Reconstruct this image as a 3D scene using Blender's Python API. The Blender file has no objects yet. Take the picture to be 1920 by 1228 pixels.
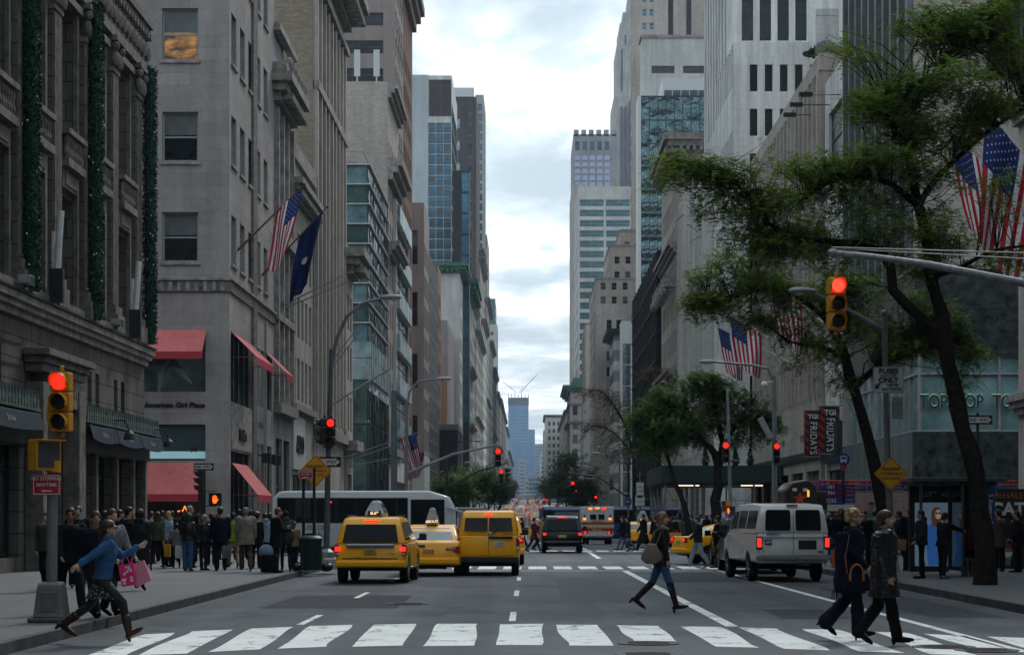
import bpy, bmesh, math, random
from math import sin, cos, pi, radians, sqrt, atan2
from mathutils import Vector, Matrix, Euler, noise
random.seed(11)
SC=bpy.context.scene
COL=SC.collection
F=3733.33;VX=992.0;VY=966.0;CH=1.75
def X_(px, Y):return(px-VX)*Y/F
def Z_(py, Y):return CH-(py-VY)*Y/F
def interp(x, tab):
 if x<=tab[0][0]:return tab[0][1]
 for(a, b), (c, d)in zip(tab, tab[1:]):
  if x<=c:return b+(d-b)*(x-a)/(c-a)
 return tab[-1][1]
GROUND=[(-80,0), (96,0), (125,-.15), (150,-.4), (200,-.5), (260,-.3), (330,.3), (450,1.9), (700,6), (1000,11), (1400,17), (1900,17.5), (3600,8)]
def gz(y):return interp(y, GROUND)
# ------------------------------------------------------------------ materials
MATS={}
def new_mat(name):
 m=bpy.data.materials.new(name);m.use_nodes=True
 nt=m.node_tree;b=nt.nodes['Principled BSDF']
 return m, nt, b
def rgb(c):return(c[0], c[1], c[2], 1.0)
def N(nt, t, **kw):
 n=nt.nodes.new(t)
 for k, v in kw.items():
  if k.startswith('i_'):n.inputs[k[2:].replace('_',' ')].default_value=v
  else:setattr(n, k, v)
 return n
def L(nt, a, b):nt.links.new(a, b)
def mixc(nt, fac, a, b, mode='MIX'):
 n=nt.nodes.new('ShaderNodeMix');n.data_type='RGBA';n.blend_type=mode
 for s, v in((0,fac), (6,a), (7,b)):
  if isinstance(v, (int,float)):n.inputs[s].default_value=v
  elif isinstance(v, tuple):n.inputs[s].default_value=rgb(v)
  else:L(nt, v, n.inputs[s])
 return n.outputs[2]
def ramp(nt, src, a, b, ca=(0,0,0), cb=(1,1,1)):
 r=nt.nodes.new('ShaderNodeValToRGB');L(nt, src, r.inputs[0])
 r.color_ramp.elements[0].position=a;r.color_ramp.elements[1].position=b
 r.color_ramp.elements[0].color=rgb(ca);r.color_ramp.elements[1].color=rgb(cb)
 return r.outputs[0]
def noise_n(nt, scale, vec=None, detail=5, rough=.6, xyz=None):
 if vec is None:vec=nt.nodes.new('ShaderNodeTexCoord').outputs['Object']
 if xyz:
  mp=nt.nodes.new('ShaderNodeMapping');mp.inputs['Scale'].default_value=xyz;L(nt, vec, mp.inputs[0]);vec=mp.outputs[0]
 n=nt.nodes.new('ShaderNodeTexNoise');n.inputs['Scale'].default_value=scale
 n.inputs['Detail'].default_value=detail;n.inputs['Roughness'].default_value=rough
 L(nt, vec, n.inputs['Vector']);return n.outputs['Fac']
def bump(nt, b, h, s, d=.02):
 n=nt.nodes.new('ShaderNodeBump');n.inputs['Strength'].default_value=s;n.inputs['Distance'].default_value=d
 L(nt, h, n.inputs['Height']);L(nt, n.outputs[0], b.inputs['Normal'])
def paint(name, c, rough=.5, metal=0., var=.12, scale=6., emit=0., spec=.5, coat=0., bmp=0.):
 if name in MATS:return MATS[name]
 m, nt, b=new_mat(name)
 b.inputs['Roughness'].default_value=rough;b.inputs['Metallic'].default_value=metal
 b.inputs['Specular IOR Level'].default_value=spec if spec!=.5 else(.1 if rough>.7 else.3)
 if coat:b.inputs['Coat Weight'].default_value=coat;b.inputs['Coat Roughness'].default_value=.06
 f=noise_n(nt, scale)
 d=tuple(x*(1-var*2.2)for x in c);e=tuple(min(1,x*(1+var))for x in c)
 col=ramp(nt, f, .3, .7, d, e)
 L(nt, col, b.inputs['Base Color'])
 if emit:
  b.inputs['Emission Color'].default_value=rgb(c);b.inputs['Emission Strength'].default_value=emit
 if bmp:bump(nt, b, f, bmp)
 MATS[name]=m;return m
def stone(name, c, bw=1.2, bh=.6, mortar=.55, var=.12, rough=.85, streak=.45, msize=.012, offset=.5, c2=None, bstr=.25):
 if name in MATS:return MATS[name]
 cool=lambda q:tuple(x*k for x, k in zip(q,(1.32,1.33,1.31)));m, nt, b=new_mat(name);c=cool(c);c2=c2 and cool(c2)
 tc=nt.nodes.new('ShaderNodeTexCoord').outputs['Object']
 sp=nt.nodes.new('ShaderNodeSeparateXYZ');L(nt, tc, sp.inputs[0])
 ad=N(nt, 'ShaderNodeMath', operation='ADD');L(nt, sp.outputs[0], ad.inputs[0]);L(nt, sp.outputs[1], ad.inputs[1])
 cb=nt.nodes.new('ShaderNodeCombineXYZ');L(nt, ad.outputs[0], cb.inputs[0]);L(nt, sp.outputs[2], cb.inputs[1])
 br=nt.nodes.new('ShaderNodeTexBrick');L(nt, cb.outputs[0], br.inputs['Vector'])
 c2=c2 or tuple(x*(1-1.5*var)for x in c)
 br.inputs['Color1'].default_value=rgb(c);br.inputs['Color2'].default_value=rgb(c2)
 br.inputs['Mortar'].default_value=rgb(tuple(x*mortar for x in c))
 br.inputs['Scale'].default_value=1;br.inputs['Mortar Size'].default_value=msize
 br.inputs['Brick Width'].default_value=bw;br.inputs['Row Height'].default_value=bh
 br.offset=offset
 s1=noise_n(nt, .55, tc, 6, .65, (1.6,1.6,.16))
 k1=ramp(nt, s1, .38, .72, (1,1,1), (1-streak,)*3)
 s2=noise_n(nt, 3.1, tc, 8, .7)
 k2=ramp(nt, s2, .25, .8, (1.12,)*3, (.8,)*3)
 s3=noise_n(nt, .08, tc, 3, .5)
 k3=ramp(nt, s3, .3, .7, (.84,)*3, (1.1,)*3)
 col=mixc(nt, 1., mixc(nt,1.,mixc(nt,1.,br.outputs['Color'],k1,'MULTIPLY'),k2,'MULTIPLY'), k3, 'MULTIPLY')
 L(nt, col, b.inputs['Base Color']);b.inputs['Roughness'].default_value=rough
 b.inputs['Specular IOR Level'].default_value=.08
 if bstr:
  h=mixc(nt, .35, br.outputs['Fac'], s2);inv=N(nt, 'ShaderNodeInvert');L(nt, h, inv.inputs[1])
  bump(nt, b, inv.outputs[0], bstr, .03)
 MATS[name]=m;return m
def glassy(name, c, rough=.06, warp=.0, wscale=.6, metal=0., spec=.7, xyz=None):
 if name in MATS:return MATS[name]
 m, nt, b=new_mat(name)
 f=noise_n(nt, .35);f2=noise_n(nt, 1.7)
 col=ramp(nt, f, .35, .65, tuple(x*.55 for x in c), tuple(x*1.35 for x in c))
 L(nt, mixc(nt,1.,col,ramp(nt,f2,.3,.7,(.75,)*3,(1.15,)*3),'MULTIPLY'), b.inputs['Base Color'])
 b.inputs['Roughness'].default_value=rough;b.inputs['Specular IOR Level'].default_value=spec*.5
 b.inputs['Metallic'].default_value=metal
 if warp:bump(nt, b, noise_n(nt,wscale,None,2,.4,xyz), warp, 1.0)
 MATS[name]=m;return m
def emis(name, c, s):
 if name in MATS:return MATS[name]
 m, nt, b=new_mat(name)
 b.inputs['Base Color'].default_value=rgb(c);b.inputs['Emission Color'].default_value=rgb(c)
 b.inputs['Emission Strength'].default_value=s;b.inputs['Roughness'].default_value=.4
 MATS[name]=m;return m
 # ------------------------------------------------------------------ mesh building
class MB:
 def __init__(s, T=None):s.v=[];s.f=[];s.m=[];s.T=T
 def add(s, vs, fs, mi=0):
  o=len(s.v)
  s.v+=[tuple(s.T@Vector(p))for p in vs]if s.T else[tuple(p)for p in vs]
  for f in fs:s.f.append(tuple(i+o for i in f));s.m.append(mi)
  return s
 def quad(s, a, b, c, d, mi=0):return s.add([a,b,c,d], [(0,1,2,3)], mi)
 def box(s, x0, x1, y0, y1, z0, z1, mi=0):
  return s.add([(x0,y0,z0),(x1,y0,z0),(x1,y1,z0),(x0,y1,z0),(x0,y0,z1),(x1,y0,z1),(x1,y1,z1),(x0,y1,z1)], [(0,3,2,1),(4,5,6,7),(0,1,5,4),(1,2,6,5),(2,3,7,6),(3,0,4,7)], mi)
 def prism(s, pts, axis, a, b, mi=0):
  """polygon pts (2-D) extruded along axis 'x','y' or 'z' from a to b"""
  mk={'x':lambda p, t:(t,p[0],p[1]), 'y':lambda p, t:(p[0],t,p[1]), 'z':lambda p, t:(p[0],p[1],t)}[axis]
  n=len(pts)
  return s.add([mk(p,a)for p in pts]+[mk(p,b)for p in pts], [tuple(range(n))[::-1],tuple(range(n,2*n))]+[(i,(i+1)%n,n+(i+1)%n,n+i)for i in range(n)], mi)
 def tube(s, pts, rads, n=8, mi=0, cap=True, flat=1.):
  P=[Vector(p)for p in pts]
  if not isinstance(rads, (list,tuple)):rads=[rads]*len(P)
  vs=[];up=None
  for i, p in enumerate(P):
   d=(P[min(i+1,len(P)-1)]-P[max(i-1,0)])
   d=d.normalized()if d.length>1e-9 else Vector((0,0,1))
   if up is None:up=Vector((1,0,0))if abs(d.x)<.9 else Vector((0,0,1))
   a=up-d*up.dot(d);a.normalize();b=d.cross(a);up=a
   for k in range(n):
    t=2*pi*k/n;vs.append(p+(a*cos(t)+b*sin(t)*flat)*rads[i])
  fs=[(i*n+k,i*n+(k+1)%n,(i+1)*n+(k+1)%n,(i+1)*n+k)for i in range(len(P)-1)for k in range(n)]
  if cap:fs+=[tuple(range(n))[::-1], tuple(range((len(P)-1)*n,len(P)*n))]
  return s.add(vs, fs, mi)
 def capsule(s, p0, p1, r0, r1, n=10, mi=0):
  p0, p1=Vector(p0), Vector(p1);d=(p1-p0)
  if d.length<1e-6:d=Vector((0,0,1e-4))
  u=d.normalized();pts=[];rd=[]
  for k in range(1, 5):
   t=pi/2*(1-k/4);pts.append(p0-u*r0*sin(t));rd.append(max(r0*cos(t),.0004))
  for k in range(0, 4):
   t=pi/2*k/4;pts.append(p1+u*r1*sin(t));rd.append(r1*cos(t))
  pts.insert(0, p0-u*r0);rd.insert(0, .0004);pts.append(p1+u*r1);rd.append(.0004)
  return s.tube(pts, rd, n, mi)
 def ell(s, c, r, n=14, m=9, mi=0, R=None):
  vs=[];c=Vector(c)
  for j in range(m+1):
   t=pi*j/m
   for k in range(n):
    a=2*pi*k/n;v=Vector((sin(t)*cos(a)*r[0],sin(t)*sin(a)*r[1],-cos(t)*r[2]))
    vs.append(c+(R@v if R else v))
  fs=[(j*n+k,j*n+(k+1)%n,(j+1)*n+(k+1)%n,(j+1)*n+k)for j in range(m)for k in range(n)]
  return s.add(vs, fs, mi)
 def lathe(s, prof, n=16, c=(0,0,0), axis='z', mi=0):
  vs=[]
  for r, h in prof:
   for k in range(n):
    a=2*pi*k/n;p=(r*cos(a), r*sin(a), h)
    if axis=='x':p=(h, r*cos(a), r*sin(a))
    if axis=='y':p=(r*cos(a), h, r*sin(a))
    vs.append((p[0]+c[0],p[1]+c[1],p[2]+c[2]))
  fs=[(j*n+k,j*n+(k+1)%n,(j+1)*n+(k+1)%n,(j+1)*n+k)for j in range(len(prof)-1)for k in range(n)]
  fs+=[tuple(range(n))[::-1], tuple(range((len(prof)-1)*n,len(prof)*n))]
  return s.add(vs, fs, mi)
 def loft(s, rings, mi=0, cap=True):
  n=len(rings[0]);vs=[p for r in rings for p in r]
  fs=[(j*n+k,j*n+(k+1)%n,(j+1)*n+(k+1)%n,(j+1)*n+k)for j in range(len(rings)-1)for k in range(n)]
  if cap:fs+=[tuple(range(n))[::-1], tuple(range((len(rings)-1)*n,len(rings)*n))]
  return s.add(vs, fs, mi)
 def mesh(s, name, mats=()):
  me=bpy.data.meshes.new(name);me.from_pydata(s.v, [], s.f)
  for m in mats:me.materials.append(m)
  if any(s.m):me.polygons.foreach_set('material_index', s.m)
  me.update();return me
 def build(s, name, mats, parent=None, smooth=False, bevel=0, seg=2, fixn=True, loc=None, weld=False, angle=35):
  if not isinstance(mats, (list,tuple)):mats=[mats]
  me=s.mesh(name, mats)
  if fixn or bevel or weld:
   bm=bmesh.new();bm.from_mesh(me)
   if weld:bmesh.ops.remove_doubles(bm, verts=bm.verts, dist=1e-4)
   if fixn:bmesh.ops.recalc_face_normals(bm, faces=bm.faces)
   if bevel:
    es=[e for e in bm.edges if len(e.link_faces)==2 and e.calc_face_angle(0)>radians(angle)]
    bmesh.ops.bevel(bm, geom=es, offset=bevel, segments=seg, profile=.5, affect='EDGES', clamp_overlap=True)
   bm.to_mesh(me);bm.free()
  if smooth:smooth_mesh(me, 40)
  return link(name, me, parent, loc)
def smooth_mesh(me, ang=40):
 me.polygons.foreach_set('use_smooth', [True]*len(me.polygons))
 bm=bmesh.new();bm.from_mesh(me)
 a=radians(ang)
 for e in bm.edges:
  if len(e.link_faces)==2 and e.calc_face_angle(0)>a:e.smooth=False
 bm.to_mesh(me);bm.free()
def link(name, me, parent=None, loc=None, rot=None):
 o=bpy.data.objects.new(name, me);COL.objects.link(o)
 if parent:o.parent=parent
 if loc is not None:o.location=loc
 if rot is not None:o.rotation_euler=rot
 return o
def tag(o, label=None, cat=None, group=None, kind=None):
 if label:o['label']=label
 if cat:o['category']=cat
 if group:o['group']=group
 if kind:o['kind']=kind
 return o
def thing(name, label, cat, loc=(0,0,0), rz=0, group=None):
 o=bpy.data.objects.new(name, None);COL.objects.link(o);o.empty_display_size=.3
 o.location=loc;o.rotation_euler=(0, 0, rz)
 return tag(o, label, cat, group)
def kids(o):return[c for c in bpy.data.objects if c.parent==o]
KIDS={}
def dup(root, loc, rz=0, label=None, group=None, kc=None):
 """copy of a thing with copies of its parts and sub-parts; kc maps a material name to its replacement"""
 if root not in KIDS:
  KIDS[root]=[(c,kids(c))for c in kids(root)]
 def cp(o, par):
  c=o.copy();COL.objects.link(c);c.parent=par
  if kc:
   for s_, t_ in zip(c.material_slots, o.material_slots):
    if t_.material and t_.material.name in kc:
     s_.link='OBJECT';s_.material=kc[t_.material.name]
  return c
 r=root.copy();COL.objects.link(r);r.location=loc;r.rotation_euler=(0, 0, rz)
 if kc and root.data:
  for s_, t_ in zip(r.material_slots, root.material_slots):
   if t_.material and t_.material.name in kc:s_.link='OBJECT';s_.material=kc[t_.material.name]
 if label:r['label']=label
 if group:r['group']=group
 for c, g in KIDS[root]:
  cc=cp(c, r)
  for h in g:cp(h, cc)
 return r
TEXTS=[]
def text(s, size, mat, parent, loc, rot=(pi/2,0,0), name='lettering', ext=.004, ax='CENTER', sx=1., sp=1., bold=0.):
 cu=bpy.data.curves.new(name, 'FONT');cu.body=s;cu.size=size;cu.extrude=ext;cu.offset=bold
 cu.align_x=ax;cu.align_y='CENTER';cu.space_character=sp;cu.materials.append(mat)
 o=link(name, cu, parent, loc, rot);o.scale=(sx, 1, 1);TEXTS.append(o);return o
 # ------------------------------------------------------------------ palette
ASPH=None
def mk_asphalt():
 m, nt, b=new_mat('asphalt')
 tc=nt.nodes.new('ShaderNodeTexCoord').outputs['Object']
 a=ramp(nt, noise_n(nt,.11,tc,6,.6,(2.2,.25,1)), .3, .7, (.056,.066,.076), (.088,.101,.113))
 g=ramp(nt, noise_n(nt,55,tc,3,.7), .3, .75, (.7,)*3, (1.35,)*3)
 p=ramp(nt, noise_n(nt,.55,tc,7,.7), .35, .7, (.74,)*3, (1.16,)*3)
 col=mixc(nt, 1., mixc(nt,1.,a,g,'MULTIPLY'), p, 'MULTIPLY')
 st=ramp(nt, noise_n(nt,.38,tc,3,.5,(1,.5,1)), .57, .62, (1.,)*3, (.70,)*3);col=mixc(nt, 1., col, st, 'MULTIPLY')
 o_=ramp(nt, noise_n(nt,1.9,tc,2,.4), .66, .73, (1.,)*3, (.55,)*3);col=mixc(nt, 1., col, o_, 'MULTIPLY')
 # tyre-worn lanes: long streaks with a shape of their own
 wv=ramp(nt, noise_n(nt,.9,tc,2,.5,(1.1,.02,1)), .42, .62, (1.12,)*3, (.76,)*3)
 col=mixc(nt, 1., col, wv, 'MULTIPLY')
 vor=nt.nodes.new('ShaderNodeTexVoronoi');vor.feature='DISTANCE_TO_EDGE';vor.inputs['Scale'].default_value=.22
 L(nt, tc, vor.inputs['Vector'])
 w2=noise_n(nt, 1.2, tc, 5, .7)
 ad=N(nt, 'ShaderNodeMath', operation='MULTIPLY_ADD');L(nt, w2, ad.inputs[0]);ad.inputs[1].default_value=.12;L(nt, vor.outputs['Distance'], ad.inputs[2])
 crk=ramp(nt, ad.outputs[0], .056, .066, (.6,)*3, (1.,)*3)
 L(nt, mixc(nt,1.,col,crk,'MULTIPLY'), b.inputs['Base Color'])
 b.inputs['Roughness'].default_value=.72;b.inputs['Specular IOR Level'].default_value=.22
 bump(nt, b, noise_n(nt,70,tc,3,.7), .25, .01)
 return m
def mk_markpaint():
 m, nt, b=new_mat('worn_road_paint')
 tc=nt.nodes.new('ShaderNodeTexCoord').outputs['Object']
 w=ramp(nt, noise_n(nt,2.3,tc,9,.75,(1,.6,1)), .375, .455, (.10,.11,.115), (.74,.77,.74))
 w2=ramp(nt, noise_n(nt,.8,tc,4,.6), .3, .7, (.86,)*3, (1.04,)*3)
 w3=ramp(nt, noise_n(nt,24,tc,4,.8), .3, .6, (.8,)*3, (1.04,)*3)
 L(nt, mixc(nt,1.,mixc(nt,1.,w,w2,'MULTIPLY'),w3,'MULTIPLY'), b.inputs['Base Color'])
 b.inputs['Roughness'].default_value=.7
 return m
G1=glassy('window_glass', (.010,.015,.019), .08, .03, .5)
G2=glassy('window_glass_blind', (.10,.115,.115), .3, .02, .5)
G3=glassy('window_glass_pale', (.05,.065,.07), .1, .05, .6)
GREEN=glassy('green_curtain_glass', (.05,.13,.14), .07, .04, .4, .3)
BLUEG=glassy('blue_curtain_glass', (.06,.16,.24), .06, .06, .3, .35)
MIRR=glassy('mirror_glass', (.09,.15,.16), .05, .5, .35, .7)
PALE=glassy('pale_spandrel_glass', (.30,.40,.42), .25, .02, .5)
BRIGHT=glassy('sky_mirror_glass', (.5,.58,.62), .08, .05, .4, .9)
DKMET=paint('dark_metal', (.025,.028,.03), .5, .3)
FRM=paint('window_frame', (.09,.10,.10), .5)
FRML=paint('pale_window_frame', (.26,.27,.27), .5)
FRMW=paint('white_window_frame', (.55,.56,.55), .5)
LIT=emis('lit_room', (1.,.62,.25), .16)
ROOFM=paint('roof_felt', (.05,.05,.05), .9)
STEEL=paint('galvanized_steel', (.25,.27,.28), .5, .5, .15, 9)
WM={}
def win_mesh(kind, w, h, var, frame, glass=None, nx=1, ny=1, fr=.07):
 key=(kind, round(w,2), round(h,2), var, frame.name, nx, ny, glass.name if glass else '')
 if key in WM:return WM[key]
 g=glass or(G1, G1, G3, G2, LIT)[var]
 b=MB();hw=w/2
 if kind=='round':
  r=min(w, h)*.42;P=[]
  for cx, cz, a0 in((hw-r,r,-pi/2), (hw-r,h-r,0), (-hw+r,h-r,pi/2), (-hw+r,r,pi)):
   P+=[(cx+r*cos(a0+t*pi/10),cz+r*sin(a0+t*pi/10))for t in range(6)]
  b.prism(P, 'y', .02, .06, 1)
  b.prism([(p[0]*1.1,(p[1]-h/2)*1.05+h/2)for p in P], 'y', .0605, .09, 0)
 else:
  b.quad((-hw,.06,0), (hw,.06,0), (hw,.06,h), (-hw,.06,h), 1)
  if kind=='blind':bh=(.55, .7, .42, .8, .5)[var];b.quad((-hw,.055,h*bh), (hw,.055,h*bh), (hw,.055,h), (-hw,.055,h), 2)
  if fr:
   b.box(-hw, -hw+fr, 0, .05, 0, h);b.box(hw-fr, hw, 0, .05, 0, h)
   b.box(-hw+fr, hw-fr, 0, .05, 0, fr);b.box(-hw+fr, hw-fr, 0, .05, h-fr, h)
   for i in range(1, nx):
    x=-hw+w*i/nx;b.box(x-fr*.4, x+fr*.4, .005, .048, fr, h-fr)
   for i in range(1, ny):
    z=h*i/ny;b.box(-hw+fr, hw-fr, -.002, .047, z-fr*.45, z+fr*.45)
 me=b.mesh('window', [frame,g,G2]);WM[key]=me;return me
def grid(sp, length, top):
 out=[];fh, wh, ww, bay=sp.get('fh', 3.7), sp.get('wh', 2), sp.get('ww', 1.3), sp.get('bay', 2.6)
 z0=sp.get('z0', 5);z1=sp.get('z1', top-.8);u0=sp.get('u0', (bay-ww)/2+.3);u1=sp.get('u1', length-.3)
 z=z0
 while z+wh<=z1+1e-3:
  u=u0;i=0
  while u+ww<=u1+1e-3 and i<sp.get('n', 999):
   out.append((u,z,u+ww,z+wh));u+=bay;i+=1
   if sp.get('grp')and i%sp['grp']==0:u+=sp['gap']
  z+=fh
 return out
def wallface(mb, to, length, z0, z1, rects, depth, mi=0, rmi=None):
 """a wall with openings; to(u, z, d) gives the point, d inwards"""
 us=sorted({0,length}|{round(r[0],4)for r in rects}|{round(r[2],4)for r in rects})
 zs=sorted({z0,z1}|{round(r[1],4)for r in rects}|{round(r[3],4)for r in rects})
 us=[u for u in us if 0<=u<=length];zs=[z for z in zs if z0<=z<=z1]
 hole=set();iu={u:i for i, u in enumerate(us)};iz={z:i for i, z in enumerate(zs)}
 for r in rects:
  a, b_, c, d=[round(t,4)for t in r]
  if a in iu and c in iu and b_ in iz and d in iz:
   for i in range(iu[a], iu[c]):
    for j in range(iz[b_], iz[d]):hole.add((i,j))
 vs=[to(u,z,0)for z in zs for u in us];n=len(us)
 # merge cells row-wise to keep it light
 fs=[]
 for j in range(len(zs)-1):
  i=0
  while i<n-1:
   if(i, j)in hole:i+=1;continue
   fs.append((j*n+i,j*n+i+1,(j+1)*n+i+1,(j+1)*n+i));i+=1
 mb.add(vs, fs, mi)
 for a, z_, c, d in rects:
  p=[to(a,z_,0), to(c,z_,0), to(c,d,0), to(a,d,0)];q=[to(a,z_,depth), to(c,z_,depth), to(c,d,depth), to(a,d,depth)]
  mb.add(p+q, [(0,1,5,4),(1,2,6,5),(2,3,7,6),(3,0,4,7)], rmi if rmi is not None else mi)
class Bld:
 """a building whose street front lies along the avenue at X and whose near face looks back up the avenue"""
 def __init__(s, name, label, cat, X, Y0, Y1, side, W, top, wall, group=None, base=None, frame=None):
  s.side=side;s.X=X;s.Y0=Y0;s.D=Y1-Y0;s.W=W
  s.zb=(gz(Y0)+gz(Y1))/2 if base is None else base
  s.t=thing(name, label, cat, (X,Y0,s.zb), 0, group);s.H=top-s.zb
  s.w=MB();s.mats=wall if isinstance(wall, list)else[wall];s.wins=[];s.frame=frame or FRM;s.done={'s':0, 'f':0}
  s.rects={'s':[], 'f':[]};s.depth=.28
 def to(s, f):
  if f=='s':
   return(lambda u, z, d:(s.side*d,u,z))if s.side<0 else(lambda u, z, d:(d,u,z))
  return lambda u, z, d:(s.side*u, d, z)
 def windows(s, f, kind='sash', frame=None, glass=None, nx=1, ny=2, lit=.02, blind=.25, depth=None, sill=False, fr=.07, name='window', **sp):
  length=s.D if f=='s' else s.W
  sp['z0']=sp.get('z0', 5)-s.zb if sp.get('abs', 1)else sp['z0']
  if 'z1' in sp:sp['z1']-=s.zb
  rs=grid(sp, length, s.H);s.rects[f]+=rs
  rot=0 if f=='f' else(pi/2 if s.side<0 else-pi/2)
  d=depth if depth is not None else s.depth
  to=s.to(f)
  for r in rs:
   v=4 if random.random()<lit else(3 if random.random()<blind else random.choice((0,1,2)))
   c=to((r[0]+r[2])/2, r[1], d-.1)
   kd='blind' if kind in('sash', 'plain')and blind>0 and random.random()<.35 else kind
   s.wins.append((name,kd,r[2]-r[0],r[3]-r[1],v,frame or s.frame,glass,nx,ny,fr,c,rot))
   if sill:
    w=(r[2]-r[0])/2+.12
    m=to((r[0]+r[2])/2, r[1], 0)
    if f=='f':s.w.box(m[0]-w, m[0]+w, -.1, .12, m[2]-.16, m[2]-.002)
    else:
     x0, x1=sorted((-s.side*.1,s.side*.12));s.w.box(x0, x1, m[1]-w, m[1]+w, m[2]-.16, m[2]-.002)
  return s
 def band(s, z, h, proj, mi=0, f='sf', a=0, b=None, name=None):
  """a belt or cornice course at height z (world)"""
  z-=s.zb;o=s.side
  x0, x1=sorted((o*.02,-o*proj));xs=sorted((-o*proj,o*s.W))
  if name:
   k=MB()
  else:k=s.w
  if 's' in f:k.box(x0, x1, (-proj if 'f' in f else a), (b if b is not None else s.D), z, z+h, mi)
  if 'f' in f:
   xf=sorted((o*(.0205 if 's' in f else-proj),o*s.W));k.box(xf[0], xf[1], -proj, .02, z, z+h, mi)
  if name:return k.build(name, s.mats, s.t)
  return s
 def cornice(s, z, h, proj, mi=0, dent=0, **k):
  s.band(z, h*.35, proj*.35, mi, **k);s.band(z+h*.352, h*.3, proj*.7, mi, **k);s.band(z+h*.654, h*.345, proj, mi, **k)
  if dent:
   o=s.side;zz=z-s.zb
   n=int(s.D/dent)
   for i in range(n):
    y=dent*(i+.3);a, b=sorted((-o*proj*.34,-o*proj*.9));s.w.box(a, b, y, y+dent*.45, zz+h*.1, zz+h*.351, mi)
   if 'f' in k.get('f', 'sf'):
    for i in range(int(min(s.W,30)/dent)):
     x=o*dent*(i+.3);a, b=sorted((x,x+o*dent*.45));s.w.box(a, b, -proj*.9, -proj*.34, zz+h*.1, zz+h*.351, mi)
  return s
 def piers(s, f, us, w, z0, z1, proj, mi=0):
  o=s.side
  for u in us:
   if f=='s':a, b=sorted((o*.02,-o*proj));s.w.box(a, b, u, u+w, z0-s.zb, z1-s.zb, mi)
   else:a, b=sorted((o*u,o*(u+w)));s.w.box(a, b, -proj, .02, z0-s.zb, z1-s.zb, mi)
  return s
 def panel(s, f, u0, u1, z0, z1, mi, proud=.01, th=None):
  o=s.side
  if f=='s':a, b=sorted((o*.02,-o*proud));s.w.box(a, b, u0, u1, z0-s.zb, z1-s.zb, mi)
  else:a, b=sorted((o*u0,o*u1));s.w.box(a, b, -proud, .02, z0-s.zb, z1-s.zb, mi)
  return s
 def finish(s, low=-1.2, parapet=.7):
  H, D, W, o=s.H, s.D, s.W, s.side
  for f, ln in(('s',D), ('f',W)):
   wallface(s.w, s.to(f), ln, low, H, s.rects[f], s.depth)
  s.w.quad((0,D,low), (o*W,D,low), (o*W,D,H), (0,D,H));s.w.quad((o*W,0,low), (o*W,D,low), (o*W,D,H), (o*W,0,H))
  s.w.quad((0,0,H-.4), (o*W,0,H-.4), (o*W,D,H-.4), (0,D,H-.4))
  s.w.build('wall', s.mats, s.t, fixn=False)
  # the nearest hundred windows are parts of their own, the rest one part
  s.wins.sort(key=lambda w:w[10][1]+.05*abs(w[10][0])+.02*w[10][2])
  keep=100 if s.Y0<420 else 60
  for w in s.wins[:keep]:
   link(w[0], win_mesh(w[1],w[2],w[3],w[4],w[5],w[6],w[7],w[8],w[9]), s.t, w[10], (0,0,w[11]))
  rest=s.wins[keep:]
  if rest:
   groups={}
   for w in rest:
    me=win_mesh(w[1], w[2], w[3], w[4], w[5], w[6], w[7], w[8], w[9])
    R=Matrix.Translation(w[10])@Matrix.Rotation(w[11], 4, 'Z')
    groups.setdefault(tuple(m.name for m in me.materials), []).append((me,R))
   allm=[];mb=MB()
   for k, lst in groups.items():
    off=len(allm);allm+=[bpy.data.materials[q]for q in k]
    for me, R in lst:
     mb.add([R@v.co for v in me.vertices], [tuple(p.vertices)for p in me.polygons], 0)
     mb.m[-len(me.polygons):]=[off+p.material_index for p in me.polygons]
   q=mb.build('windows', allm, s.t, fixn=False);q['kind']='stuff'
  return s
def px_y(px, X):return X*F/(px-VX)
def roof_tank(x, y, z, par=None):
 t=MB();t.lathe([(1.6,0),(1.6,3.2),(.05,4.3)], 14, (x,y,z+2));
 for a in range(4):t.tube([(x+1.3*cos(a*pi/2),y+1.3*sin(a*pi/2),z),(x+1.3*cos(a*pi/2),y+1.3*sin(a*pi/2),z+2)], .1, 6)
 return t
XL=-14.5;XR=17.5
S_SAKS=stone('brown_limestone', (.118,.108,.098), 1.25, .62, .3, .1, streak=.5, msize=.02)
S_SAKST=paint('carved_stone', (.155,.143,.13), .85, 0, .25, 3, bmp=.3)
S_AG=stone('greige_limestone', (.265,.245,.24), 1.9, .61, .72, .16, streak=.3, c2=(.225,.205,.198), offset=.37)
S_TAN=stone('tan_limestone', (.33,.30,.27), 1.5, .7, .7, .08, streak=.35)
S_WHT=stone('pale_limestone', (.44,.43,.41), 1.5, .75, .75, .06, streak=.35)
S_GRY=stone('grey_stone', (.24,.245,.25), 1.2, .6, .65, .1, streak=.45)
S_BRK=stone('buff_brick', (.27,.225,.18), .42, .14, .6, .18, streak=.3, msize=.012)
S_RED=stone('red_brick', (.19,.11,.085), .4, .13, .6, .25, streak=.3, msize=.012)
S_ORG=stone('orange_brick', (.30,.165,.11), .4, .13, .65, .2, streak=.3, msize=.012)
S_DRK=stone('dark_brick', (.085,.075,.075), .5, .2, .7, .2, streak=.3)
S_PNK=stone('brown_granite_panel', (.25,.21,.20), 1.6, 1.9, .6, .06, streak=.25, offset=0)
S_CNC=stone('white_concrete', (.50,.50,.49), 2.6, 3.7, .6, .04, streak=.5, offset=0)
S_BEI=stone('beige_brick', (.35,.31,.28), .5, .2, .75, .12, streak=.3)
CORN=paint('cornice_stone', (.29,.27,.25), .85, 0, .25, 2, bmp=.3)
CORNG=paint('verdigris_copper', (.07,.17,.13), .7, 0, .3, 3)
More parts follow.
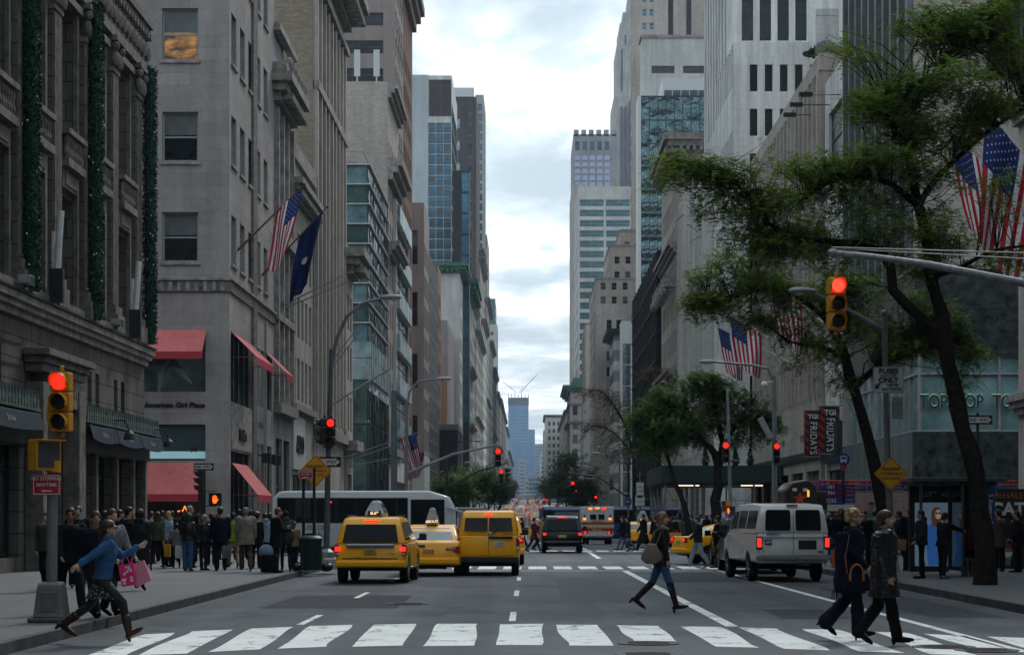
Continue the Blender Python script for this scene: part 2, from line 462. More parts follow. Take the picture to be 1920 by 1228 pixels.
GARL=paint('garland_green', (.006,.05,.03), .7, 0, .3, 30)
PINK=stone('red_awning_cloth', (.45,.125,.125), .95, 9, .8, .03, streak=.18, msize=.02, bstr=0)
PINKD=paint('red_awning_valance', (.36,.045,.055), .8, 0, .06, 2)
BLUEA=paint('navy_awning_cloth', (.018,.028,.042), .8, 0, .1, 4)
GOLD=paint('dark_bronze_letters', (.03,.022,.014), .5, .4)
WHT=paint('white_letters', (.62,.62,.6), .6)
GOLDB=paint('pale_letters', (.25,.23,.2), .6)
def lit_office():
 if 'lit_office' in MATS:return MATS['lit_office']
 m, nt, b=new_mat('lit_office');f=ramp(nt, noise_n(nt,1.1,None,4,.6,(1,1,2.2)), .38, .66, (.02,.012,.004), (1.,.46,.09))
 L(nt, f, b.inputs['Emission Color']);b.inputs['Emission Strength'].default_value=.22;b.inputs['Base Color'].default_value=(.02, .015, .01, 1);b.inputs['Roughness'].default_value=.2
 MATS['lit_office']=m;return m
 # ---- the brown stone department store at the near corner
def dept_store():
 b=Bld('department_store', 'dark brown stone department store with tall pilasters, green garlands and navy awnings', 'building', XL, 28, 75, -1, 30, 20.2, [S_SAKS,S_SAKST,DKMET,BLUEA,CORN])
 t=b.t;Y0=28
 # upper storeys: a pilaster every 4.17 m, a window bay between
 ys=[55.9+4.17*k for k in range(-6,5)]
 winrects=[]
 for a, c in zip(ys, ys[1:]):
  m=(a+c)/2-Y0
  if m+1.0>b.D:continue
  b.rects['s']+=[(m-1.05,8.3,m+1.05,11.7), (m-1.05,13.7,m+1.05,17.6)]
  for z, h in((8.3,3.4), (13.7,3.9)):
   b.wins.append(('window','sash',2.1,h,random.choice((0,1,2)),FRM,None,2,3,.09,(-.55,m,z),pi/2))
  w=b.w
  # balustrade, its apron panel and window hood
  w.box(.02, .42, m-1.2, m+1.2, 12.45, 12.7, 1);w.box(.02, .45, m-1.25, m+1.25, 13.45, 13.62, 1)
  for k in range(8):
   y=m-1.0+k*.285;w.lathe([(.05,12.7),(.1,12.9),(.05,13.1),(.09,13.3),(.06,13.45)], 8, (.28,y,0), 'z', 1)
  w.box(.02, .2, m-1.05, m+1.05, 11.85, 12.42, 1);w.box(.2, .24, m-.8, m+.8, 11.95, 12.3, 1)
  w.box(.02, .3, m-1.3, m+1.3, 17.62, 17.85, 1);w.box(.02, .16, m-1.3, m-1.06, 8.3, 17.6, 1);w.box(.02, .16, m+1.06, m+1.3, 8.3, 17.6, 1)
  w.box(.02, .35, m-1.25, m+1.25, 8.02, 8.25, 1)
  # ground storey small twin windows
  for d in(-.95, .25):
   if not 57<Y0+m<62.6:
    b.rects['s'].append((m+d,5.35,m+d+.62,6.5))
    b.wins.append(('window','sash',.62,1.15,0,FRM,None,1,2,.05,(-.35,m+d+.31,5.35),pi/2))
 b.depth=.62
 for y in ys:
  m=y-Y0
  if m>b.D-.4:m=b.D-.62
  w=b.w
  w.box(.02, .5, m-.62, m+.62, 8.02, 8.6, 1);w.box(.02, .42, m-.56, m+.56, 8.6, 8.9, 1)
  w.box(.02, .26, m-.5, m+.5, 8.9, 16.9, 0)
  for k in range(6):w.box(.26, .31, m-.44+k*.155, m-.35+k*.155, 8.95, 16.85, 1)
  # capital
  w.box(.02, .34, m-.55, m+.55, 16.9, 17.05, 1)
  for k in range(5):w.ell((.36,m-.44+.22*k,17.35), (.13,.12,.3), 8, 5, 1)
  for s_ in(-1, 1):w.ell((.4,m+s_*.5,17.75), (.16,.16,.16), 8, 5, 1)
  w.box(.02, .5, m-.66, m+.66, 17.92, 18.1, 1)
 b.band(18.1, .35, .34, 1);b.band(18.451, 1.0, .18, 0)
 # carved frieze
 y=1.;fr=MB()
 while y<b.D-.6:
  fr.ell((.24,y,19.0-b.zb), (.09,.16,.3), 8, 5);fr.tube([(.24,y+.2,18.75),(.27,y+.34,19.05),(.24,y+.5,19.25)], .05, 5);y+=.72
 fr.build('carved_frieze', S_SAKST, t, smooth=True)
 b.cornice(19.46, .8, .36, 1, dent=.5)
 # set-back attic
 b.w.box(-25, -.6, 0, b.D-.7, 20.0, 27.5, 0);b.w.box(-25, -.3, 0, b.D-.4, 24.2, 24.8, 1)
 for k in range(12):b.w.box(-.6, -.4, 1+k*3.9, 1.9+k*3.9, 20.0, 24.2, 1)
 # lower cornice with rusticated wall under it
 b.cornice(7.35, .58, .42, 4);b.band(7.94, .06, .5, 2)
 for r in range(4):
  z=4.75+r*.62
  b.w.box(.02, .05, 0, 28.7, z, z+.02, 2);
  # ground floor: shop windows between slim piers, portal
 shops=[(57-55.9+0+28-29.0+0,0)]
 spans=[(31,36.5), (37,42.5), (43,48.5), (49,56.6), (63.3,66.0), (66.35,69.3), (69.65,72.2), (72.5,74.4)]
 for a, c in spans:
  a-=Y0;c-=Y0;b.rects['s'].append((a,.55,c,3.75))
 FD=paint('green_black_shopfront', (.012,.018,.016), .4)
 for a, c in spans:
  a-=Y0;c-=Y0
  q=MB();q.box(-.45, -.40, a, c, .55, 3.75, 0)
  for z in(.56, 3.0):q.box(-.40, -.34, a, c, z, z+.1, 1)
  for y_ in(a, (a+c)/2, c-.1):q.box(-.34, -.28, y_, y_+.1, .55, 3.75, 1)
  q.build('shop_window', [glassy('shop_glass',(.03,.04,.045),.08,.1,.4),FD], t)
  # curb board of things on show behind the glass is part of the window: pale posters
  if a>30:
   q=MB();q.box(-.395, -.37, a+.5, a+1.5, .9, 2.7, 0);q.box(-.368, -.36, a+.6, a+1.4, 2.0, 2.5, 1)
   q.build('window_poster', [paint('poster_grey',(.20,.22,.23),.5,0,.4,2),paint('poster_red',(.25,.03,.04),.5)], t)
 for y_ in(63.0, 66.05, 69.35, 72.25, 74.5):
  b.w.box(.02, .16, y_-Y0-.05, y_-Y0+.28, .4, 3.9, 1)
 b.w.box(.02, .22, 0, 29, 3.78, 4.35, 2);b.w.box(.02, .22, 34.9, b.D, 3.78, 4.35, 2)
 for a, c in((62.9,66.9), (67.0,71.0), (71.1,75.1), (49.6,56.6), (43,49.4), (36,42.8)):
  a-=Y0;c-=Y0;q=MB();n=14
  vs=[];
  for i in range(n+1):
   u=i/n;y_=a+(c-a)*u;sag=.1*sin(pi*u)
   vs+=[(.24,y_,4.75), (.62,y_,4.62-sag*.3), (.75,y_,4.18-sag)]
  q.add(vs, [(3*i+j,3*i+3+j,3*i+4+j,3*i+1+j)for i in range(n)for j in(0,1)])
  aw=q.build('awning', BLUEA, t, smooth=True)
  text('5th Ave', .26, GOLDB, aw, (.70,(a+c)/2,4.36), (radians(75),0,pi/2), ext=.002)
  # cresting of small bronze leaves over the shop fronts
 q=MB();y_=15.
 while y_<b.D+.3:
  if not(28.9<y_<34.8):
   q.prism([(y_-.11,4.78),(y_+.11,4.78),(y_+.13,5.0),(y_+.05,5.08),(y_,5.3),(y_-.05,5.08),(y_-.13,5.0)], 'x', .5, .55)
  y_+=.34
 q.box(.02, .56, 15, 28.9, 4.7, 4.78);q.box(.02, .56, 34.8, b.D+.4, 4.7, 4.78)
 q.build('bronze_cresting', paint('green_bronze',(.10,.13,.12),.5,.3,.3,5), t)
 # portal with hood
 b.rects['s'].append((30.6,-.2,33.6,5.0))
 q=MB();a0=29.2;a1=34.7
 q.box(.02, .55, a0, a0+.9, -.2, 5.6, 0);q.box(.02, .55, a1-.9, a1, -.2, 5.6, 0);q.box(.02, .5, a0+.9, a1-.9, 5.0, 5.9, 0);q.box(.02, .55, a0, a1, 5.9, 6.15, 0)
 q.box(.02, .65, a0-.15, a1+.15, 6.15, 6.35, 0);q.box(.02, .8, a0-.3, a1+.3, 6.35, 6.55, 0);q.box(-.6, -.55, 30.6, 33.6, -.1, 5.0, 1)
 p=q.build('portal', [S_SAKST,paint('dark_doorway',(.035,.028,.024),.6)], t, bevel=.02)
 text('SAKS & COMPANY', .42, GOLDB, p, (.515,31.95,5.45), (pi/2,0,pi/2), ext=.01)
 b.finish()
 # gooseneck lamps
 for y_ in(67.0-Y0, 74.3-Y0):
  q=MB();q.tube([(.2,y_,4.4),(.5,y_,4.95),(.9,y_,4.95),(1.05,y_,4.6)], .035, 6);q.lathe([(.04,4.62),(.16,4.5),(.2,4.3),(.02,4.28)], 10, (1.05,y_,0))
  q.build('gooseneck_lamp', DKMET, t)
  # garlands
 for i, (y_, w_)in enumerate(((47.6,0),(55.9,0),(64.2,0),(73.4,0))):
  q=MB();rnd=random.Random(i)
  q.tube([(0,0,0),(0,0,10.15)], .2, 10, 0)
  for k in range(3400):
   a=rnd.uniform(-pi, pi);z=rnd.uniform(0, 10.2);r=rnd.uniform(.19, .28);l=.075
   c=Vector((r*cos(a),r*sin(a),z));u=Vector((rnd.gauss(0,1),rnd.gauss(0,1),rnd.gauss(0,1))).normalized()*l;v=u.cross(Vector((rnd.gauss(0,1),rnd.gauss(0,1),rnd.gauss(0,1)))).normalized()*l*.45
   q.add([c-u,c+v,c+u,c-v], [(0,1,2,3)], 0)
  g=q.build('garland', GARL, None, fixn=False, loc=(XL+.52,y_,8.05))
  tag(g, ['garland','green lit garland column hanging on the pilaster above the store portal','green lit garland column hanging between the portal hood and the shop corner','green lit garland column at the far corner of the brown store'][i], 'garland', 'green garland columns on the brown store')
  q=MB();
  for k in range(30):
   a=rnd.uniform(-pi, pi);q.ell((.285*cos(a),.285*sin(a),rnd.uniform(.2,10)), (.012,)*3, 6, 4)
  if i==0:bpy.data.objects.remove(g);continue
  q.build('fairy_light', emis('fairy_light',(.7,.8,.85),.4), g)
  q=MB()
  for z in(2.2, 4.9, 7.6):q.tube([(-.5,-.1,z),(-.12,-.1,z),(-.1,-.1,z)], .025, 6)
  q.build('bracket', FRML, g)
  # slim white floodlight mast fixtures on the ledge
 for i, (px, Y)in enumerate(((78,58.6),(228,70.3))):
  q=MB();q.box(-.2, .2, -.12, .12, 0, 1.0, 1);q.tube([(0,0,.9),(.12,0,2.7)], .11, 8, 0);q.box(-.14, -.06, -.05, .05, .3, 2.1, 0)
  tag(q.build('floodlight_bar',[FRMW,DKMET],None,loc=(XL+.6,Y,8.0)), ['white tube light standing on the ledge near the portal garland','white tube light on the ledge near the far corner garland'][i], 'light')
 for i, Y in enumerate((54.9,67.0)):
  q=MB();q.box(-.15, .15, -.28, .28, .12, .34, 0);q.box(-.05, .05, -.05, .05, 0, .12, 1);q.box(.15, .19, -.26, .26, .08, .36, 1)
  tag(q.build('floodlight',[FRML,DKMET],None,loc=(XL+.62,Y,8.0),bevel=.03), ['small pale floodlight box on the store ledge nearest the camera','small pale floodlight box on the ledge over the shop awnings'][i], 'light')
dept_store()
def awning(parent, f, X, side, u0, u1, zt, zb, proj, name='awning', val=.35):
 """a sloping cloth awning on the street ('s') or front ('f') wall; local coordinates of its building"""
 q=MB();o=-side
 def p(u, d, z):return(o*d, u, z)if f=='s' else(side*u, -d, z)
 a, b_, c, d=p(u0, .03, zt), p(u1, .03, zt), p(u1, proj, zb+val), p(u0, proj, zb+val)
 e, g=p(u1, proj+.01, zb), p(u0, proj+.01, zb)
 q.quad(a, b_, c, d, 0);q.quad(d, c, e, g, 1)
 k0=p(u0, .05, zb+val);k1=p(u1, .05, zb+val)
 t=.02
 q.tube([p(u0+.04,.1,zb+val),p(u0+.04,proj,zb+val)], .02, 5, 1);q.tube([p(u1-.04,.1,zb+val),p(u1-.04,proj,zb+val)], .02, 5, 1)
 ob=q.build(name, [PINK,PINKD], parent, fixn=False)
 md=ob.modifiers.new('s', 'SOLIDIFY');md.thickness=.015
 return ob
def corner_store():
 Y0=96.3
 b=Bld('corner_store', 'greige stone corner shop building with red awnings and brass star', 'building', XL, Y0, 113.2, -1, 26, 33.5, [S_AG,CORN,DKMET,S_SAKST])
 t=b.t;zb=b.zb
 rows=[(14.0,2.4), (18.85,2.4), (23.75,2.5), (28.6,2.5)]
 for z, h in rows:
  for k in range(5):
   u=.65+k*2.95
   b.rects['s'].append((u,z-zb,u+1.65,z+h-zb))
   b.wins.append(('window','sash',1.65,h,random.choice((0,1,2,3)),FRML,None,1,2,.08,(-.18,u+.82,z-zb),pi/2))
   b.w.box(.02, .1, u-.1, u+1.75, z-zb-.14, z-zb-.004, 1)
  for x in(-3.3, -9.2):
   u=-x-1.8
   b.rects['f'].append((u,z-zb,u+1.75,z+h-zb))
   v=0
   b.wins.append(('window','blind',1.75,h,v,FRML,lit_office()if(z>23 and z<25 and x>-4)else None,1,2,.09,(x+.925,.18,z-zb),0))
   b.w.box(x-.05, x+1.9, -.1, .02, z-zb-.15, z-zb-.004, 1)
 b.depth=.3
 b.band(12.55, .55, .1, 3);b.band(13.102, .12, .2, 1)
 for k in range(40):b.w.box(-.4-k*.42, -.22-k*.42, -.14, -.1, 12.6-zb, 13.05-zb, 1)
 # front openings: star window over a name band, teal lit panel, doorway
 for a, c, z0, z1 in((1.15,6.2,7.72,10.7), (1.15,6.2,4.4,6.15), (1.15,6.2,0,4.2), (7.2,12,7.72,10.7), (7.2,12,0,6.1)):
  b.rects['f'].append((a,z0-zb,c,z1-zb))
  # street openings
 for a, c, z0, z1 in((.5,7.6,7.3,10.7), (.5,7.6,0.1,4.9), (9.6,10.9,7.6,10.7), (11.3,12.6,7.6,10.7), (9.6,10.9,.1,5.6), (11.3,12.6,.1,5.6), (13.4,15.9,7.6,10.7), (13.4,15.9,.1,5.6)):
  b.rects['s'].append((a,z0-zb,c,z1-zb))
 SG=glassy('frosted_display_glass', (.10,.135,.14), .25);TG=paint('teal_light_panel', (.045,.075,.08), .3, 0, .1, 1)
 q=MB();q.box(-6.2, -1.15, .2, .26, 7.72-zb, 10.7-zb, 0)
 q.build('display_window', [SG], t)
 def star(cx, cz, r, r2, y0, y1, mat, rot=0, name='star'):
  P=[(cx+(r if i%2==0 else r2)*sin(pi*i/5+rot),cz+(r if i%2==0 else r2)*cos(pi*i/5+rot))for i in range(10)]
  s=MB();n=10
  s.add([(p[0],y1,p[1])for p in P]+[(cx,y0,cz)], [(i,(i+1)%n,n)for i in range(n)]);s.f.append(tuple(range(n))[::-1]);s.m.append(0)
  return s.build(name, mat, t)
 star(-3.0, 9.0-zb, 1.55, .6, .02, .19, paint('pewter_star',(.16,.19,.19),.4,.4), -.3)
 star(-2.9, 9.3-zb, .8, .32, -.12, .0, paint('dark_pewter_star',(.06,.075,.08),.4,.4), -.3)
 q=MB();q.box(-6.2, -1.15, .2, .26, 4.4-zb, 6.15-zb, 0);q.box(-6.2, -1.15, .15, .19, 4.5-zb, 4.85-zb, 1)
 q.build('backlit_panel', [TG,emis('cool_light_strip',(.45,.75,.8),.09)], t)
 star(-1.75, 4.98-zb, .24, .1, .10, .14, DKMET)
 q=MB();q.box(-6.2, -1.15, .2, .26, .0, 4.4, 0);q.box(-3.0, -2.85, .1, .2, 0, 3.0, 1);q.build('shop_entrance', [paint('dark_shop_interior',(.035,.028,.024),.6,0,.5,1),DKMET], t)
 for a, c, z0, z1 in((.5,7.6,7.3,10.7), (.5,7.6,.1,4.9), (9.6,10.9,7.6,10.7), (11.3,12.6,7.6,10.7), (9.6,10.9,.1,5.6), (11.3,12.6,.1,5.6), (13.4,15.9,7.6,10.7), (13.4,15.9,.1,5.6)):
  n=max(1, round((c-a)/1.6));
  q=MB();q.box(-.29, -.25, a, c, z0-zb, z1-zb, 0)
  for i in range(n+1):y=a+(c-a-.09)*i/n;q.box(-.25, -.15, y, y+.09, z0-zb, z1-zb, 1)
  q.build('shop_window', [GREEN if z0>5 else glassy('shop_glass_dark',(.02,.026,.03),.08),DKMET], t)
 for a, c in((7.2,12.0), ):
  q=MB();q.box(-c, -a, .2, .26, 0, 10.7, 0);q.build('shop_window', [G1], t)
 awning(t, 'f', XL, -1, 1.1, 7.3, 10.72-zb, 9.22-zb, 1.3);awning(t, 'f', XL, -1, 1.3, 7.3, 4.3-zb, 2.42-zb, 1.3)
 awning(t, 's', XL, -1, .6, 7.0, 10.65-zb, 9.1-zb, 1.25);awning(t, 's', XL, -1, .6, 5.9, 4.3-zb, 2.4-zb, 1.3)
 awning(t, 's', XL, -1, 12.8, 14.5, 10.7-zb, 9.2-zb, 1.2);awning(t, 's', XL, -1, 14.7, 16.2, 10.7-zb, 9.2-zb, 1.2)
 b.panel('s', .5, 7.6, 5.0, 7.2, 1, .06)
 b.piers('s', (7.7,), 1.5, 0, 33, .12, 3);b.piers('s', (12.9,), .35, 0, 12.4, .1, 0)
 text('American Girl Place', .36, GOLD, t, (-2.63,-.03,7.08-zb), bold=.006, ext=.04)
 text('Innisfice', .8, GOLD, t, (.1,3.9,5.75-zb), (pi/2,0,pi/2), ext=.05, bold=.02, sx=.9)
 text('CONRUIES', .42, paint('carved_letters',(.13,.12,.11),.8), t, (.03,11.2,6.6-zb), (pi/2,0,pi/2))
 b.finish()
 # bracket lamps by the shop door
 for i, y in enumerate((106.0,108.2,110.4)):
  q=MB();q.box(.02, .5, -.04, .04, -.04, .04);q.box(.3, .75, -.16, .16, -.42, .1)
  tag(q.build('wall_lamp',DKMET,t,loc=(0,y-Y0,5.0)), None)
  # brass star lights inside the door
 q=MB()
 for i in range(10):
  r=.34 if i%2==0 else.16;a=pi*i/5;a2=pi*(i+1)/5;r2=.16 if i%2==0 else.34
  for k in range(3):
   f_=k/3;x=(r*(1-f_))*sin(a)+r2*f_*sin(a2);z=(r*(1-f_))*cos(a)+r2*f_*cos(a2);q.ell((x,0,z), (.03,)*3, 6, 4)
 s=q.build('star_light', emis('amber_bulb',(1.,.22,.04),1.4), None, loc=(X_(343,95.6),96.1,Z_(962,96.0)))
 tag(s, 'amber star outlined in small bulbs hanging in the shop doorway', 'star light')
corner_store()
def left_row():
 o=-1
 # ornate narrow building with a large bracketed cornice
 b=Bld('ornate_building', 'narrow grey building with tall arched bays and a heavy bracketed cornice', 'building', XL, 113.4, 121.4, o, 22, 27.2, [S_GRY,CORN,G1])
 b.windows('s', 'sash', ny=2, bay=2.35, ww=1.5, fh=4.4, wh=3.0, z0=9.0, z1=25, u0=.7, depth=.3)
 b.windows('s', 'plain', nx=2, bay=3.6, ww=3.0, fh=9, wh=5.6, z0=.6, z1=7, u0=.5, glass=G3);b.piers('s', (.1,2.35,4.7,7.3), .5, 8, 25, .25, 1)
 b.band(7.6, .6, .45, 1);b.band(12.9, .4, .3, 1);b.band(17.4, .7, .5, 1);b.cornice(25.3, 1.5, 1.15, 1, dent=.4);b.band(26.9, .5, .8, 1)
 for k in range(14):b.w.ell((.8,.5+k*.56,27.6-b.zb), (.2,.2,.35), 6, 4, 1)
 b.band(29.3, .4, .4, 1);b.w.box(-8, -.1, .3, 5, 27-b.zb, 29.5-b.zb, 0);b.w.box(-8, .25, 0, 5.4, 29.6-b.zb, 29.9-b.zb, 1);b.finish()
 # shoe shop building with red-brick flank
 b=Bld('brick_flank_building', 'low stone-fronted building with exposed red brick flank above the shoe shop', 'building', XL, 121.6, 133.6, o, 20, 24.6, [S_TAN,CORN,S_RED,FRMW])
 b.windows('s', 'sash', ny=2, bay=2.2, ww=1.25, fh=3.9, wh=2.6, z0=9, z1=20.5, u0=.8, n=5)
 b.windows('s', 'plain', nx=2, bay=6, ww=5.2, fh=9, wh=3.8, z0=.5, z1=4.5, u0=.5, glass=G3)
 b.panel('f', 0, 20, -1, 24.5, 2, .04);b.panel('s', .2, 6.4, 4.6, 7.9, 3, .12);b.cornice(21.2, 1.1, .8, 1, dent=.5);b.band(23.6, 1.0, .25, 1);b.band(8.2, .4, .4, 1)
 text('ALDO', 1.5, DKMET, b.t, (.15,3.3,6.3), (pi/2,0,pi/2), ext=.05, bold=.03, sx=.95)
 b.finish()
 # tall buff brick
 b=Bld('buff_brick_tower', 'tall buff brick building with stone piers and arched top windows', 'building', XL, 133.8, 155.5, o, 26, 41.6, [S_BRK,S_TAN,CORN,G1])
 b.panel('s', 0, 21.7, -1, 41, 1, .05)
 zz=[9.2+3.9*k for k in range(6)]
 b.windows('s', 'sash', ny=2, bay=2.55, ww=1.45, fh=3.9, wh=2.5, z0=9.2, z1=30.6, u0=.9, depth=.35, n=8)
 b.windows('s', 'sash', ny=2, bay=2.55, ww=1.45, fh=9, wh=4.8, z0=31.6, z1=37, u0=.9, n=8);b.windows('s', 'plain', nx=2, bay=5, ww=4.3, fh=9, wh=5.2, z0=.6, z1=6.4, u0=.6, glass=G3)
 b.done['s']=1
 for k in range(9):b.piers('s', (.05+2.55*k,), .5, 8.4, 37.4, .32, 1)
 for k in range(8):b.w.lathe([(.73,0),(.73,.1)], 16, (.06,1.62+2.55*k,36.3-b.zb), 'x', 3)
 b.windows('f', 'sash', nx=2, ny=5, bay=5.4, ww=1.8, fh=8.2, wh=3.3, z0=20.2, z1=41, u0=8.0, lit=.3, frame=DKMET)
 b.band(7.2, .7, .5, 2, f='s');b.band(30.4, .6, .4, 2, f='s');b.band(37.5, .5, .5, 2, f='s');b.cornice(39.4, 2.0, 2.0, 2, dent=.7, f='s');b.finish()
 # small ornate shop corner
 b=Bld('small_ornate_building', 'small carved stone corner building with stacked bay windows beside the bus', 'building', XL+.25, 155.7, 161, o, 18, 22.9, [S_TAN,CORN])
 b.windows('s', 'sash', bay=2.3, ww=1.3, fh=4.0, wh=2.7, z0=8.4, z1=20.5, u0=.6);b.windows('s', 'plain', bay=4.6, ww=4.1, fh=9, wh=4.6, z0=.4, z1=5.4, u0=.4, glass=G1)
 b.band(6.8, .8, .9, 1);b.cornice(20.6, 1.9, 1.5, 1, dent=.5);b.finish()
 # ---- beyond the cross street: glass office with pale bands
 Y0=179.5
 b=Bld('glass_corner_office', 'low green glass corner office with thin white floor bands', 'building', XL, Y0, 204, o, 24, 33.6, [DKMET,FRMW,GREEN,PALE,MIRR])
 n=8
 z=20.0
 tops=[33.4-1.78*k for k in range(9)]
 for i, zt in enumerate(tops):
  zb=b.zb
  gl=GREEN if i%2 else BLUEG
  q=MB();z0=zt-1.78-zb;z1=zt-zb
  for f in 'sf':
   ln=24.5 if f=='s' else 24
   k=0;u=0
   while u<ln-.1:
    if f=='s':q.box(.03, .09, u, u+.07, z0+.1, z1-.1, 1)
    else:q.box(-u-.07, -u, -.09, -.03, z0+.1, z1-.1, 1)
    u+=1.4 if f=='s' else(3.6 if i%2 else 2.4)
  q.box(-24, .0, .0, 24.5, z0, z1, 0)
  q.box(-24.1, .22, -.22, 24.6, z1-.1, z1, 2)
  q.build('glass_storey', [glassy('storey_glass_%d'%(i%2),((.13,.24,.27),(.05,.10,.10))[i%2],.06,.1,.5),DKMET,FRMW], b.t)
 q=MB();q.box(-24, .3, -.3, 24.8, 14.0-zb, 17.38-zb, 0);q.box(-24, .31, -.31, 24.81, 15.9-zb, 15.96-zb, 1)
 for k in range(13):q.box(.3, .33, k*2, k*2+.05, 14.0-zb, 17.38-zb, 1)
 q.build('spandrel_panel', [PALE,DKMET], b.t)
 q=MB();q.box(-24, .1, -.1, 24.6, -1, 14.0-zb-.01, 0)
 for k in range(13):q.box(.1, .16, k*2, k*2+.08, -1, 13-zb, 1)
 for k in(0, 6.5, 10, 13.5):q.box(-k-.1, -k, -.16, -.1, -1, 13-zb, 1)
 for z_ in(4.2, 7.4, 10.4):q.box(-24, .17, -.17, 24.6, z_, z_+.1, 1)
 q.build('glass_storey', [MIRR,DKMET], b.t)
 q=MB();q.box(-23, -1, 1, 23, 33.4-zb, 33.8-zb)
 q.tube([(-20,.3,34.6-zb),(-.5,.3,34.6-zb),(-.5,22,34.6-zb)], .05, 6);q.build('roof', [FRML], b.t)
 # brick block with a sloped flank and antennas
 b=Bld('flank_wall_building', 'weathered tan brick party wall building with balcony cornices and rooftop antennas', 'building', XL, 204.3, 221, o, 26, 46.2, [S_BEI,CORN,CORNG,S_DRK])
 b.windows('s', 'sash', bay=2.6, ww=1.4, fh=4.1, wh=2.6, z0=9, z1=43);b.cornice(36.2, 2.2, 1.5, 1, f='s');b.cornice(44.6, 1.4, 1., 1, f='s');b.cornice(28.5, 1.4, 1.2, 1, f='s');b.band(8, .8, .6, 1, f='s');b.panel('f', 7, 11, 22, 40, 3, .03);b.finish()
 for i, x in enumerate((-3.2,-5.2,-7.6,-1.2)):
  q=MB();q.tube([(0,0,0),(0,0,2.2)], .08, 6);q.box(-.3, .3, -.2, .1, .9, 3.6)
  tag(q.build('cell_antenna',FRMW,None,loc=(XL+x,205,46.0)), 'white cell antenna panel on the brick party wall roof', 'antenna', 'cell antennas on the brick roof')
  # banded tower
 b=Bld('banded_tower', 'tall brown granite office tower with long dark window bands', 'building', XL-.45, 222, 236.5, o, 32, 84, [S_PNK,DKMET])
 zs=[12+5.95*k for k in range(12)]
 b.windows('f', 'plain', nx=5, bay=40, ww=17.5, fh=3.1, wh=1.45, z0=43.9, z1=83, u0=1.3, fr=.06, lit=0, blind=0, glass=G1)
 b.windows('s', 'plain', bay=3.4, ww=1.7, fh=3.1, wh=2.0, z0=16, z1=83, u0=.8, lit=0, blind=0, fr=.05, glass=G1)
 b.windows('s', 'plain', bay=3.4, ww=1.3, fh=6.2, wh=1.9, z0=17.5, z1=83, u0=2.55, lit=0, blind=0, fr=.0, depth=.15, glass=BRIGHT);b.finish()
 b=Bld('slim_brick_tower', 'slim brown brick tower rising beside the banded office tower', 'building', XL-.45, 237, 255, o, 20, 66.5, [S_RED,S_ORG,CORN])
 b.windows('s', 'sash', bay=2.6, ww=1.3, fh=3.6, wh=2.0, z0=12, z1=60);b.cornice(63.5, 3, 1.6, 2, f='s');b.finish()
 # white building with slanted panels standing proud
 b=Bld('white_panel_building', 'white stone building with pale panel bands between dark windows', 'building', XL+.3, 213, 236, o, 6, 35.6, [S_CNC,FRMW,PALE])
 for k in range(6):
  b.windows('s', 'plain', nx=3, bay=30, ww=21, fh=99, wh=2.5, z0=7.6+4.6*k, z1=10.2+4.6*k, u0=1.2, lit=0, blind=0, glass=G1, fr=.08);b.panel('s', 1, 22.4, 10.2+4.6*k, 12.1+4.6*k, 2, .35)
 b.windows('s', 'plain', nx=4, bay=30, ww=21, fh=99, wh=4.4, z0=1, z1=5.6, u0=1.2, glass=G3);b.finish()
 b=Bld('brown_office', 'brown granite office block with square dark windows', 'building', XL+.35, 268, 282, o, 14, 43.8, [S_PNK,DKMET,FRMW])
 b.windows('f', 'plain', nx=1, bay=14, ww=2.6, fh=8.3, wh=4.6, z0=10.6, z1=43, u0=.85, lit=0, blind=.1);b.windows('s', 'plain', bay=2.8, ww=1.5, fh=4.15, wh=2.9, z0=10.6, z1=42, u0=.8, lit=0, depth=.2);b.panel('f', 0, 14, -1, 9.8, 2, .08);b.panel('s', 0, 14, 4, 9.8, 2, .08);b.finish()
 b=Bld('blue_mirror_building', 'mirror glass building reflecting sky beside the brown office', 'building', XL+.3, 282.5, 312, o, 12, 39, [DKMET,MIRR,BRIGHT])
 b.windows('s', 'plain', nx=1, bay=3.2, ww=2.9, fh=4.3, wh=4.0, z0=2, z1=38.6, u0=.2, fr=.1, glass=BRIGHT, lit=0, blind=0, frame=FRML, depth=.1);b.windows('f', 'plain', bay=4, ww=3.4, fh=4.3, wh=3.6, z0=2, z1=38, glass=BLUEG, lit=0, blind=0);b.finish()
 b=Bld('orange_brick_building', 'narrow orange brick building with a small rooftop sign', 'building', XL+.2, 313, 323, o, 12, 41, [S_ORG,S_DRK]);b.windows('s', 'sash', bay=2.4, ww=1.3, fh=3.6, wh=2.1, z0=6, z1=39);b.panel('f', 3, 6, 36, 40, 1, .05);b.finish()
 # white glass tower behind, with dark and striped towers
 b=Bld('glass_panel_tower', 'blue green glass tower with a blank pale panelled flank', 'building', X_(847,395), 395, 425, o, 24, Z_(142,395), [S_CNC,DKMET,BLUEG,S_DRK])
 pal=stone('pale_metal_panel', (.36,.40,.42), 1.5, 12.4, .6, .05, streak=.2, offset=0)
 b.mats.append(pal);b.panel('f', 4.7, 12, -1, Z_(141,395), 4, .15)
 b.windows('f', 'plain', nx=1, bay=1.52, ww=1.42, fh=2.1, wh=1.95, z0=44, z1=Z_(222,395), u0=.15, n=3, fr=.07, glass=BLUEG, lit=.03, blind=.06, depth=.08)
 b.windows('s', 'plain', bay=2.2, ww=2.0, fh=4.1, wh=3.7, z0=10, z1=86, u0=.1, glass=BLUEG, lit=0, blind=0, depth=.08, fr=.05)
 b.panel('f', .1, 4.5, Z_(218,395), Z_(150,395), 3, .1);b.finish()
 b=Bld('low_glass_wing', 'low dark blue glass wing with a slanted mirrored top', 'building', X_(880,390), 390, 394, o, 3.2, Z_(320,390), [DKMET,BLUEG])
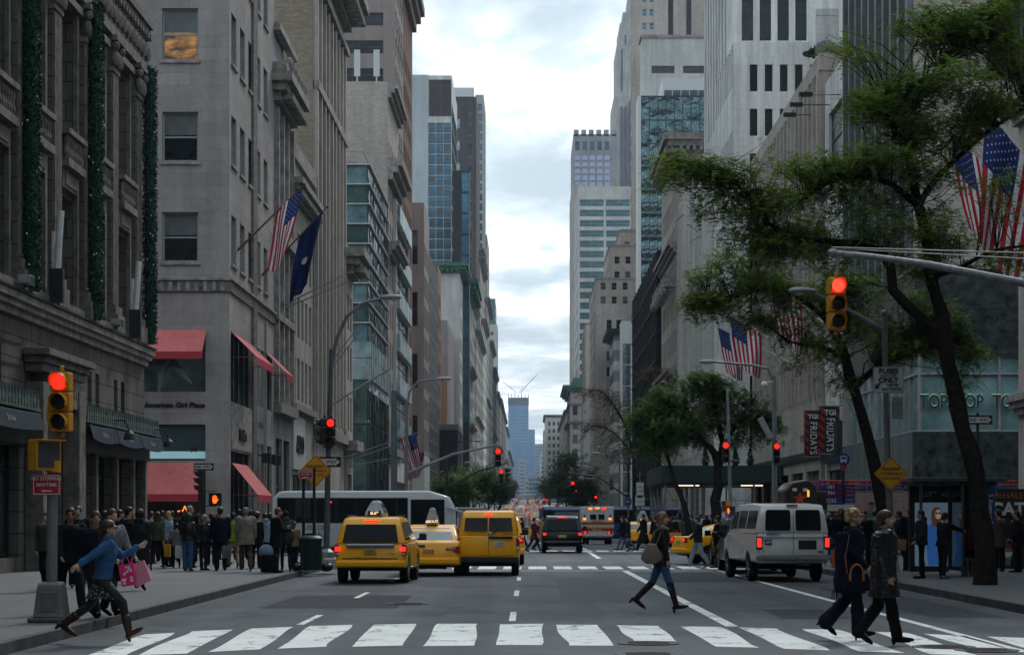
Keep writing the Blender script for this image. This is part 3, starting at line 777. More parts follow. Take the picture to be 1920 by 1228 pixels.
 b.windows('f', 'plain', bay=1.5, ww=1.4, fh=4.1, wh=3.8, z0=20, z1=Z_(322,390), u0=.1, glass=BLUEG, lit=0, blind=0, depth=.06, fr=.05);b.finish()
 b=Bld('dark_brick_tower', 'dark grey brick apartment tower with white corner windows', 'building', X_(893,560), 560, 600, o, 7.4, Z_(182,560), [S_DRK,FRMW])
 b.windows('f', 'sash', bay=40, ww=2.1, fh=6.2, wh=2.6, z0=30, z1=Z_(200,560), u0=4.6, glass=PALE, lit=0, blind=0, frame=FRMW);b.windows('f', 'sash', bay=40, ww=1.2, fh=3.1, wh=1.6, z0=30, z1=Z_(200,560), u0=1.2)
 b.panel('f', .6, 7, Z_(182,560), Z_(165,560), 1, .2);b.finish()
 b=Bld('striped_apartment_tower', 'slim beige apartment tower with blue glass stripes', 'building', X_(907,660), 660, 690, o, 2.8, Z_(178,660), [S_TAN,BLUEG])
 b.windows('f', 'plain', bay=6, ww=1.7, fh=3.3, wh=2.3, z0=40, u0=.5, glass=BLUEG, lit=0, blind=0);b.windows('s', 'plain', bay=3.2, ww=2.6, fh=3.3, wh=2.3, z0=20, u0=.5, glass=BLUEG, lit=0, blind=0);b.finish()
 b=Bld('mansard_building', 'ornate grey stone hotel with arched top windows and dark mansard roof', 'building', X_(900,588), 588, 640, o, 24, Z_(478,588), [S_TAN,CORN,G1])
 b.windows('f', 'sash', bay=2.1, ww=1.25, fh=8.8, wh=4.2, z0=Z_(540,588), z1=Z_(470,588), u0=1, grp=3, gap=1.3);b.windows('f', 'sash', bay=3.2, ww=2.2, fh=4.6, wh=2.6, z0=30, z1=Z_(545,588), u0=1.2)
 b.windows('s', 'sash', bay=3, ww=1.6, fh=4.6, wh=2.8, z0=10);b.cornice(Z_(492,588), 1.6, 1.4, 1);b.cornice(Z_(478,588), 1.8, 1.4, 1)
 b.finish()
 q=MB();zt=Z_(478, 588)-b.zb+2;q.add([(-.5,1,zt-.5),(-24,1,zt-.5),(-24,40,zt-.5),(-.5,40,zt-.5),(-9,10,zt+6.5),(-24,10,zt+6.5),(-24,30,zt+6.5),(-9,30,zt+6.5)], [(0,1,5,4),(0,4,7,3),(4,5,6,7),(2,3,7,6),(1,2,6,5)])
 rf=q.build('roof', paint('slate_roof',(.06,.065,.08),.6,0,.2,1), b.t)
 b=Bld('stepped_beige_tower', 'beige brick tower stepped behind the mansard roof', 'building', X_(913,690), 690, 730, o, 6, Z_(440,690), [S_ORG,S_TAN,BLUEG]);b.mats[0]=S_TAN
 b.windows('f', 'plain', bay=9, ww=2.0, fh=9, wh=5.6, z0=40, u0=2.6, glass=BLUEG, lit=0);b.windows('s', 'sash', bay=3, ww=1.6, fh=4, wh=2, z0=20);b.finish()
 b=Bld('green_cornice_building', 'grey limestone building with rounded green copper cornice', 'building', X_(862,372), 372, 392, o, 16, Z_(512,372), [S_TAN,CORNG,G1]);b.mats[0]=S_PNK if 0 else S_WHT
 b.windows('f', 'plain', bay=7, ww=2.4, fh=4.4, wh=2.7, z0=14, z1=Z_(530,372), u0=3.9, lit=.0);b.windows('s', 'sash', bay=2.6, ww=1.4, fh=4.1, wh=2.6, z0=8, z1=46);b.cornice(Z_(512,372), 1.8, 1.6, 1, dent=.9);b.finish()
 b=Bld('copper_topped_building', 'carved stone building with a sweeping dark green copper cornice', 'building', X_(878,420), 420, 452, o, 14, Z_(556,420), [S_TAN,CORNG,CORN])
 b.windows('s', 'sash', bay=2.9, ww=1.6, fh=4.2, wh=2.8, z0=8, z1=42);b.windows('f', 'sash', bay=2.9, ww=1.4, fh=4.2, wh=2.6, z0=8, z1=44);b.cornice(Z_(552,420), 3, 2.2, 1, dent=1.0);b.cornice(20, 1.2, 1.2, 2, f='s');b.cornice(32, 1.2, 1.2, 2, f='s');b.finish()
 specs=[('grey_office','blank grey stone office building behind the netted scaffold',326,350,822,29,S_GRY), ('grey_brown_office','brown stone office with an orange brick edge behind the netted scaffold',351,371,852,40,S_PNK)]
 b=Bld('dark_window_office', 'grey stone office with a column of large dark windows', 'building', XL+.5, 340, 371, o, 14, Z_(600,340), [S_GRY,S_PNK,S_ORG])
 b.windows('f', 'plain', bay=20, ww=2.6, fh=3.75, wh=2.1, z0=5, z1=34, u0=5.4, lit=0, blind=0);b.panel('f', .1, 5, -1, 34, 1, .1);b.panel('s', .1, 30, 3, 34, 1, .06);b.panel('f', .0, .9, -1, 25, 2, .14);b.windows('s', 'sash', bay=3, ww=1.6, fh=3.9, wh=2.2, z0=6, z1=33, depth=.1);b.finish()
 far=[(884,893,560,S_GRY,'grey stone office wall with narrow slit windows down the avenue','slit_window_office',3), (893,905,620,S_TAN,'tan stone office wall with a bright reflecting strip of glass','reflecting_strip_office',2), (905,912,600,S_WHT,'pale stone loft building with tall ribbed front down the avenue','ribbed_loft_building',2.4), (912,919,560,S_TAN,'tan loft building with stacked cornices down the avenue','stacked_cornice_building',2.6), (919,925,640,S_GRY,'dim grey loft building with a green metal roof edge','green_edge_building',2.6), (925,931,690,S_DRK,'dark brick loft building with a domed corner down the avenue','domed_loft_building',2.6), (931,937,735,S_TAN,'buff loft building with red banner down the avenue','red_banner_building',2.6), (937,942,748,S_WHT,'off white loft building with open arcade down the avenue','arcade_loft_building',2.6), (942,948,770,S_TAN,'low tan building before the blue tower','low_tan_building',3), (948,953,800,S_WHT,'pale narrow building just below the blue tower','pale_narrow_building',3), (953,962,845,S_GRY,'distant grey block at the foot of the blue tower','distant_grey_block',4)]
 for i, (a, c, ty, w, lab, nm, bay)in enumerate(far):
  Xf=XL+(i%3)*.25
  y0=px_y(a, Xf);y1=px_y(c, Xf)-.4
  b=Bld(nm, lab, 'building', Xf, y0, y1, o, 20, Z_(ty,y0), [w,CORN if w is not S_DRK else CORNG])
  b.windows('s', 'sash', bay=bay, ww=bay*.5, fh=4.1, wh=2.5, z0=6+b.zb, u0=.8);b.windows('f', 'sash', bay=2.8, ww=1.4, fh=4.1, wh=2.4, z0=8+b.zb, u0=.6)
  b.cornice(Z_(ty,y0)-1.2, 1.6, 1.3, 1);
  if i%2:b.cornice((Z_(ty,y0)+b.zb)*.5, .8, .8, 1)
  b.finish()
 b=Bld('teal_glass_tower', 'teal glass tower with small balconies above the far roofs', 'building', X_(929,1010), 1010, 1040, o, 5, Z_(560,1010), [GREEN,FRML])
 b.windows('f', 'plain', bay=2.2, ww=1.9, fh=3.6, wh=3, z0=20, glass=GREEN, lit=0, blind=0, depth=.08);b.windows('s', 'plain', bay=3, ww=2.6, fh=3.6, wh=3, z0=20, glass=BLUEG, lit=0, blind=0);b.finish()
 b=Bld('cream_apartment_tower', 'cream apartment tower with small square windows and balconies', 'building', X_(932,960), 960, 990, o, 6.5, Z_(608,960), [paint('cream_stucco',(.55,.53,.47),.8),BLUEG])
 b.windows('f', 'sash', bay=2.3, ww=1.1, fh=3.9, wh=1.7, z0=30, u0=1.8);b.windows('s', 'plain', bay=7, ww=4, fh=3.9, wh=2.6, z0=25, glass=BLUEG, lit=0, blind=0);b.finish()
 # netted scaffold box over the pavement
 t=thing('netted_scaffold', 'black netted scaffold box standing over the pavement beyond the trees', 'scaffold', (-11.4,318,gz(318)))
 NET=paint('black_netting', (.03,.033,.036), .9, 0, .35, 1.5)
 q=MB();q.box(-5, 0, 0, 24, 4, 15.2);q.build('netting', NET, t, bevel=.1)
 q=MB();q.box(-5.1, .1, -.1, 24, 15.2, 16.1);q.build('fascia', paint('grey_canvas',(.16,.17,.17),.8), t)
 for x in(-5, -2.5, 0):
  for y in(0, 8, 16, 24):q=MB();q.tube([(x,y,-.3),(x,y,4)], .06, 6);q.build('post', STEEL, t)
  # far off towers beyond the avenue's end
 def tower(nm, lab, a, c, ty, Y, mat, fh=4.5, bands=True, dep=40):
  X0, X1=X_(a, Y), X_(c, Y);t=thing(nm, lab, 'tower', (X0,Y,8));q=MB();H=Z_(ty, Y)-8
  q.box(0, X1-X0, 0, dep, -5, H, 0);q.build('wall', [mat], t)
  k=6.;
  q=MB()
  while k<H-4 and bands:q.box(.8, X1-X0-.8, -.25, 0, k, k+fh*.55, 0);k+=fh
  if bands:q.build('window_band', [BLUEG], t)
  return t, H, X1-X0
 T1=paint('tower_blue_glass', (.08,.19,.36), .15, 0, .2, .05);T2=paint('tower_grey', (.22,.24,.27), .7, 0, .1, .05);T3=paint('tower_buff', (.35,.30,.26), .8, 0, .1, .05)
 t, H, W=tower('unfinished_tower', 'tall blue glass skyscraper under construction with cranes on top', 953, 991, 760, 3000, T1, 5)
 q=MB();q.box(1, W-1, 1, 39, H, H+12)
 for k in range(4):q.box(-.5, W+.5, -.5, 40, H+3*k+2, H+3*k+2.6)
 for k in range(7):q.box(k*W/6-.4, k*W/6+.4, -.6, 0, H, H+17)
 q.build('steel_frame', paint('dark_red_steel',(.06,.045,.06),.7), t)
 q=MB();q.quad(*[(x,-.3,z)for x,z in((2,0),(5,0),(5,H),(2,H))]);q.build('curtain_wall', [T1], t)
 for k, (x, dx, dz)in enumerate(((10,-18,14),(20,24,26))):
  q=MB();q.tube([(x,10,H),(x,10,H+22)], .5, 5);q.tube([(x-dx*.2,10,H+20),(x,10,H+22),(x+dx,10,H+22+dz)], .45, 5);q.tube([(x,10,H+27),(x+dx*.5,10,H+22+dz*.5)], .2, 4)
  tag(q.build('tower_crane',DKMET,None,loc=(t.location.x,3000,8)), ['tower crane with jib tipped low over the unfinished tower roof','luffing crane with jib raised steeply on the unfinished tower'][k], 'crane')
 tower('slab_tower', 'pale blue slab tower behind the unfinished tower', 985, 1003, 805, 3200, T1)
 tower('low_blue_tower', 'low hazy blue tower at the end of the avenue', 1002, 1018, 832, 2900, T2)
 tower('buff_block', 'small buff block at the foot of the unfinished tower', 972, 985, 862, 2400, T3)
 tower('wide_pale_block', 'wide pale hazy block closing the end of the avenue', 988, 1012, 886, 2000, T2)
 tower('buff_chimney_block', 'slim buff block standing beside the road at the horizon', 984, 991, 893, 1950, T3)
left_row()
def right_row():
 o=1
 # nearest: stone corner pier at the edge of the picture
 b=Bld('limestone_corner_building', 'plain limestone building at the near corner beside the tree', 'building', XR, 30, 71.2, o, 25, 16.5, [S_TAN,CORN,DKMET])
 b.windows('s', 'sash', bay=3.6, ww=1.7, fh=4.3, wh=2.6, z0=7.4, z1=16);b.windows('s', 'plain', nx=3, bay=6, ww=4.6, fh=9, wh=3.8, z0=.5, z1=4.5, glass=G3);b.cornice(5.3, .7, .5, 1);b.cornice(15.6, .8, .7, 1);b.finish()
 # glass clothes shop with dark office tower above
 Y0=90.6
 b=Bld('clothing_store', 'green glass corner clothing shop under a dark stone office block', 'building', XR, Y0, 111.2, o, 42, 60, [paint('black_marble',(.032,.042,.042),.25,0,.5,2,spec=.6),FRML,S_TAN,DKMET,G1,paint('grey_metal_cladding',(.13,.145,.15),.45,.3,.15,2)])
 t=b.t;zb=b.zb
 gl=glassy('shop_curtain_glass', (.14,.24,.24), .1, .02, .5)
 def storey(z0, z1, step, mid=None):
  q=MB();q.box(.3, 42, .3, 20, z0, z1, 0)
  u=0
  while u<20:q.box(.2, .3, u, u+.09, z0, z1, 1);u+=2.1
  u=.3
  while u<42:q.box(u, u+.11, .2, .3, z0, z1, 1);u+=step
  for z in[z0, z1-.09]+([mid]if mid else[]):q.box(.18, 42, .18, .3, z, z+.1, 1);q.box(.18, .3, .3, 20, z, z+.1, 1)
  w=q.build('glass_storey', [gl,FRML], t)
  return w
  # curtains show as pale vertical folds behind the upper glazing
 st=storey(5.6, 9.1, 3.6, 8.2)
 q=MB();rnd=random.Random(4)
 for u0, u1 in((7.9,11.3), (11.6,15.0)):
  u=u0
  while u<u1:q.box(u, u+.13, .285, .299, 5.8, rnd.uniform(8.9,9.0), rnd.choice((0,0,1)));u+=.21
 q.build('curtain', [paint('pale_curtain',(.16,.22,.21),.8),paint('warm_curtain',(.35,.26,.15),.8)], st)
 st=storey(0, 3.25, 3.0)
 q=MB();rnd=random.Random(5);u=3.6
 while u<24:q.box(u, u+.12, .285, .299, 1.8, 3.0, rnd.choice((0,0,1)));u+=.22
 q.build('curtain', [bpy.data.materials['pale_curtain'],bpy.data.materials['warm_curtain']], st)
 q=MB();q.box(0, 42, 0, 20.6, 3.25, 5.6, 0)
 q.build('marble_band', [b.mats[0]], t);q=MB();q.box(-.02, 0, .3, 20.5, 3.3, 5.55);
 for k in range(10):q.box(-.04, -.02, 1+2*k, 1.03+2*k, 3.3, 5.55)
 q.build('metal_panel', [b.mats[5]], t)
 q=MB();q.box(.05, 42, .05, 20.6, 9.1, 13.0, 0);q.box(.05, 42, .04, .05, 11.2, 11.24, 1);q.build('marble_band', [b.mats[0],DKMET], t)
 EW=emis('pale_neon', (.45,.62,.55), .2)
 for x in(1.75, 5.05):text('TOPSHOP', .88, DKMET, t, (x,.12,6.95), ext=.04, sx=.74)
 for x in(1.75, 5.05):text('TOPSHOP', .88, EW, t, (x+.015,.19,6.97), ext=.01, bold=.012, sx=.74)
 # office block over it
 zt=60;q=MB();
 def z2(py, Y=Y0):return Z_(py, Y)-zb
 rects=[]
 w=MB();b.rects['s']=[];b.rects['f']=[]
 for k in range(6):
  z0=14.2+k*7.3
  u=.5
  while u<19.4:b.rects['s'].append((u,z0,u+1.45,z0+5.0));b.wins.append(('window','plain',1.45,5.0,random.choice((0,1,2)),DKMET,None,1,3,.1,(.2,u+.72,z0),-pi/2));u+=2.05
  u=3.3 if k%1==0 else 3
  while u<38:
   b.rects['f'].append((u,z0+6.45-6.4,u+3.3,z0+3.9));b.wins.append(('window','plain',3.3,3.85,0,FRM,None,2,1,.1,(u+1.65,.2,z0+.05),0));u+=3.9
 b.depth=.3;o_=b.w
 H=b.H
 for f, ln in(('s',20.6), ('f',42)):wallface(o_, b.to(f), ln, 13.0, H, b.rects[f], .3, 2)
 o_.quad((0,20.6,0), (42,20.6,0), (42,20.6,H), (0,20.6,H), 2);o_.quad((0,0,H), (42,0,H), (42,20.6,H), (0,20.6,H), 2)
 k=0
 while k<20:o_.box(-.28, .02, k+.1, k+.34, 13.0, H, 3 if int(k)%2 else 5);k+=2.05
 b.mats=b.mats;o_.build('wall', b.mats, t, fixn=False)
 b.wins.sort(key=lambda w:w[10][2]*1.+abs(w[10][0])*.3)
 for w_ in b.wins[:100]:link('window', win_mesh(w_[1],w_[2],w_[3],w_[4],w_[5],w_[6],w_[7],w_[8],w_[9]), t, w_[10], (0,0,w_[11]))
 q=MB()
 for k in range(5):q.box(7.2+(k%3)*3.7, 8.0+(k%3)*3.7, .23, .25, 23.2+(k//3)*.9, 23.35+(k//3)*.9)
 q.build('ceiling_lamp', emis('warm_office_lamp',(1.,.75,.45),.4), t)
 # narrow marble building and striped restaurant banners
 b=Bld('marble_sliver_building', 'narrow white marble building behind the striped restaurant banners', 'building', XR+.2, 111.6, 119, o, 16, 27.5, [S_CNC,FRMW,DKMET]);b.panel('s', .3, 7, 9.6, 12.5, 1, .1)
 b.windows('s', 'plain', nx=3, bay=8, ww=6, fh=9, wh=4.0, z0=.4, z1=4.6, u0=.7, glass=G1);b.windows('s', 'plain', bay=8, ww=5, fh=99, wh=3.4, z0=22, z1=25.6, u0=1, glass=G3);b.w.box(-.35, -.0, .4, 7, 4.9, 7.2, 2)
 b.finish();text('FRIDAYS', 1.3, WHT, b.t, (-.37,3.6,6.0), (pi/2,0,-pi/2), sx=.8, bold=.02)
 # fluted limestone block
 b=Bld('limestone_ribbed_block', 'long limestone block of close narrow windows behind the flags', 'building', XR, 119.4, 156, o, 45, 29.4, [S_WHT,S_TAN,CORN,DKMET])
 b.mats[0]=S_TAN
 for z0, h in((9.4,2.7), (13.2,2.7), (17,2.7), (20.8,2.7), (24.6,2.5)):
  b.windows('s', 'plain', ny=2, bay=1.95, ww=.85, fh=99, wh=h, z0=z0, z1=z0+h+.1, u0=.8, lit=0, blind=.1, depth=.3, fr=.04)
 b.windows('s', 'plain', nx=3, bay=7, ww=5.6, fh=9, wh=4.2, z0=.3, z1=4.6, u0=.8, glass=G1)
 for k in range(18):b.piers('s', (.15+1.95*k,), .42, 9, 28.4, .22, 1)
 b.band(5.2, .5, .2, 3, f='s');b.band(28.4, 1.0, .12, 0);b.finish()
 for u in(8, 17.6):text('ST 703', .62, DKMET, b.t, (-.03,u,6.9), (pi/2,0,-pi/2))
 # white block with rounded windows across the side street
 Y0=170.5
 b=Bld('rounded_window_block', 'white concrete block with tall round-cornered windows', 'building', XR, Y0, 188, o, 52, Z_(80,Y0), [S_CNC,FRMW,S_GRY])
 b.windows('f', 'round', bay=1.29*1.0, ww=.66, fh=3.8, wh=2.3, z0=Z_(82,Y0)-1.7-2.4-3.8*8, z1=Z_(82,Y0)-1.2, u0=1.4, lit=0, blind=0, frame=DKMET, glass=G1, n=9)
 b.windows('s', 'plain', bay=1.75, ww=.85, fh=7.4, wh=3.6, z0=9, z1=43, lit=0, blind=0, fr=.05);b.finish(parapet=0)
 t=b.t
 b=Bld('setback_office_slab', 'tall grey office slab with dark vertical window strips set back above the white block', 'building', XR+1.4, 190, 215, o, 40, 92, [S_WHT,DKMET,S_GRY])
 b.mats[0]=S_CNC;b.windows('f', 'plain', bay=1.7, ww=1.1, fh=6, wh=5.6, z0=41, z1=90, u0=1.4, lit=0, blind=0, n=4, glass=G1, fr=.03);b.windows('s', 'plain', bay=3, ww=1.4, fh=99, wh=48, z0=41, z1=90, lit=0, blind=0, glass=G1);b.finish()
 b=Bld('grey_setback_tower', 'grey stone tower with deep dark slots rising behind the white block', 'building', X_(1470,200), 200, 230, o, 30, 100, [S_WHT,DKMET])
 b.windows('f', 'plain', bay=5, ww=2.9, fh=99, wh=55, z0=40, z1=97, u0=3.4, lit=0, blind=0, glass=G1, fr=.05);b.finish()
 b=Bld('fluted_limestone_block', 'pale limestone block with close vertical ribs beyond the white block', 'building', XR, 197, 233.5, o, 40, 38, [S_WHT,S_TAN,CORN])
 for z0 in range(7):b.windows('s', 'plain', bay=2.2, ww=.9, fh=99, wh=3.0, z0=9+4.1*z0, z1=12.2+4.1*z0, u0=.9, lit=0, blind=.1, fr=.04)
 for k in range(16):b.piers('s', (.1+2.2*k,), .5, 8, 37, .3, 0)
 b.windows('f', 'sash', bay=3, ww=1.5, fh=4.2, wh=2.5, z0=8);b.windows('s', 'plain', nx=3, bay=7, ww=6, fh=9, wh=4.4, z0=.5, z1=5, glass=G3);b.finish()
 b=Bld('beaux_arts_building', 'ornate beige building with bracketed balconies and an urn cornice', 'building', XR, 236, 263, o, 9, Z_(282,236), [S_TAN,CORN,S_WHT])
 b.windows('s', 'sash', bay=2.8, ww=1.4, fh=4.1, wh=2.7, z0=9, z1=42);b.windows('f', 'sash', bay=3.6, ww=1.3, fh=4.1, wh=2.4, z0=20, z1=42, n=1, u0=.6);b.cornice(Z_(282,236)-.4, 2.2, 1.6, 1, dent=.8);b.cornice(33, 1.2, 1.1, 1, f='s');b.cornice(18, 1.2, 1.3, 1, f='s')
 for k in range(6):b.w.box(-1.4, .02, 2+k*4.2, 3.6+k*4.2, 29.4, 30.8, 1);b.w.ell((-1.2,2.8+k*4.2,29.2), (.5,.6,.7), 8, 5, 1)
 b.finish()
 b=Bld('netted_building', 'dark building wrapped in black scaffold netting with blue hoist', 'building', XR-.4, 266, 330, o, 13, Z_(470,266), [paint('black_net_wrap',(.018,.02,.024),.9,0,.6,.5),DKMET,paint('blue_tarp',(.02,.04,.09),.7)])
 for k in range(9):b.band(4+k*3.7, .15, .2, 1)
 for k in range(12):b.piers('s', (1+k*5.4,), .2, 0, 37, .2, 1)
 for k in range(5):b.piers('f', (.5+k*2.4,), .15, 0, 37, .25, 1)
 b.panel('f', 4, 7.2, 18, 24.5, 2, .8);b.panel('f', 7.6, 8, 10, 37, 2, .5);b.finish()
 # tall mirror glass block with stone tower behind
 Y0=345
 b=Bld('mirror_glass_tower', 'tall mirror glass office block with wavy reflections and a white edge', 'building', X_(1197,Y0), Y0, 352, o, 14.5, Z_(180,Y0), [DKMET,FRMW,MIRR])
 b.windows('f', 'plain', bay=1.45, ww=1.38, fh=4.05, wh=3.95, z0=Z_(180,Y0)-.1-4.05*17, z1=Z_(180,Y0), u0=.5, fr=.03, depth=.06, glass=glassy('wavy_mirror',(.10,.16,.17),.04,1.2,.45,.75), lit=0, blind=0)
 b.panel('f', 0, .45, 0, Z_(180,Y0), 1, .1);b.panel('s', 0, 7, 0, Z_(180,Y0), 1, .05);b.finish()
 b=Bld('glass_penthouse', 'white framed glass penthouse on the mirror glass block', 'building', X_(1243,Y0+3), Y0+3, 370, o, 9.2, Z_(140,Y0), [FRMW,MIRR], base=Z_(182,Y0))
 b.windows('f', 'plain', bay=1.5, ww=1.4, fh=9, wh=1.7, z0=Z_(181,Y0), z1=Z_(160,Y0), u0=.2, glass=MIRR, lit=0, blind=0, depth=.1);b.finish(low=0)
 Y0=400
 b=Bld('stone_slab_tower', 'plain grey stone tower with two dark slots near its top', 'building', X_(1203,Y0), Y0, 406, o, 17, Z_(72,Y0), [S_GRY,CORN]);b.mats[0]=S_WHT
 b.windows('f', 'plain', nx=3, bay=6.3, ww=4.6, fh=99, wh=1.5, z0=Z_(138,Y0), z1=Z_(120,Y0), u0=2.0, lit=0, blind=0);b.band(Z_(72,Y0), .6, .3, 1);b.finish()
 Y0=440
 b=Bld('brick_stripe_tower', 'buff brick skyscraper with black vertical stripes cropped by the sky', 'building', X_(1185,Y0), Y0, 446, o, 19, Z_(-120,Y0), [S_BRK,DKMET,S_TAN]);b.mats[0]=S_BEI
 b.windows('f', 'sash', bay=1.6, ww=1.05, fh=3.0, wh=1.5, z0=70, z1=Z_(-100,Y0), u0=2.2, n=2, glass=BLUEG, lit=0, blind=.1, frame=FRMW);b.windows('s', 'sash', bay=3, ww=1.5, fh=3.2, wh=1.8, z0=20)
 for u in(8.0, 12.0, 16.0):b.panel('f', u, u+1.1, 50, Z_(-110,Y0), 1, .05)
 b.finish()
 # stepped beige brick
 for i, (a, ty, Y0, W, lab, nm)in enumerate(((1162,430,420,4,'top step of the beige brick building beside the black netting','beige_brick_top_step'),(1143,458,418,6.5,'middle step of the beige brick building beside the black netting','beige_brick_middle_step'),(1117,520,416,9,'lowest wide step of the beige brick building','beige_brick_low_step'))):
  b=Bld(nm, lab, 'building', X_(a,Y0), Y0, 440+i*10, o, W, Z_(ty,Y0), [S_BEI,CORN])
  b.windows('f', 'sash', bay=2.3, ww=1.1, fh=3.1 if i<2 else 2.9, wh=1.5, z0=Z_(ty,Y0)-2.6-2.9*8, u0=1.0, frame=FRML, n=(1,2,2)[i]if i<2 else 3, lit=0);b.windows('s', 'sash', bay=3, ww=1.3, fh=3.1, wh=1.7, z0=10);b.band(Z_(ty,Y0)-.5, .5, .12, 1);b.finish()
 b=Bld('grey_stone_building', 'grey stone building with three rows of plain windows', 'building', X_(1117,405), 405, 414, o, 7, Z_(570,405), [S_TAN,CORN]);b.windows('f', 'sash', bay=2.0, ww=1.05, fh=3.2, wh=1.9, z0=30, z1=44, u0=2.2, n=3, lit=0);b.windows('s', 'sash', bay=3, ww=1.5, fh=3.4, wh=1.9, z0=6);b.finish()
 b=Bld('sloped_eave_building', 'grey striped building with a dark projecting eave', 'building', X_(1152,380), 380, 402, o, 4.4, Z_(622,380), [S_GRY,S_WHT,DKMET])
 for k in range(8):b.band(6+k*3.9, 1.8, .06, 1)
 b.windows('s', 'plain', bay=2.4, ww=1.3, fh=3.9, wh=1.6, z0=8, lit=0, depth=.1);b.band(Z_(625,380), .8, 1.5, 2);b.finish()
 b=Bld('bright_glass_strip', 'narrow mirror glass building catching the sky beside the black netting', 'building', X_(1165,372), 372, 379, o, 2.0, Z_(602,372), [FRMW,BRIGHT]);b.windows('f', 'plain', bay=2, ww=1.4, fh=4, wh=3.8, z0=2, u0=.3, glass=BRIGHT, lit=0, blind=0, depth=.05);b.finish()
 b=Bld('beige_slab', 'blank beige slab building with a grey side standing over the avenue trees', 'building', X_(1098,560), 560, 600, o, 5.5, Z_(608,560), [S_BEI,S_GRY,DKMET]);b.windows('s', 'sash', bay=4, ww=1.4, fh=4, wh=2, z0=10);b.finish()
 b=Bld('glass_bay_building', 'small steel and glass fronted building at the foot of the beige slab', 'building', X_(1094,520), 520, 545, o, 6, Z_(840,520)+12, [FRML,G1]);b.windows('f', 'plain', bay=2.2, ww=1.7, fh=4, wh=3.4, z0=4, u0=2, glass=G1, lit=.1);b.finish()
 Y0=760
 b=Bld('striped_office_tower', 'tall office tower with white floor bands and green glass strips', 'building', X_(1084,Y0), Y0, 830, o, 21, Z_(350,Y0), [S_WHT,GREEN,S_TAN])
 b.windows('f', 'plain', nx=2, bay=10.0, ww=9.2, fh=3.92, wh=2.55, z0=Z_(350,Y0)-3.6-3.92*20, z1=Z_(352,Y0)-1, u0=.6, glass=GREEN, lit=0, blind=.0, fr=.12, frame=FRML);b.windows('s', 'plain', bay=4, ww=2.4, fh=6, wh=3.4, z0=20, glass=GREEN, lit=0);b.finish()
 b=Bld('thin_edge_tower', 'thin tan slab edge beside the striped office tower', 'building', X_(1073,900), 900, 960, o, 6, Z_(345,900), [S_TAN,S_ORG]);b.windows('s', 'sash', bay=4, ww=2, fh=4, wh=2, z0=30);b.finish()
 Y0=980
 b=Bld('crenellated_tower', 'grey tower with notched parapet and rows of white and violet windows', 'building', X_(1075,Y0), Y0, 1040, o, 21.5, Z_(252,Y0), [S_GRY,FRMW,S_WHT])
 b.windows('f', 'plain', bay=3.65, ww=2.9, fh=3.3, wh=2.3, z0=Z_(350,Y0), z1=Z_(285,Y0), u0=.6, glass=paint('violet_white_glass',(.42,.44,.62),.3), lit=0, blind=0, n=6);b.windows('f', 'plain', bay=3.65, ww=2.2, fh=99, wh=4.4, z0=Z_(282,Y0), z1=Z_(264,Y0), u0=.9, lit=0, blind=.0, n=6)
 for k in range(6):b.w.box(.3+k*3.7, 2.6+k*3.7, 0, 4, b.H-1, b.H+2.2, 0)
 b.finish()
 # the great stepped skyscraper
 Y0=1300;t=thing('stepped_skyscraper', 'famous shaped limestone skyscraper with stepped top and violet window lines', 'skyscraper', (X_(1145,Y0),Y0,14));zb=14
 t['label']='grey limestone skyscraper stepping in towards its narrow top'
 q=MB();A=lambda px:X_(px, Y0)-t.location.x
 lv=[(1145,1230,355), (1151,1225,180), (1157,1220,82), (1163,1215,40), (1169,1208,18)]
 for i, (a, c, ty)in enumerate(lv):
  q.box(A(a), A(c), i*2, 60-i*2, 0 if i==0 else Z_(lv[i-1][2],Y0)-zb-1, Z_(ty,Y0)-zb, 0)
 q.build('wall', [S_TAN], t)
 VI=paint('violet_window_line', (.06,.06,.12), .5)
 for a, ty, by, yy in((1156,362,600,-.3), (1164,200,600,-.3), (1172,200,600,-.3), (1180,190,600,-.3), (1165,90,170,1.7), (1172,62,168,3.7)):
  q=MB();q.box(A(a), A(a+3), yy if ty>300 or by>500 else yy+2, yy+2.8 if by>500 else yy+5, Z_(by,Y0)-zb, Z_(ty,Y0)-zb);q.build('window_strip', [VI], t)
 q=MB();q.tube([(A(1186),30,Z_(20,Y0)-zb),(A(1186),30,Z_(-60,Y0)-zb)], [4,.5], 8);q.build('mast', [STEEL], t)
 # far ornate corner with green copper
 Y0=700
 b=Bld('green_roofed_building', 'ornate grey stone building with green copper roof crown and balconies', 'building', X_(1069,Y0), Y0, 760, o, 7, Z_(735,Y0), [S_TAN,CORNG,CORN])
 b.windows('f', 'sash', bay=3.4, ww=1.7, fh=5, wh=3.2, z0=22, z1=Z_(745,Y0), u0=.9, n=2);b.windows('s', 'sash', bay=3, ww=1.5, fh=4.6, wh=2.8, z0=12);b.cornice(Z_(735,Y0), 2.4, 2.6, 1);b.cornice(Z_(795,Y0), 1, 1.2, 2);b.cornice(Z_(760,Y0), .8, .8, 2)
 b.w.prism([(0,0),(7,0),(6,3.2),(1.2,3.2)], 'y', 1, 20, 1);b.w.T=None
 for v in range(len(b.w.v)-8, len(b.w.v)):b.w.v[v]=(b.w.v[v][0], b.w.v[v][1], b.w.v[v][2]+b.H+2)
 b.finish()
 far=[(1049,1062,770,S_TAN,'shaded tan building with black fire balconies down the avenue','fire_balcony_building'), (1040,1048,790,S_GRY,'grey bracketed building before the white corner block','bracketed_grey_building'), (1029,1037,812,S_GRY,'low grey shop block beyond the white corner block','low_grey_block')]
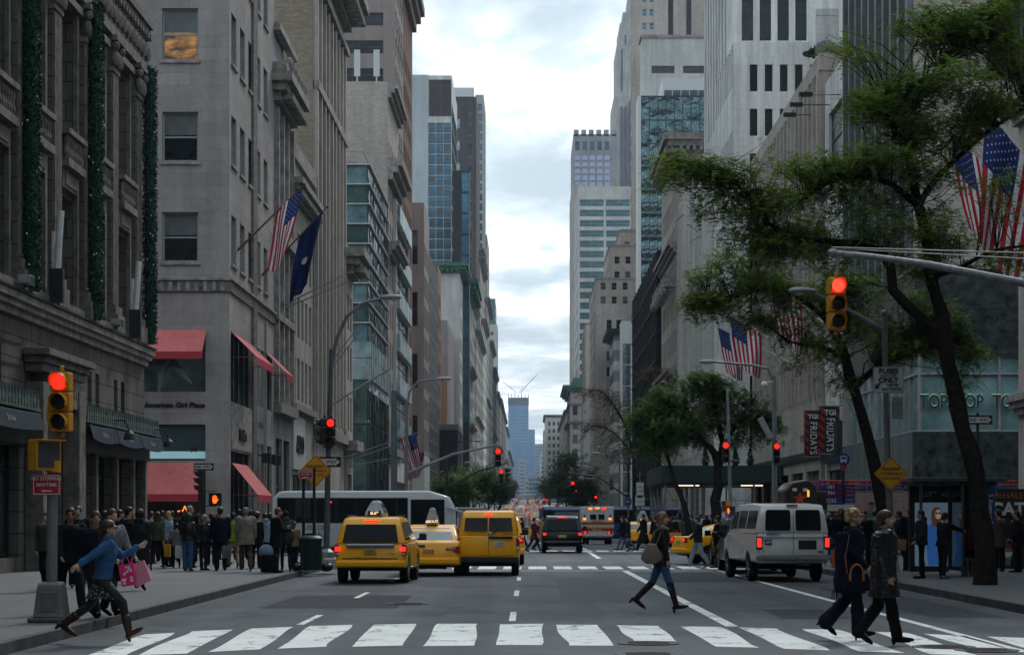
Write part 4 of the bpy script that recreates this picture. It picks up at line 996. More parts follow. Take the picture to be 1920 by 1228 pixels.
 for i, (a, c, ty, w, lab, nm)in enumerate(far):
  y0=px_y(c, XR);y1=px_y(a, XR)-1
  b=Bld(nm, lab, 'building', XR, y0, y1, o, 14, Z_(ty,y0), [w,CORN]);b.windows('f', 'sash', bay=3, ww=1.5, fh=4.4, wh=2.6, z0=24);b.windows('s', 'sash', bay=3.4, ww=1.6, fh=4.4, wh=2.6, z0=24);b.cornice(Z_(ty,y0)-1, 1.5, 1.2, 1);b.finish()
 Y0=1150
 b=Bld('white_corner_block', 'off white corner block with paired square windows far down the avenue', 'building', X_(1023,Y0), Y0, 1230, o, 13, Z_(782,Y0), [paint('off_white_stone',(.5,.47,.42),.8),CORNG]);b.windows('f', 'sash', bay=2.6, ww=1.3, fh=4.2, wh=2.2, z0=20, u0=1.5);b.cornice(Z_(782,Y0), 1.4, 1.2, 1);b.finish()
 b=Bld('grey_far_block', 'narrow grey block just in front of the hazy towers', 'building', X_(1019,1500), 1500, 1560, o, 10, Z_(806,1500), [S_GRY,CORN]);b.windows('f', 'sash', bay=3, ww=1.6, fh=4.4, wh=2.4, z0=24);b.finish()
 b=Bld('white_far_block', 'small white block at the crest of the avenue', 'building', X_(1013,1800), 1800, 1850, o, 12, Z_(850,1800), [S_WHT,CORN]);b.windows('f', 'sash', bay=3, ww=1.6, fh=4.4, wh=2.4, z0=26);b.finish()
 # sidewalk shed
 GRN=paint('shed_green_plywood', (.018,.042,.036), .6, 0, .15, 2)
 t=thing('sidewalk_shed', 'dark green plywood pavement shed on steel scaffold legs', 'scaffold', (9.1,137,gz(137)+.15))
 q=MB();q.box(0, 8.3, 0, 17, 4.15, 5.3);q.box(-.06, 8.36, -.06, 17.06, 4.12, 4.22);q.build('fascia', GRN, t)
 q=MB();q.box(.1, 8.2, .1, 16.9, 4.0, 4.12);q.build('deck', DKMET, t)
 for y in(.3, 4.4, 8.5, 12.6, 16.6):
  for x in(.3, 2.3, 4.5, 6.4, 8.1):
   if y>1 and x not in(.3, 8.1):continue
   q=MB();q.tube([(x,y,0),(x,y,4.1)], .07, 6);q.build('leg', STEEL, t)
 for y in(.3, 4.4, 8.5, 12.6):
  q=MB();q.tube([(.3,y,.6),(.3,y+4,3.8)], .03, 5);q.tube([(.3,y+4,.6),(.3,y,3.8)], .03, 5);q.build('brace', STEEL, t)
 for x in(.3, 4.5):
  q=MB();q.tube([(x,.3,.6),(x+2,.3,3.8)], .03, 5);q.tube([(x+2,.3,.6),(x,.3,3.8)], .03, 5);q.tube([(x,.3,2.9),(x+2,.3,2.9)], .03, 5);q.build('brace', STEEL, t)
 for x in(1.2, 5.6):
  q=MB();q.box(x, x+1.5, 1.0, 1.15, 3.9, 3.98);q.build('strip_light', emis('warm_strip',(1.,.8,.55),.7), t)
  # conifers in tubs standing on the shed
 for k in range(4):
  q=MB();rnd=random.Random(k)
  for j in range(260):
   z=rnd.uniform(.3, 1.5);r=(1.55-z)*.28*sqrt(rnd.random());a=rnd.uniform(0, 2*pi);c=Vector((r*cos(a),r*sin(a),z));u=Vector((rnd.gauss(0,1),rnd.gauss(0,1),rnd.gauss(0,1))).normalized()*.09;v=u.orthogonal().normalized()*.05;q.add([c-u,c+v,c+u,c-v], [(0,1,2,3)])
  s=q.build('conifer', paint('conifer_green',(.015,.035,.02),.8), None, fixn=False, loc=(12.4+k*1.05,140,gz(137)+5.4));tag(s, 'small dark clipped conifer standing on the green pavement shed', 'shrub', 'conifers on the pavement shed')
  p_=MB();p_.lathe([(.18,-.02),(.24,.4)], 10);p_.build('tub', DKMET, s)
right_row()
def behind():  # unseen avenue behind the camera, added to block sky light and darken reflections
 for nm, lab, X, y0, y1, s, top, m in(('brown_office_row','dark brown stone store continuing back along the avenue',XL,-60,27.5,-1,30,S_SAKS), ('grey_stone_row','unseen grey stone blocks lining the avenue behind the viewer on the store side',XL,-330,-80,-1,60,S_GRY), ('limestone_row','unseen limestone blocks lining the avenue behind the viewer on the shelter side',XR,-60,29.5,1,45,S_TAN), ('tall_limestone_row','unseen tall limestone blocks far behind the viewer on the shelter side',XR,-330,-80,1,75,S_BEI)):
  b=Bld(nm, lab, 'building', X, y0, y1, s, 30, top, [m,CORN], base=0)
  k=(y1-y0)/24;b.windows('s', 'plain', bay=k, ww=k*.45, fh=5, wh=2.8, z0=4, fr=0, lit=.1);b.windows('f', 'plain', bay=4, ww=2, fh=8, wh=4, z0=4, fr=0);b.finish()
 b=Bld('added_end_block', 'unseen grey block added far behind the viewer to shut out sky light', 'building', -40, -420, -360, 1, 90, 120, [S_GRY,CORN], base=0);b.finish()
behind()
# ------------------------------------------------------------------ ground, road, pavements, markings
def ground():
 ys=sorted({y for y,_ in GROUND}|set(range(-460,-80,60))|set(range(-80,480,20))|set(range(500,3600,100)))
 A=mk_asphalt()
 def sheet(name, x0, x1, dz, mat):
  q=MB();n=len(ys)
  q.add([(x,y,gz(y)+dz)for y in ys for x in(x0,x1)], [(2*i,2*i+1,2*i+3,2*i+2)for i in range(n-1)])
  o=q.build(name, mat, None, smooth=True, fixn=False);o['kind']='structure';return o
 sheet('ground', -3500, 3500, -.03, paint('city_ground',(.10,.10,.10),.9,0,.2,.05))
 sheet('road', -60, 70, 0, A)
 # pavements
 m, nt, b=new_mat('pavement_concrete')
 tc=nt.nodes.new('ShaderNodeTexCoord').outputs['Object']
 br=nt.nodes.new('ShaderNodeTexBrick');L(nt, tc, br.inputs['Vector']);br.offset=0
 for k, v in(('Color1',(.088,.096,.103,1)), ('Color2',(.070,.078,.084,1)), ('Mortar',(.045,.048,.05,1))):br.inputs[k].default_value=v
 for k, v in(('Scale',1), ('Mortar Size',.012), ('Brick Width',1.55), ('Row Height',1.55)):br.inputs[k].default_value=v
 g=ramp(nt, noise_n(nt,1.4,tc,8,.7), .3, .72, (.78,)*3, (1.15,)*3)
 sp=ramp(nt, noise_n(nt,13,tc,3,.5), .62, .66, (1.,)*3, (.82,)*3)
 L(nt, mixc(nt,1.,mixc(nt,1.,br.outputs[0],g,'MULTIPLY'),sp,'MULTIPLY'), b.inputs['Base Color']);b.inputs['Roughness'].default_value=.75
 PAV=m;KERB=paint('steel_faced_kerb', (.06,.063,.065), .7, .1, .3, 2)
 def pave(x0, x1, y0, y1, r0, r1, name='pavement'):
  """x0 is the kerb on the avenue; r0/r1 corner radii at the near and far end"""
  s=1 if x1>x0 else-1;P=[]
  if r0:P+=[(x0+s*r0*(1-cos(a)),y0+r0*(1-sin(a)))for a in[pi/2*(1-i/7)for i in range(8)]]
  else:P+=[(x0,y0)]
  y=y0+r0+8
  while y<y1-r1-4:P.append((x0,y));y+=10
  if r1:P+=[(x0+s*r1*(1-cos(a)),y1-r1*(1-sin(a)))for a in[pi/2*i/7 for i in range(8)]]
  else:P+=[(x0,y1)]
  q=MB();n=len(P)
  top=[(x,y,gz(y)+.15)for x, y in P];inner=[(x+s*.14,y,gz(y)+.15)for x, y in P]
  bot=[(x,y,gz(y)-.1)for x, y in P];far=[(x1,y,gz(y)+.15)for x, y in P]
  q.add(inner+far, [(i,i+1,n+i+1,n+i)for i in range(n-1)], 0)
  # end walls
  for e in(0, n-1):q.quad(bot[e], top[e], far[e], (far[e][0],far[e][1],bot[e][2]), 1)
  k=[(x,y,z+.006)for x, y, z in top];ki=[(x,y,z+.006)for x, y, z in inner]
  q.add(bot+k+ki+inner, [(j*n+i,j*n+i+1,(j+1)*n+i+1,(j+1)*n+i)for j in range(3)for i in range(n-1)], 1)
  o=q.build(name, [PAV,KERB], None);o['kind']='structure'
 pave(-6.57, -60, -420, 79, 0, 5);pave(-6.57, -60, 92, 164, 4, 4);pave(-6.57, -60, 176, 250, 4, 4)
 pave(8.8, 70, -420, 74.5, 0, 4);pave(8.8, 70, 87, 159, 4, 4);pave(8.8, 70, 171, 247, 4, 4)
 y=262
 while y<1400:
  pave(-6.57, -60, y, y+68, 3, 3);pave(8.8, 70, y-2, y+66, 3, 3);y+=80
  # worn paint
 MK=mk_markpaint()
 def mark(name, pts, dz=.004):
  q=MB();q.add([(x,y,gz(y)+dz)for x,y in pts], [tuple(range(len(pts)))]);o=q.build(name, MK, None);o['kind']='structure';return o
 def onroad(px, py):Y=F*CH/(py-VY);return(X_(px,Y), Y)
 stripes=[((145,1234),(232,1232),(328,1186),(272,1189)), ((260,1228),(350,1225),(437,1180),(360,1183)), ((390,1222),(487,1217),(550,1175),(472,1178)), ((520,1216),(612,1212),(661,1171),(582,1173)), ((660,1212),(755,1210),(781,1169),(700,1171)), ((793,1211),(889,1210),(895,1169),(820,1169)), ((930,1209),(1016,1209),(1019,1169),(938,1170)), ((1067,1210),(1151,1210),(1120,1171),(1042,1171)), ((1189,1201),(1268,1202),(1234,1173),(1155,1172)), ((1342,1212),(1424,1214),(1351,1175),(1276,1174)), ((1470,1216),(1556,1219),(1456,1178),(1385,1176)), ((1610,1221),(1697,1224),(1570,1180),(1504,1179)), ((1745,1226),(1835,1229),(1700,1186),(1640,1184)), ((1835,1216),(1905,1220),(1810,1192),(1732,1188)), ((1960,1226),(2040,1230),(1930,1196),(1850,1193))]
 rnd=random.Random(3)
 for i, s in enumerate(stripes):
  c=[Vector(onroad(*p))for p in s];pts=[]
  for k in range(4):
   a, b_=c[k], c[(k+1)%4];n=10
   wob=rnd.choice((.01,.02,.035))if k in(1, 3)else.008
   ph=rnd.uniform(0, 6)
   for j in range(n):
    t=j/n;d=(b_-a).normalized();p=a.lerp(b_, t)+Vector((-d.y,d.x))*wob*sin(ph+t*5)*(1 if 0<j else 0);pts.append((p.x,p.y))
  mark('crosswalk_stripe', pts)
 for k in range(17):
  x=-5.9+k*.84;mark('crosswalk_stripe', [(x,64.8),(x+.6,64.8),(x+.6,68.3),(x,68.3)])
  mark('crosswalk_stripe', [(x,97),(x+.6,97),(x+.6,100.6),(x,100.6)])
  if k%2==0:mark('crosswalk_stripe', [(x,154),(x+.6,154),(x+.6,157),(x,157)])
 mark('stop_line', [(-6,62.9),(8.2,62.9),(8.2,63.15),(-6,63.15)]);mark('stop_line', [(-6,94.6),(8.2,94.6),(8.2,94.9),(-6,94.9)])
 for x, w, a in((-.28,.11,33.), (-3.67,.12,31.9)):
  y=a
  while y<62:mark('lane_dash', [(x-w/2,y),(x+w/2,y),(x+w/2,y+3.1),(x-w/2,y+3.1)]);y+=10.3
  for y in list(range(104,150,10))+list(range(182,520,12)):mark('lane_dash', [(x-w/2,y),(x+w/2,y),(x+w/2,y+3.1),(x-w/2,y+3.1)])
 for x in(-.28, ):
  for y in(72, 78, 84, 90):mark('lane_dash', [(x-.06,y),(x+.06,y),(x+.06,y+1),(x-.06,y+1)])
 def line(x0, x1, w, a, c):
  y=a
  while y<c-.01:
   e=min(c, y+12);f=lambda t:x0+(x1-x0)*(t-a)/(c-a);mark('lane_line', [(f(y)-w/2,y),(f(y)+w/2,y),(f(e)+w/2,e),(f(e)-w/2,e)]);y=e
 line(3.2, 3.03, .2, 31.4, 62.9);line(2.85, 2.85, .2, 81, 94.5);line(6.36, 6.0, .16, 25.5, 62.9);line(3, 3, .15, 103, 152);line(6., 6., .15, 103, 152);line(3, 3, .15, 182, 500)
 # covers, utility cuts and seams
 PT=[paint('patched_asphalt',(.050,.056,.062),.8,0,.2,9), paint('pale_patched_asphalt',(.105,.115,.122),.8,0,.2,7)]
 for i, (x0, x1, y0, y1)in enumerate(((-5.1,-2.5,37.5,43.6),(.7,2.1,39.8,57),(4.3,5.5,33.6,37.2),(-2.7,-1.3,49,60),(6.9,8.2,34,48),(-1.5,.9,33.2,35.6),(3.6,5.6,52,61))):
  q=MB();q.add([(x0,y0,.0018),(x1,y0+.1,.0018),(x1-.05,y1,.0018),(x0+.04,y1-.08,.0018)], [(0,1,2,3)]);o=q.build('road_patch', PT[i%2], None);o['kind']='structure'
 IR=paint('cast_iron', (.035,.036,.036), .5, .6, .3, 20, bmp=.4)
 for i, (px, py)in enumerate(((765,1132),(1216,1206),(1850,1219),(1215,1227),(1770,1213))):
  x, y=onroad(px, py);q=MB();q.lathe([(.42,0),(.42,.012),(.36,.012),(.36,.008),(.0,.008)], 24)
  for k in range(-3, 4):q.box(-.28, .28, k*.09-.015, k*.09+.015, .008, .013)
  o=q.build('manhole_cover', IR, None, loc=(x,y,.001));tag(o, ['round iron manhole cover between the lane dash and the yellow off-road taxi','iron manhole cover touching the crosswalk stripe below the woman in jeans','iron cover at the end of the crosswalk near the kerb','iron cover at the very bottom of the road','iron cover beside the walking couple'][i], 'manhole cover')
 q=MB()
 for y0, a in((39.2,.03), (46.5,-.02)):
  q.add([(-5.5,y0,.002),(-1.2,y0+a*40,.002),(-1.2,y0+a*40+.05,.002),(-5.5,y0+.05,.002)], [(0,1,2,3)])
 o=q.build('tar_seam', paint('tar',(.02,.021,.022),.5), None);o['kind']='structure'
ground()
RED=emis('red_signal_lens', (1.,.012,.006), 1.5);ORANGE=emis('orange_hand', (1.,.10,.008), 1.3)
YEL=paint('signal_yellow', (.50,.235,.012), .45, 0, .1, 4);BLK=paint('signal_black', (.018,.019,.02), .5);LENS=glassy('dark_lens', (.012,.012,.012), .2)
POLE=paint('pole_grey', (.17,.185,.19), .45, .4, .15, 3);POLEB=paint('pole_blue_grey', (.09,.115,.13), .5, .3, .15, 3);POLEG=paint('pole_dark_green', (.012,.022,.02), .5, .1)
SIGNY=paint('sign_yellow', (.62,.30,.012), .5, 0, .06, 3);SIGNR=paint('sign_red', (.35,.012,.025), .5, 0, .06, 3);SIGNW=paint('sign_white', (.55,.56,.55), .5, 0, .05, 3);SIGNB=paint('sign_blue', (.02,.05,.20), .5)
SIGNG=paint('sign_green', (.01,.13,.07), .5)
def signal(label, loc, rz=0, body=YEL, h=1.0, lit=0, group=None, backplate=False):
 """three lamp signal facing -Y, its top at loc"""
 t=thing('traffic_light', label, 'traffic light', loc, rz, group);s=h/1.02;w=.17*s
 q=MB()
 for k in range(3):
  z=-s*(.34*k+.02);q.box(-w, w, -.06, .2*s, z-.32*s, z)
 q.tube([(0,.08,0),(0,.08,.09)], .04, 6);q.tube([(0,.08,-1.04*s),(0,.08,-1.12*s)], .05, 6)
 q.build('housing', body, t, bevel=.02)
 for k in range(3):
  z=-s*(.34*k+.18);on=k==lit
  q=MB();q.lathe([(.135*s,-.075),(.13*s,-.085),(.07*s,-.10),(.005,-.105)], 16, (0,0,z), 'y');q.build('lens', RED if on else LENS, t, smooth=True)
  if on and h>.9 and body is YEL:
   q=MB()
   for a in range(1, 5):
    for c in range(int(6*a)):q.ell((.027*s*a*cos(c*pi/3/a),-.108,z+.027*s*a*sin(c*pi/3/a)), (.006,.004,.006), 5, 3)
   q.build('led_dot', emis('led_dot',(1.,.12,.07),2.6), t)
  q=MB();n=14;r=.15*s;vs=[]
  for i in range(n+1):
   a=-pi*.16+(pi*1.32)*i/n;vs+=[(r*cos(a),-.05,z+r*sin(a)), (r*cos(a),-.05-.26*s*(0.55+.45*sin(max(0,min(pi,a)))),z+r*sin(a)), (r*.92*cos(a),-.05-.25*s*(0.55+.45*sin(max(0,min(pi,a)))),z+r*.92*sin(a)), (r*.92*cos(a),-.05,z+r*.92*sin(a))]
  q.add(vs, [(4*i+j,4*i+4+j,4*i+4+(j+1)%4,4*i+(j+1)%4)for i in range(n)for j in range(4)])
  q.build('visor', body, t)
 return t
def ped_signal(label, loc, rz=0, on=False, body=BLK, w=.42):
 t=thing('pedestrian_signal', label, 'pedestrian signal', loc, rz)
 q=MB();q.box(-w/2, w/2, -.02, .2, 0, w*1.05);q.box(-w/2, w/2, -.16, -.02, w*1.0, w*1.05);q.build('housing', body, t, bevel=.02)
 q=MB();q.box(-w*.42, w*.42, -.035, -.022, w*.1, w*.95);q.build('screen', BLK if on else paint('unlit_screen',(.06,.065,.07),.2), t)
 if on:
  q=MB();q.ell((0,-.04,w*.36), (w*.17,.01,w*.17), 10, 6)
  for i, (x, h)in enumerate(((-.13,.34),(-.04,.42),(.05,.4),(.13,.32))):q.capsule((x*w,-.04,w*.4), (x*w*1.1,-.04,w*(.42+h)), .035*w, .03*w, 6)
  q.capsule((.1*w,-.04,w*.32), (.27*w,-.04,w*.52), .035*w, .03*w, 6);q.build('hand_symbol', ORANGE, t)
 return t
def plate(name, label, cat, loc, w, h, mat, rz=0, lines=(), tm=None, border=None, diamond=False, th=.012, group=None):
 t=thing(name, label, cat, loc, rz, group);q=MB()
 if diamond:
  r=w/2;q.prism([(0,-r),(r,0),(0,r),(-r,0)], 'y', 0, th, 0)
  if border:
   for k in range(4):
    a=Matrix.Rotation(k*pi/2, 4, 'Y');r2=r*.93
    q.add([a@Vector(p)for p in((0,-.002,r2),(r2,-.002,0),(r2-.02,-.002,0),(0,-.002,r2-.02))], [(0,1,2,3)], 1)
 else:
  q.box(-w/2, w/2, 0, th, -h/2, h/2, 0)
  if border:
   e=.012;q.box(-w/2+e, w/2-e, -.002, -.0005, h/2-2*e, h/2-e, 1);q.box(-w/2+e, w/2-e, -.002, -.0005, -h/2+e, -h/2+2*e, 1)
   q.box(-w/2+e, -w/2+2*e, -.002, -.0005, -h/2+2*e, h/2-2*e, 1);q.box(w/2-2*e, w/2-e, -.002, -.0005, -h/2+2*e, h/2-2*e, 1)
 q.build('plate', [mat,border or mat], t)
 for ln in lines:text(ln[0], ln[1], tm, t, (ln[3]if len(ln)>3 else 0,-.006,ln[2]), ext=.002, sx=ln[4]if len(ln)>4 else 1, bold=ln[5]if len(ln)>5 else.0012)
 return t
def arrow(parent, mat, x, z, l, h, d=1, y=-.006):
 q=MB();q.prism([(x-d*l/2,z-h*.22),(x+d*l*.2,z-h*.22),(x+d*l*.2,z-h*.5),(x+d*l/2,z),(x+d*l*.2,z+h*.5),(x+d*l*.2,z+h*.22),(x-d*l/2,z+h*.22)], 'y', y, y+.004);q.build('arrow', mat, parent)
def one_way(label, loc, rz=0, w=.92, s=1, vis=None):
 t=plate('one_way_sign', label, 'sign', loc, w, w*.36, BLK, rz);
 q=MB();a=w*.47;b_=w*.11
 q.prism([(-a,-b_),(a*.62,-b_),(a*.62,-b_*1.35),(a,0),(a*.62,b_*1.35),(a*.62,b_),(-a,b_)], 'y', -.004, -.001);q.build('arrow', SIGNW, t)
 text('ONE  WAY', w*.17, BLK, t, (-w*.06,-.007,-.002), ext=.001, bold=.004);return t
def lamp_arm(q, x0, z0, x1, z1, y=0, r=.05):
 """curved lamp arm"""
 pts=[];
 for i in range(11):
  t=i/10;pts.append((x0+(x1-x0)*(1-(1-t)**1.0*cos(t*pi/2))if 0 else x0+(x1-x0)*t,y,z0+(z1-z0)*sin(t*pi/2)**.9))
 q.tube(pts, [r*(1.2-.5*i/10)for i in range(11)], 8)
def lamp_head(parent, x, z, d, s=1., mat=None):
 q=MB();q.loft([[(x+d*s*l,w*s*cos(a),z+h*s*sin(a))for a in[2*pi*k/12 for k in range(12)]]for l,w,h in((-.05,.04,.04),(.05,.09,.07),(.3,.16,.11),(.6,.17,.11),(.78,.1,.07),(.82,.02,.02))])
 h=q.build('lamp_head', mat or FRML, parent, smooth=True)
 q=MB();q.ell((x+d*.48*s,0,z-.07*s), (.17*s,.13*s,.09*s), 12, 8);q.build('lens', paint('lamp_lens',(.5,.52,.5),.2), h, smooth=True)
def furniture():
# ---- near left pole with its signal
 Y=30.;x=X_(97, Y);z0=.15
 t=thing('signal_pole', 'grey steel traffic signal pole on the pavement beside the running woman', 'signal pole', (x,Y,z0))
 q=MB();q.box(-.3, .3, -.3, .3, 0, .07);q.build('base_plate', POLEB, t, bevel=.02)
 q=MB();q.loft([[(s_*a,r_*a,z)for s_,r_ in((-1,-1),(1,-1),(1,1),(-1,1))]for a,z in((.235,.07),(.225,.12),(.185,.5),(.175,.56),(.15,.6))])
 b_=q.build('base_cabinet', POLE, t, bevel=.02);q=MB();q.box(-.12, .12, -.232, -.2, .16, .46);q.build('door', POLE, b_, bevel=.01)
 q=MB();q.tube([(0,0,.5),(0.02,0,3.15)], [.085,.078], 14);q.build('pole', POLE, t, smooth=True)
 q=MB();q.tube([(.02,0,2.25),(.02,0,2.42)], .12, 12);q.tube([(.02,0,3.0),(.04,-.02,3.3)], .1, 10);q.tube([(.1,0,3.02),(.2,-.1,3.1),(.16,0,3.28)], .02, 6);q.build('bracket', YEL, t, smooth=True)
 signal('yellow traffic light showing red on the near pavement pole', (X_(116,Y),Y-.1,Z_(697,Y)), radians(-4), YEL, .9)
 u=ped_signal('yellow back-turned pedestrian signal box on the near pavement pole', (X_(107,Y)-.1,Y-.15,Z_(882,Y)), radians(48), False, YEL, .44)
 s=plate('parking_sign', 'red no stopping anytime sign on the near pavement pole', 'sign', (X_(91,Y),Y-.13,Z_(909,Y)), .42, .31, SIGNR, 0, (('NO STOPPING',.068,.09),('ANYTIME',.075,.0)), SIGNW, SIGNW);arrow(s, SIGNW, 0, -.09, .16, .045, -1)
 # ---- corner pole with lamp arm
 Y=60.;x=X_(612, Y)
 t=thing('lamp_post', 'silver grey lamp and signal post at the corner by the green bin', 'street lamp', (x,Y,.15))
 q=MB();q.loft([[(a*cos(k*pi/4+.39),a*sin(k*pi/4+.39),z)for k in range(8)]for a,z in((.26,0),(.24,.5),(.18,.55),(.12,.6))]);q.build('base_cabinet', STEEL, t)
 q=MB();q.tube([(0,0,.4),(.05,0,3.2),(.16,0,6.6)], [.095,.08,.065], 12);q.build('pole', POLEB, t, smooth=True)
 q=MB();q.tube([(.16,0,6.2),(.3,0,6.9),(.62,0,7.6),(1.1,0,8.0),(1.75,0,8.15)], [.06,.055,.05,.045,.04], 8);q.build('lamp_arm', POLE, t, smooth=True)
 lamp_head(t, 1.65, 8.17, 1, .75)
 q=MB();q.tube([(.1,0,4.9),(1.9,.3,6.05)], .035, 8);q.build('brace_rod', STEEL, t)
 signal('black traffic light showing red on the corner post by the bin', (X_(622,Y),Y-.3,Z_(785,Y)), 0, BLK, .82, group=None)
 signal('unlit black traffic light turned aside on the corner post', (X_(604,Y),Y-.05,Z_(784,Y)), radians(-80), BLK, .8, lit=9)
 plate('warning_sign', 'yellow diamond recessed crosswalk sign by the green bin', 'sign', (X_(594,Y),Y-.35,Z_(883,Y)), .98, .98, SIGNY, 0, (('RECESSED',.115,.13),('CROSSWALK',.115,-.0),('ON 5 AVE',.115,-.13)), BLK, BLK, True)
 one_way('black and white one way sign behind the yellow diamond', (X_(612,Y)+.02,Y-.16,Z_(866,Y)), 0, .86)
 # dark sign posts
 for i, (px, Yp, zt)in enumerate(((569,58.6,2.8),(589,58.9,3.0))):
  t=thing('sign_post', ['slim dark green sign post with a no standing sign','slim dark green post just behind the bin'][i], 'post', (X_(px,Yp),Yp,.15));q=MB();q.tube([(0,0,0),(0,0,zt)], .045, 8);q.box(-.07, .07, -.05, .07, 0, .25);q.build('post', POLEG, t)
  if i==0:q=MB();q.box(-.24, .2, -.03, .02, 1.55, 2.1);q.build('sign_back', paint('brown_sign_back',(.035,.025,.025),.6), t)
 s=plate('parking_sign', 'small red no standing anytime sign on the slim dark post', 'sign', (X_(573,58.4),58.4,Z_(889,58.4)), .42, .28, SIGNR, 0, (('NO STANDING',.06,.07),('ANYTIME',.06,.0)), SIGNW, SIGNW);arrow(s, SIGNW, 0, -.085, .2, .04, -1)
 # bin
 Yb=57.5;t=thing('litter_bin', 'dark green slatted wire litter bin with lid on the kerb corner', 'litter bin', (X_(583,Yb),Yb,.15))
 GB=paint('bin_green', (.008,.03,.022), .5)
 for k in range(22):
  a=2*pi*k/22
  if k==0:q=MB()
  q.box(.29*cos(a)-.02, .29*cos(a)+.02, .29*sin(a)-.02, .29*sin(a)+.02, .05, .92)
 q.lathe([(.3,.03),(.31,.1),(.3,.1)], 20);q.lathe([(.26,.05),(.26,.9)], 18);q.build('basket', GB, t)
 q=MB();q.lathe([(.34,.88),(.34,.94),(.28,1.0),(.2,1.02)], 20);q.build('rim', GB, t, smooth=True)
 for i, (dx, dy, sx)in enumerate(((.42,.25,.2),(-.42,.15,.16))):
  q=MB();q.ell((0,0,.1), (sx,.15,.13), 12, 8);q.ell((.05,0,.2), (.05,.05,.07), 8, 5);o=q.build('rubbish_bag', paint('black_plastic',(.012,.013,.015),.25,0,.2,6,bmp=.8), None, smooth=True, loc=(X_(583,Yb)+dx,Yb+dy,.15));tag(o, ['black rubbish bag slumped between the green bin and the post','black rubbish bag on the shop side of the green bin'][i], 'bag')
 q=MB();q.box(-.22, .22, -.2, .2, 0, .32);o=q.build('utility_box', paint('pale_box',(.35,.37,.36),.6), None, bevel=.02, loc=(X_(619,59),59.2,.15));tag(o, 'pale grey concrete block at the foot of the corner post', 'block')
 # ---- crossing signals at the side street corner, left
 Y=74.;t=thing('signal_post', 'slim dark post with signals in front of the red awning', 'signal pole', (X_(381,Y),Y,.15));q=MB();q.tube([(0,0,0),(0,0,3.35)], .09, 10);q.build('pole', POLEG, t)
 q=MB();q.tube([(0,0,1.95),(.5,0,1.95)], .02, 5);q.tube([(0,0,2.5),(.5,0,2.5)], .02, 5);q.build('bracket', POLEG, t)
 one_way('one way sign on the post in front of the red awning', (X_(383,Y),Y-.12,Z_(875,Y)), 0, .74)
 ped_signal('orange hand pedestrian signal beside the red awning', (X_(403,Y),Y,Z_(948,Y)), 0, True, BLK, .46)
 signal('black signal head seen edge on below the one way sign', (X_(374,Y),Y,Z_(881,Y)), radians(-90), BLK, .8, lit=9)
 # ---- second lamp mast with signal arm over the road
 def mast(label, X, Y, hx, hz, arm=None, mat=POLE, side=1, base=None, head=.9, zt=None):
  g=gz(Y)+.15;t=thing('lamp_post', label, 'street lamp', (X,Y,g));zt=zt or hz-1.2
  q=MB();q.lathe([(.22,0),(.2,.5),(.12,.6)], 10);q.tube([(0,0,.3),(0,0,zt-g)], [.11,.075], 10);q.build('pole', mat, t, smooth=True)
  q=MB();d=hx-X;q.tube([(0,0,zt-g-.3),(d*.1,0,(zt+hz)/2-g),(d*.38,0,hz-g-.12),(d,0,hz-g)], [.06,.055,.05,.04], 8);q.build('lamp_arm', mat, t, smooth=True)
  lamp_head(t, d-(.1 if d>0 else-.1), hz-g, 1 if d>0 else-1, head)
  if arm:
   ax, az, bz=arm;d=ax-X;q=MB();q.tube([(0,0,bz-g),(d*.5,0,bz-g+(az-bz)*.66),(d,0,az-g)], [.09,.07,.045], 10)
   q.build('signal_arm', mat, t, smooth=True)
  return t
 Y=99.;mast('tall lamp mast holding a traffic signal arm beyond the first junction', X_(762,Y), Y, X_(822,Y), Z_(710,Y), (X_(937,Y),Z_(833,Y),Z_(888,Y)))
 signal('traffic light showing red at the tip of the long grey signal arm', (X_(934,Y),Y-.1,Z_(840,Y)), 0, BLK, .92)
 q=MB();q.tube([(0,0,0),(0,0,7.6)], [.16,.14], 12);o=q.build('utility_pole', POLEB, None, smooth=True, loc=(X_(739,96.),96.,.15));tag(o, 'plain blue grey pole standing before the mirror shopfront', 'pole')
 Y=165.;mast('dark lamp mast with a black signal arm by the avenue trees', X_(838,Y), Y, X_(888,Y), Z_(826,Y), (X_(950,Y),Z_(868,Y),Z_(915,Y)), DKMET)
 signal('traffic light showing red on the black signal arm', (X_(940,Y),Y-.1,Z_(880,Y)), 0, BLK, 1.1);signal('black signal seen edge on at the tip of the black arm', (X_(952,Y),Y,Z_(877,Y)), radians(90), BLK, 1.2, lit=9)
 signal('lone red traffic light among the avenue trees', (X_(899,230),230,Z_(922,230)), 0, BLK, .95);q=MB();q.tube([(0,0,0),(0,0,3.4)], .08, 8);tag(q.build('signal_pole',DKMET,None,loc=(X_(899,230),230.15,gz(230))), 'thin dark pole carrying the signal among the avenue trees', 'pole')
 # ---- right side: mast arm from outside the picture
 Y=36.;t=thing('signal_mast', 'pale grey signal mast arm reaching over the bus lane', 'signal pole', (9.9,Y,.15))
 q=MB();q.tube([(0,0,0),(0,0,5.6)], [.17,.13], 12);q.build('pole', POLE, t, smooth=True)
 ax=X_(1562, Y)-9.9;q=MB();q.tube([(0,0,Z_(556,Y)-.15),(X_(1920,Y)-9.9,0,Z_(531,Y)-.15),(X_(1740,Y)-9.9,0,Z_(496,Y)-.15),(X_(1640,Y)-9.9,0,Z_(482,Y)-.15),(ax,0,Z_(474,Y)-.15)], [.085,.075,.065,.055,.052], 12);q.ell((ax,0,Z_(474,Y)-.15), (.1,.07,.075), 10, 7);q.build('signal_arm', STEEL, t, smooth=True)
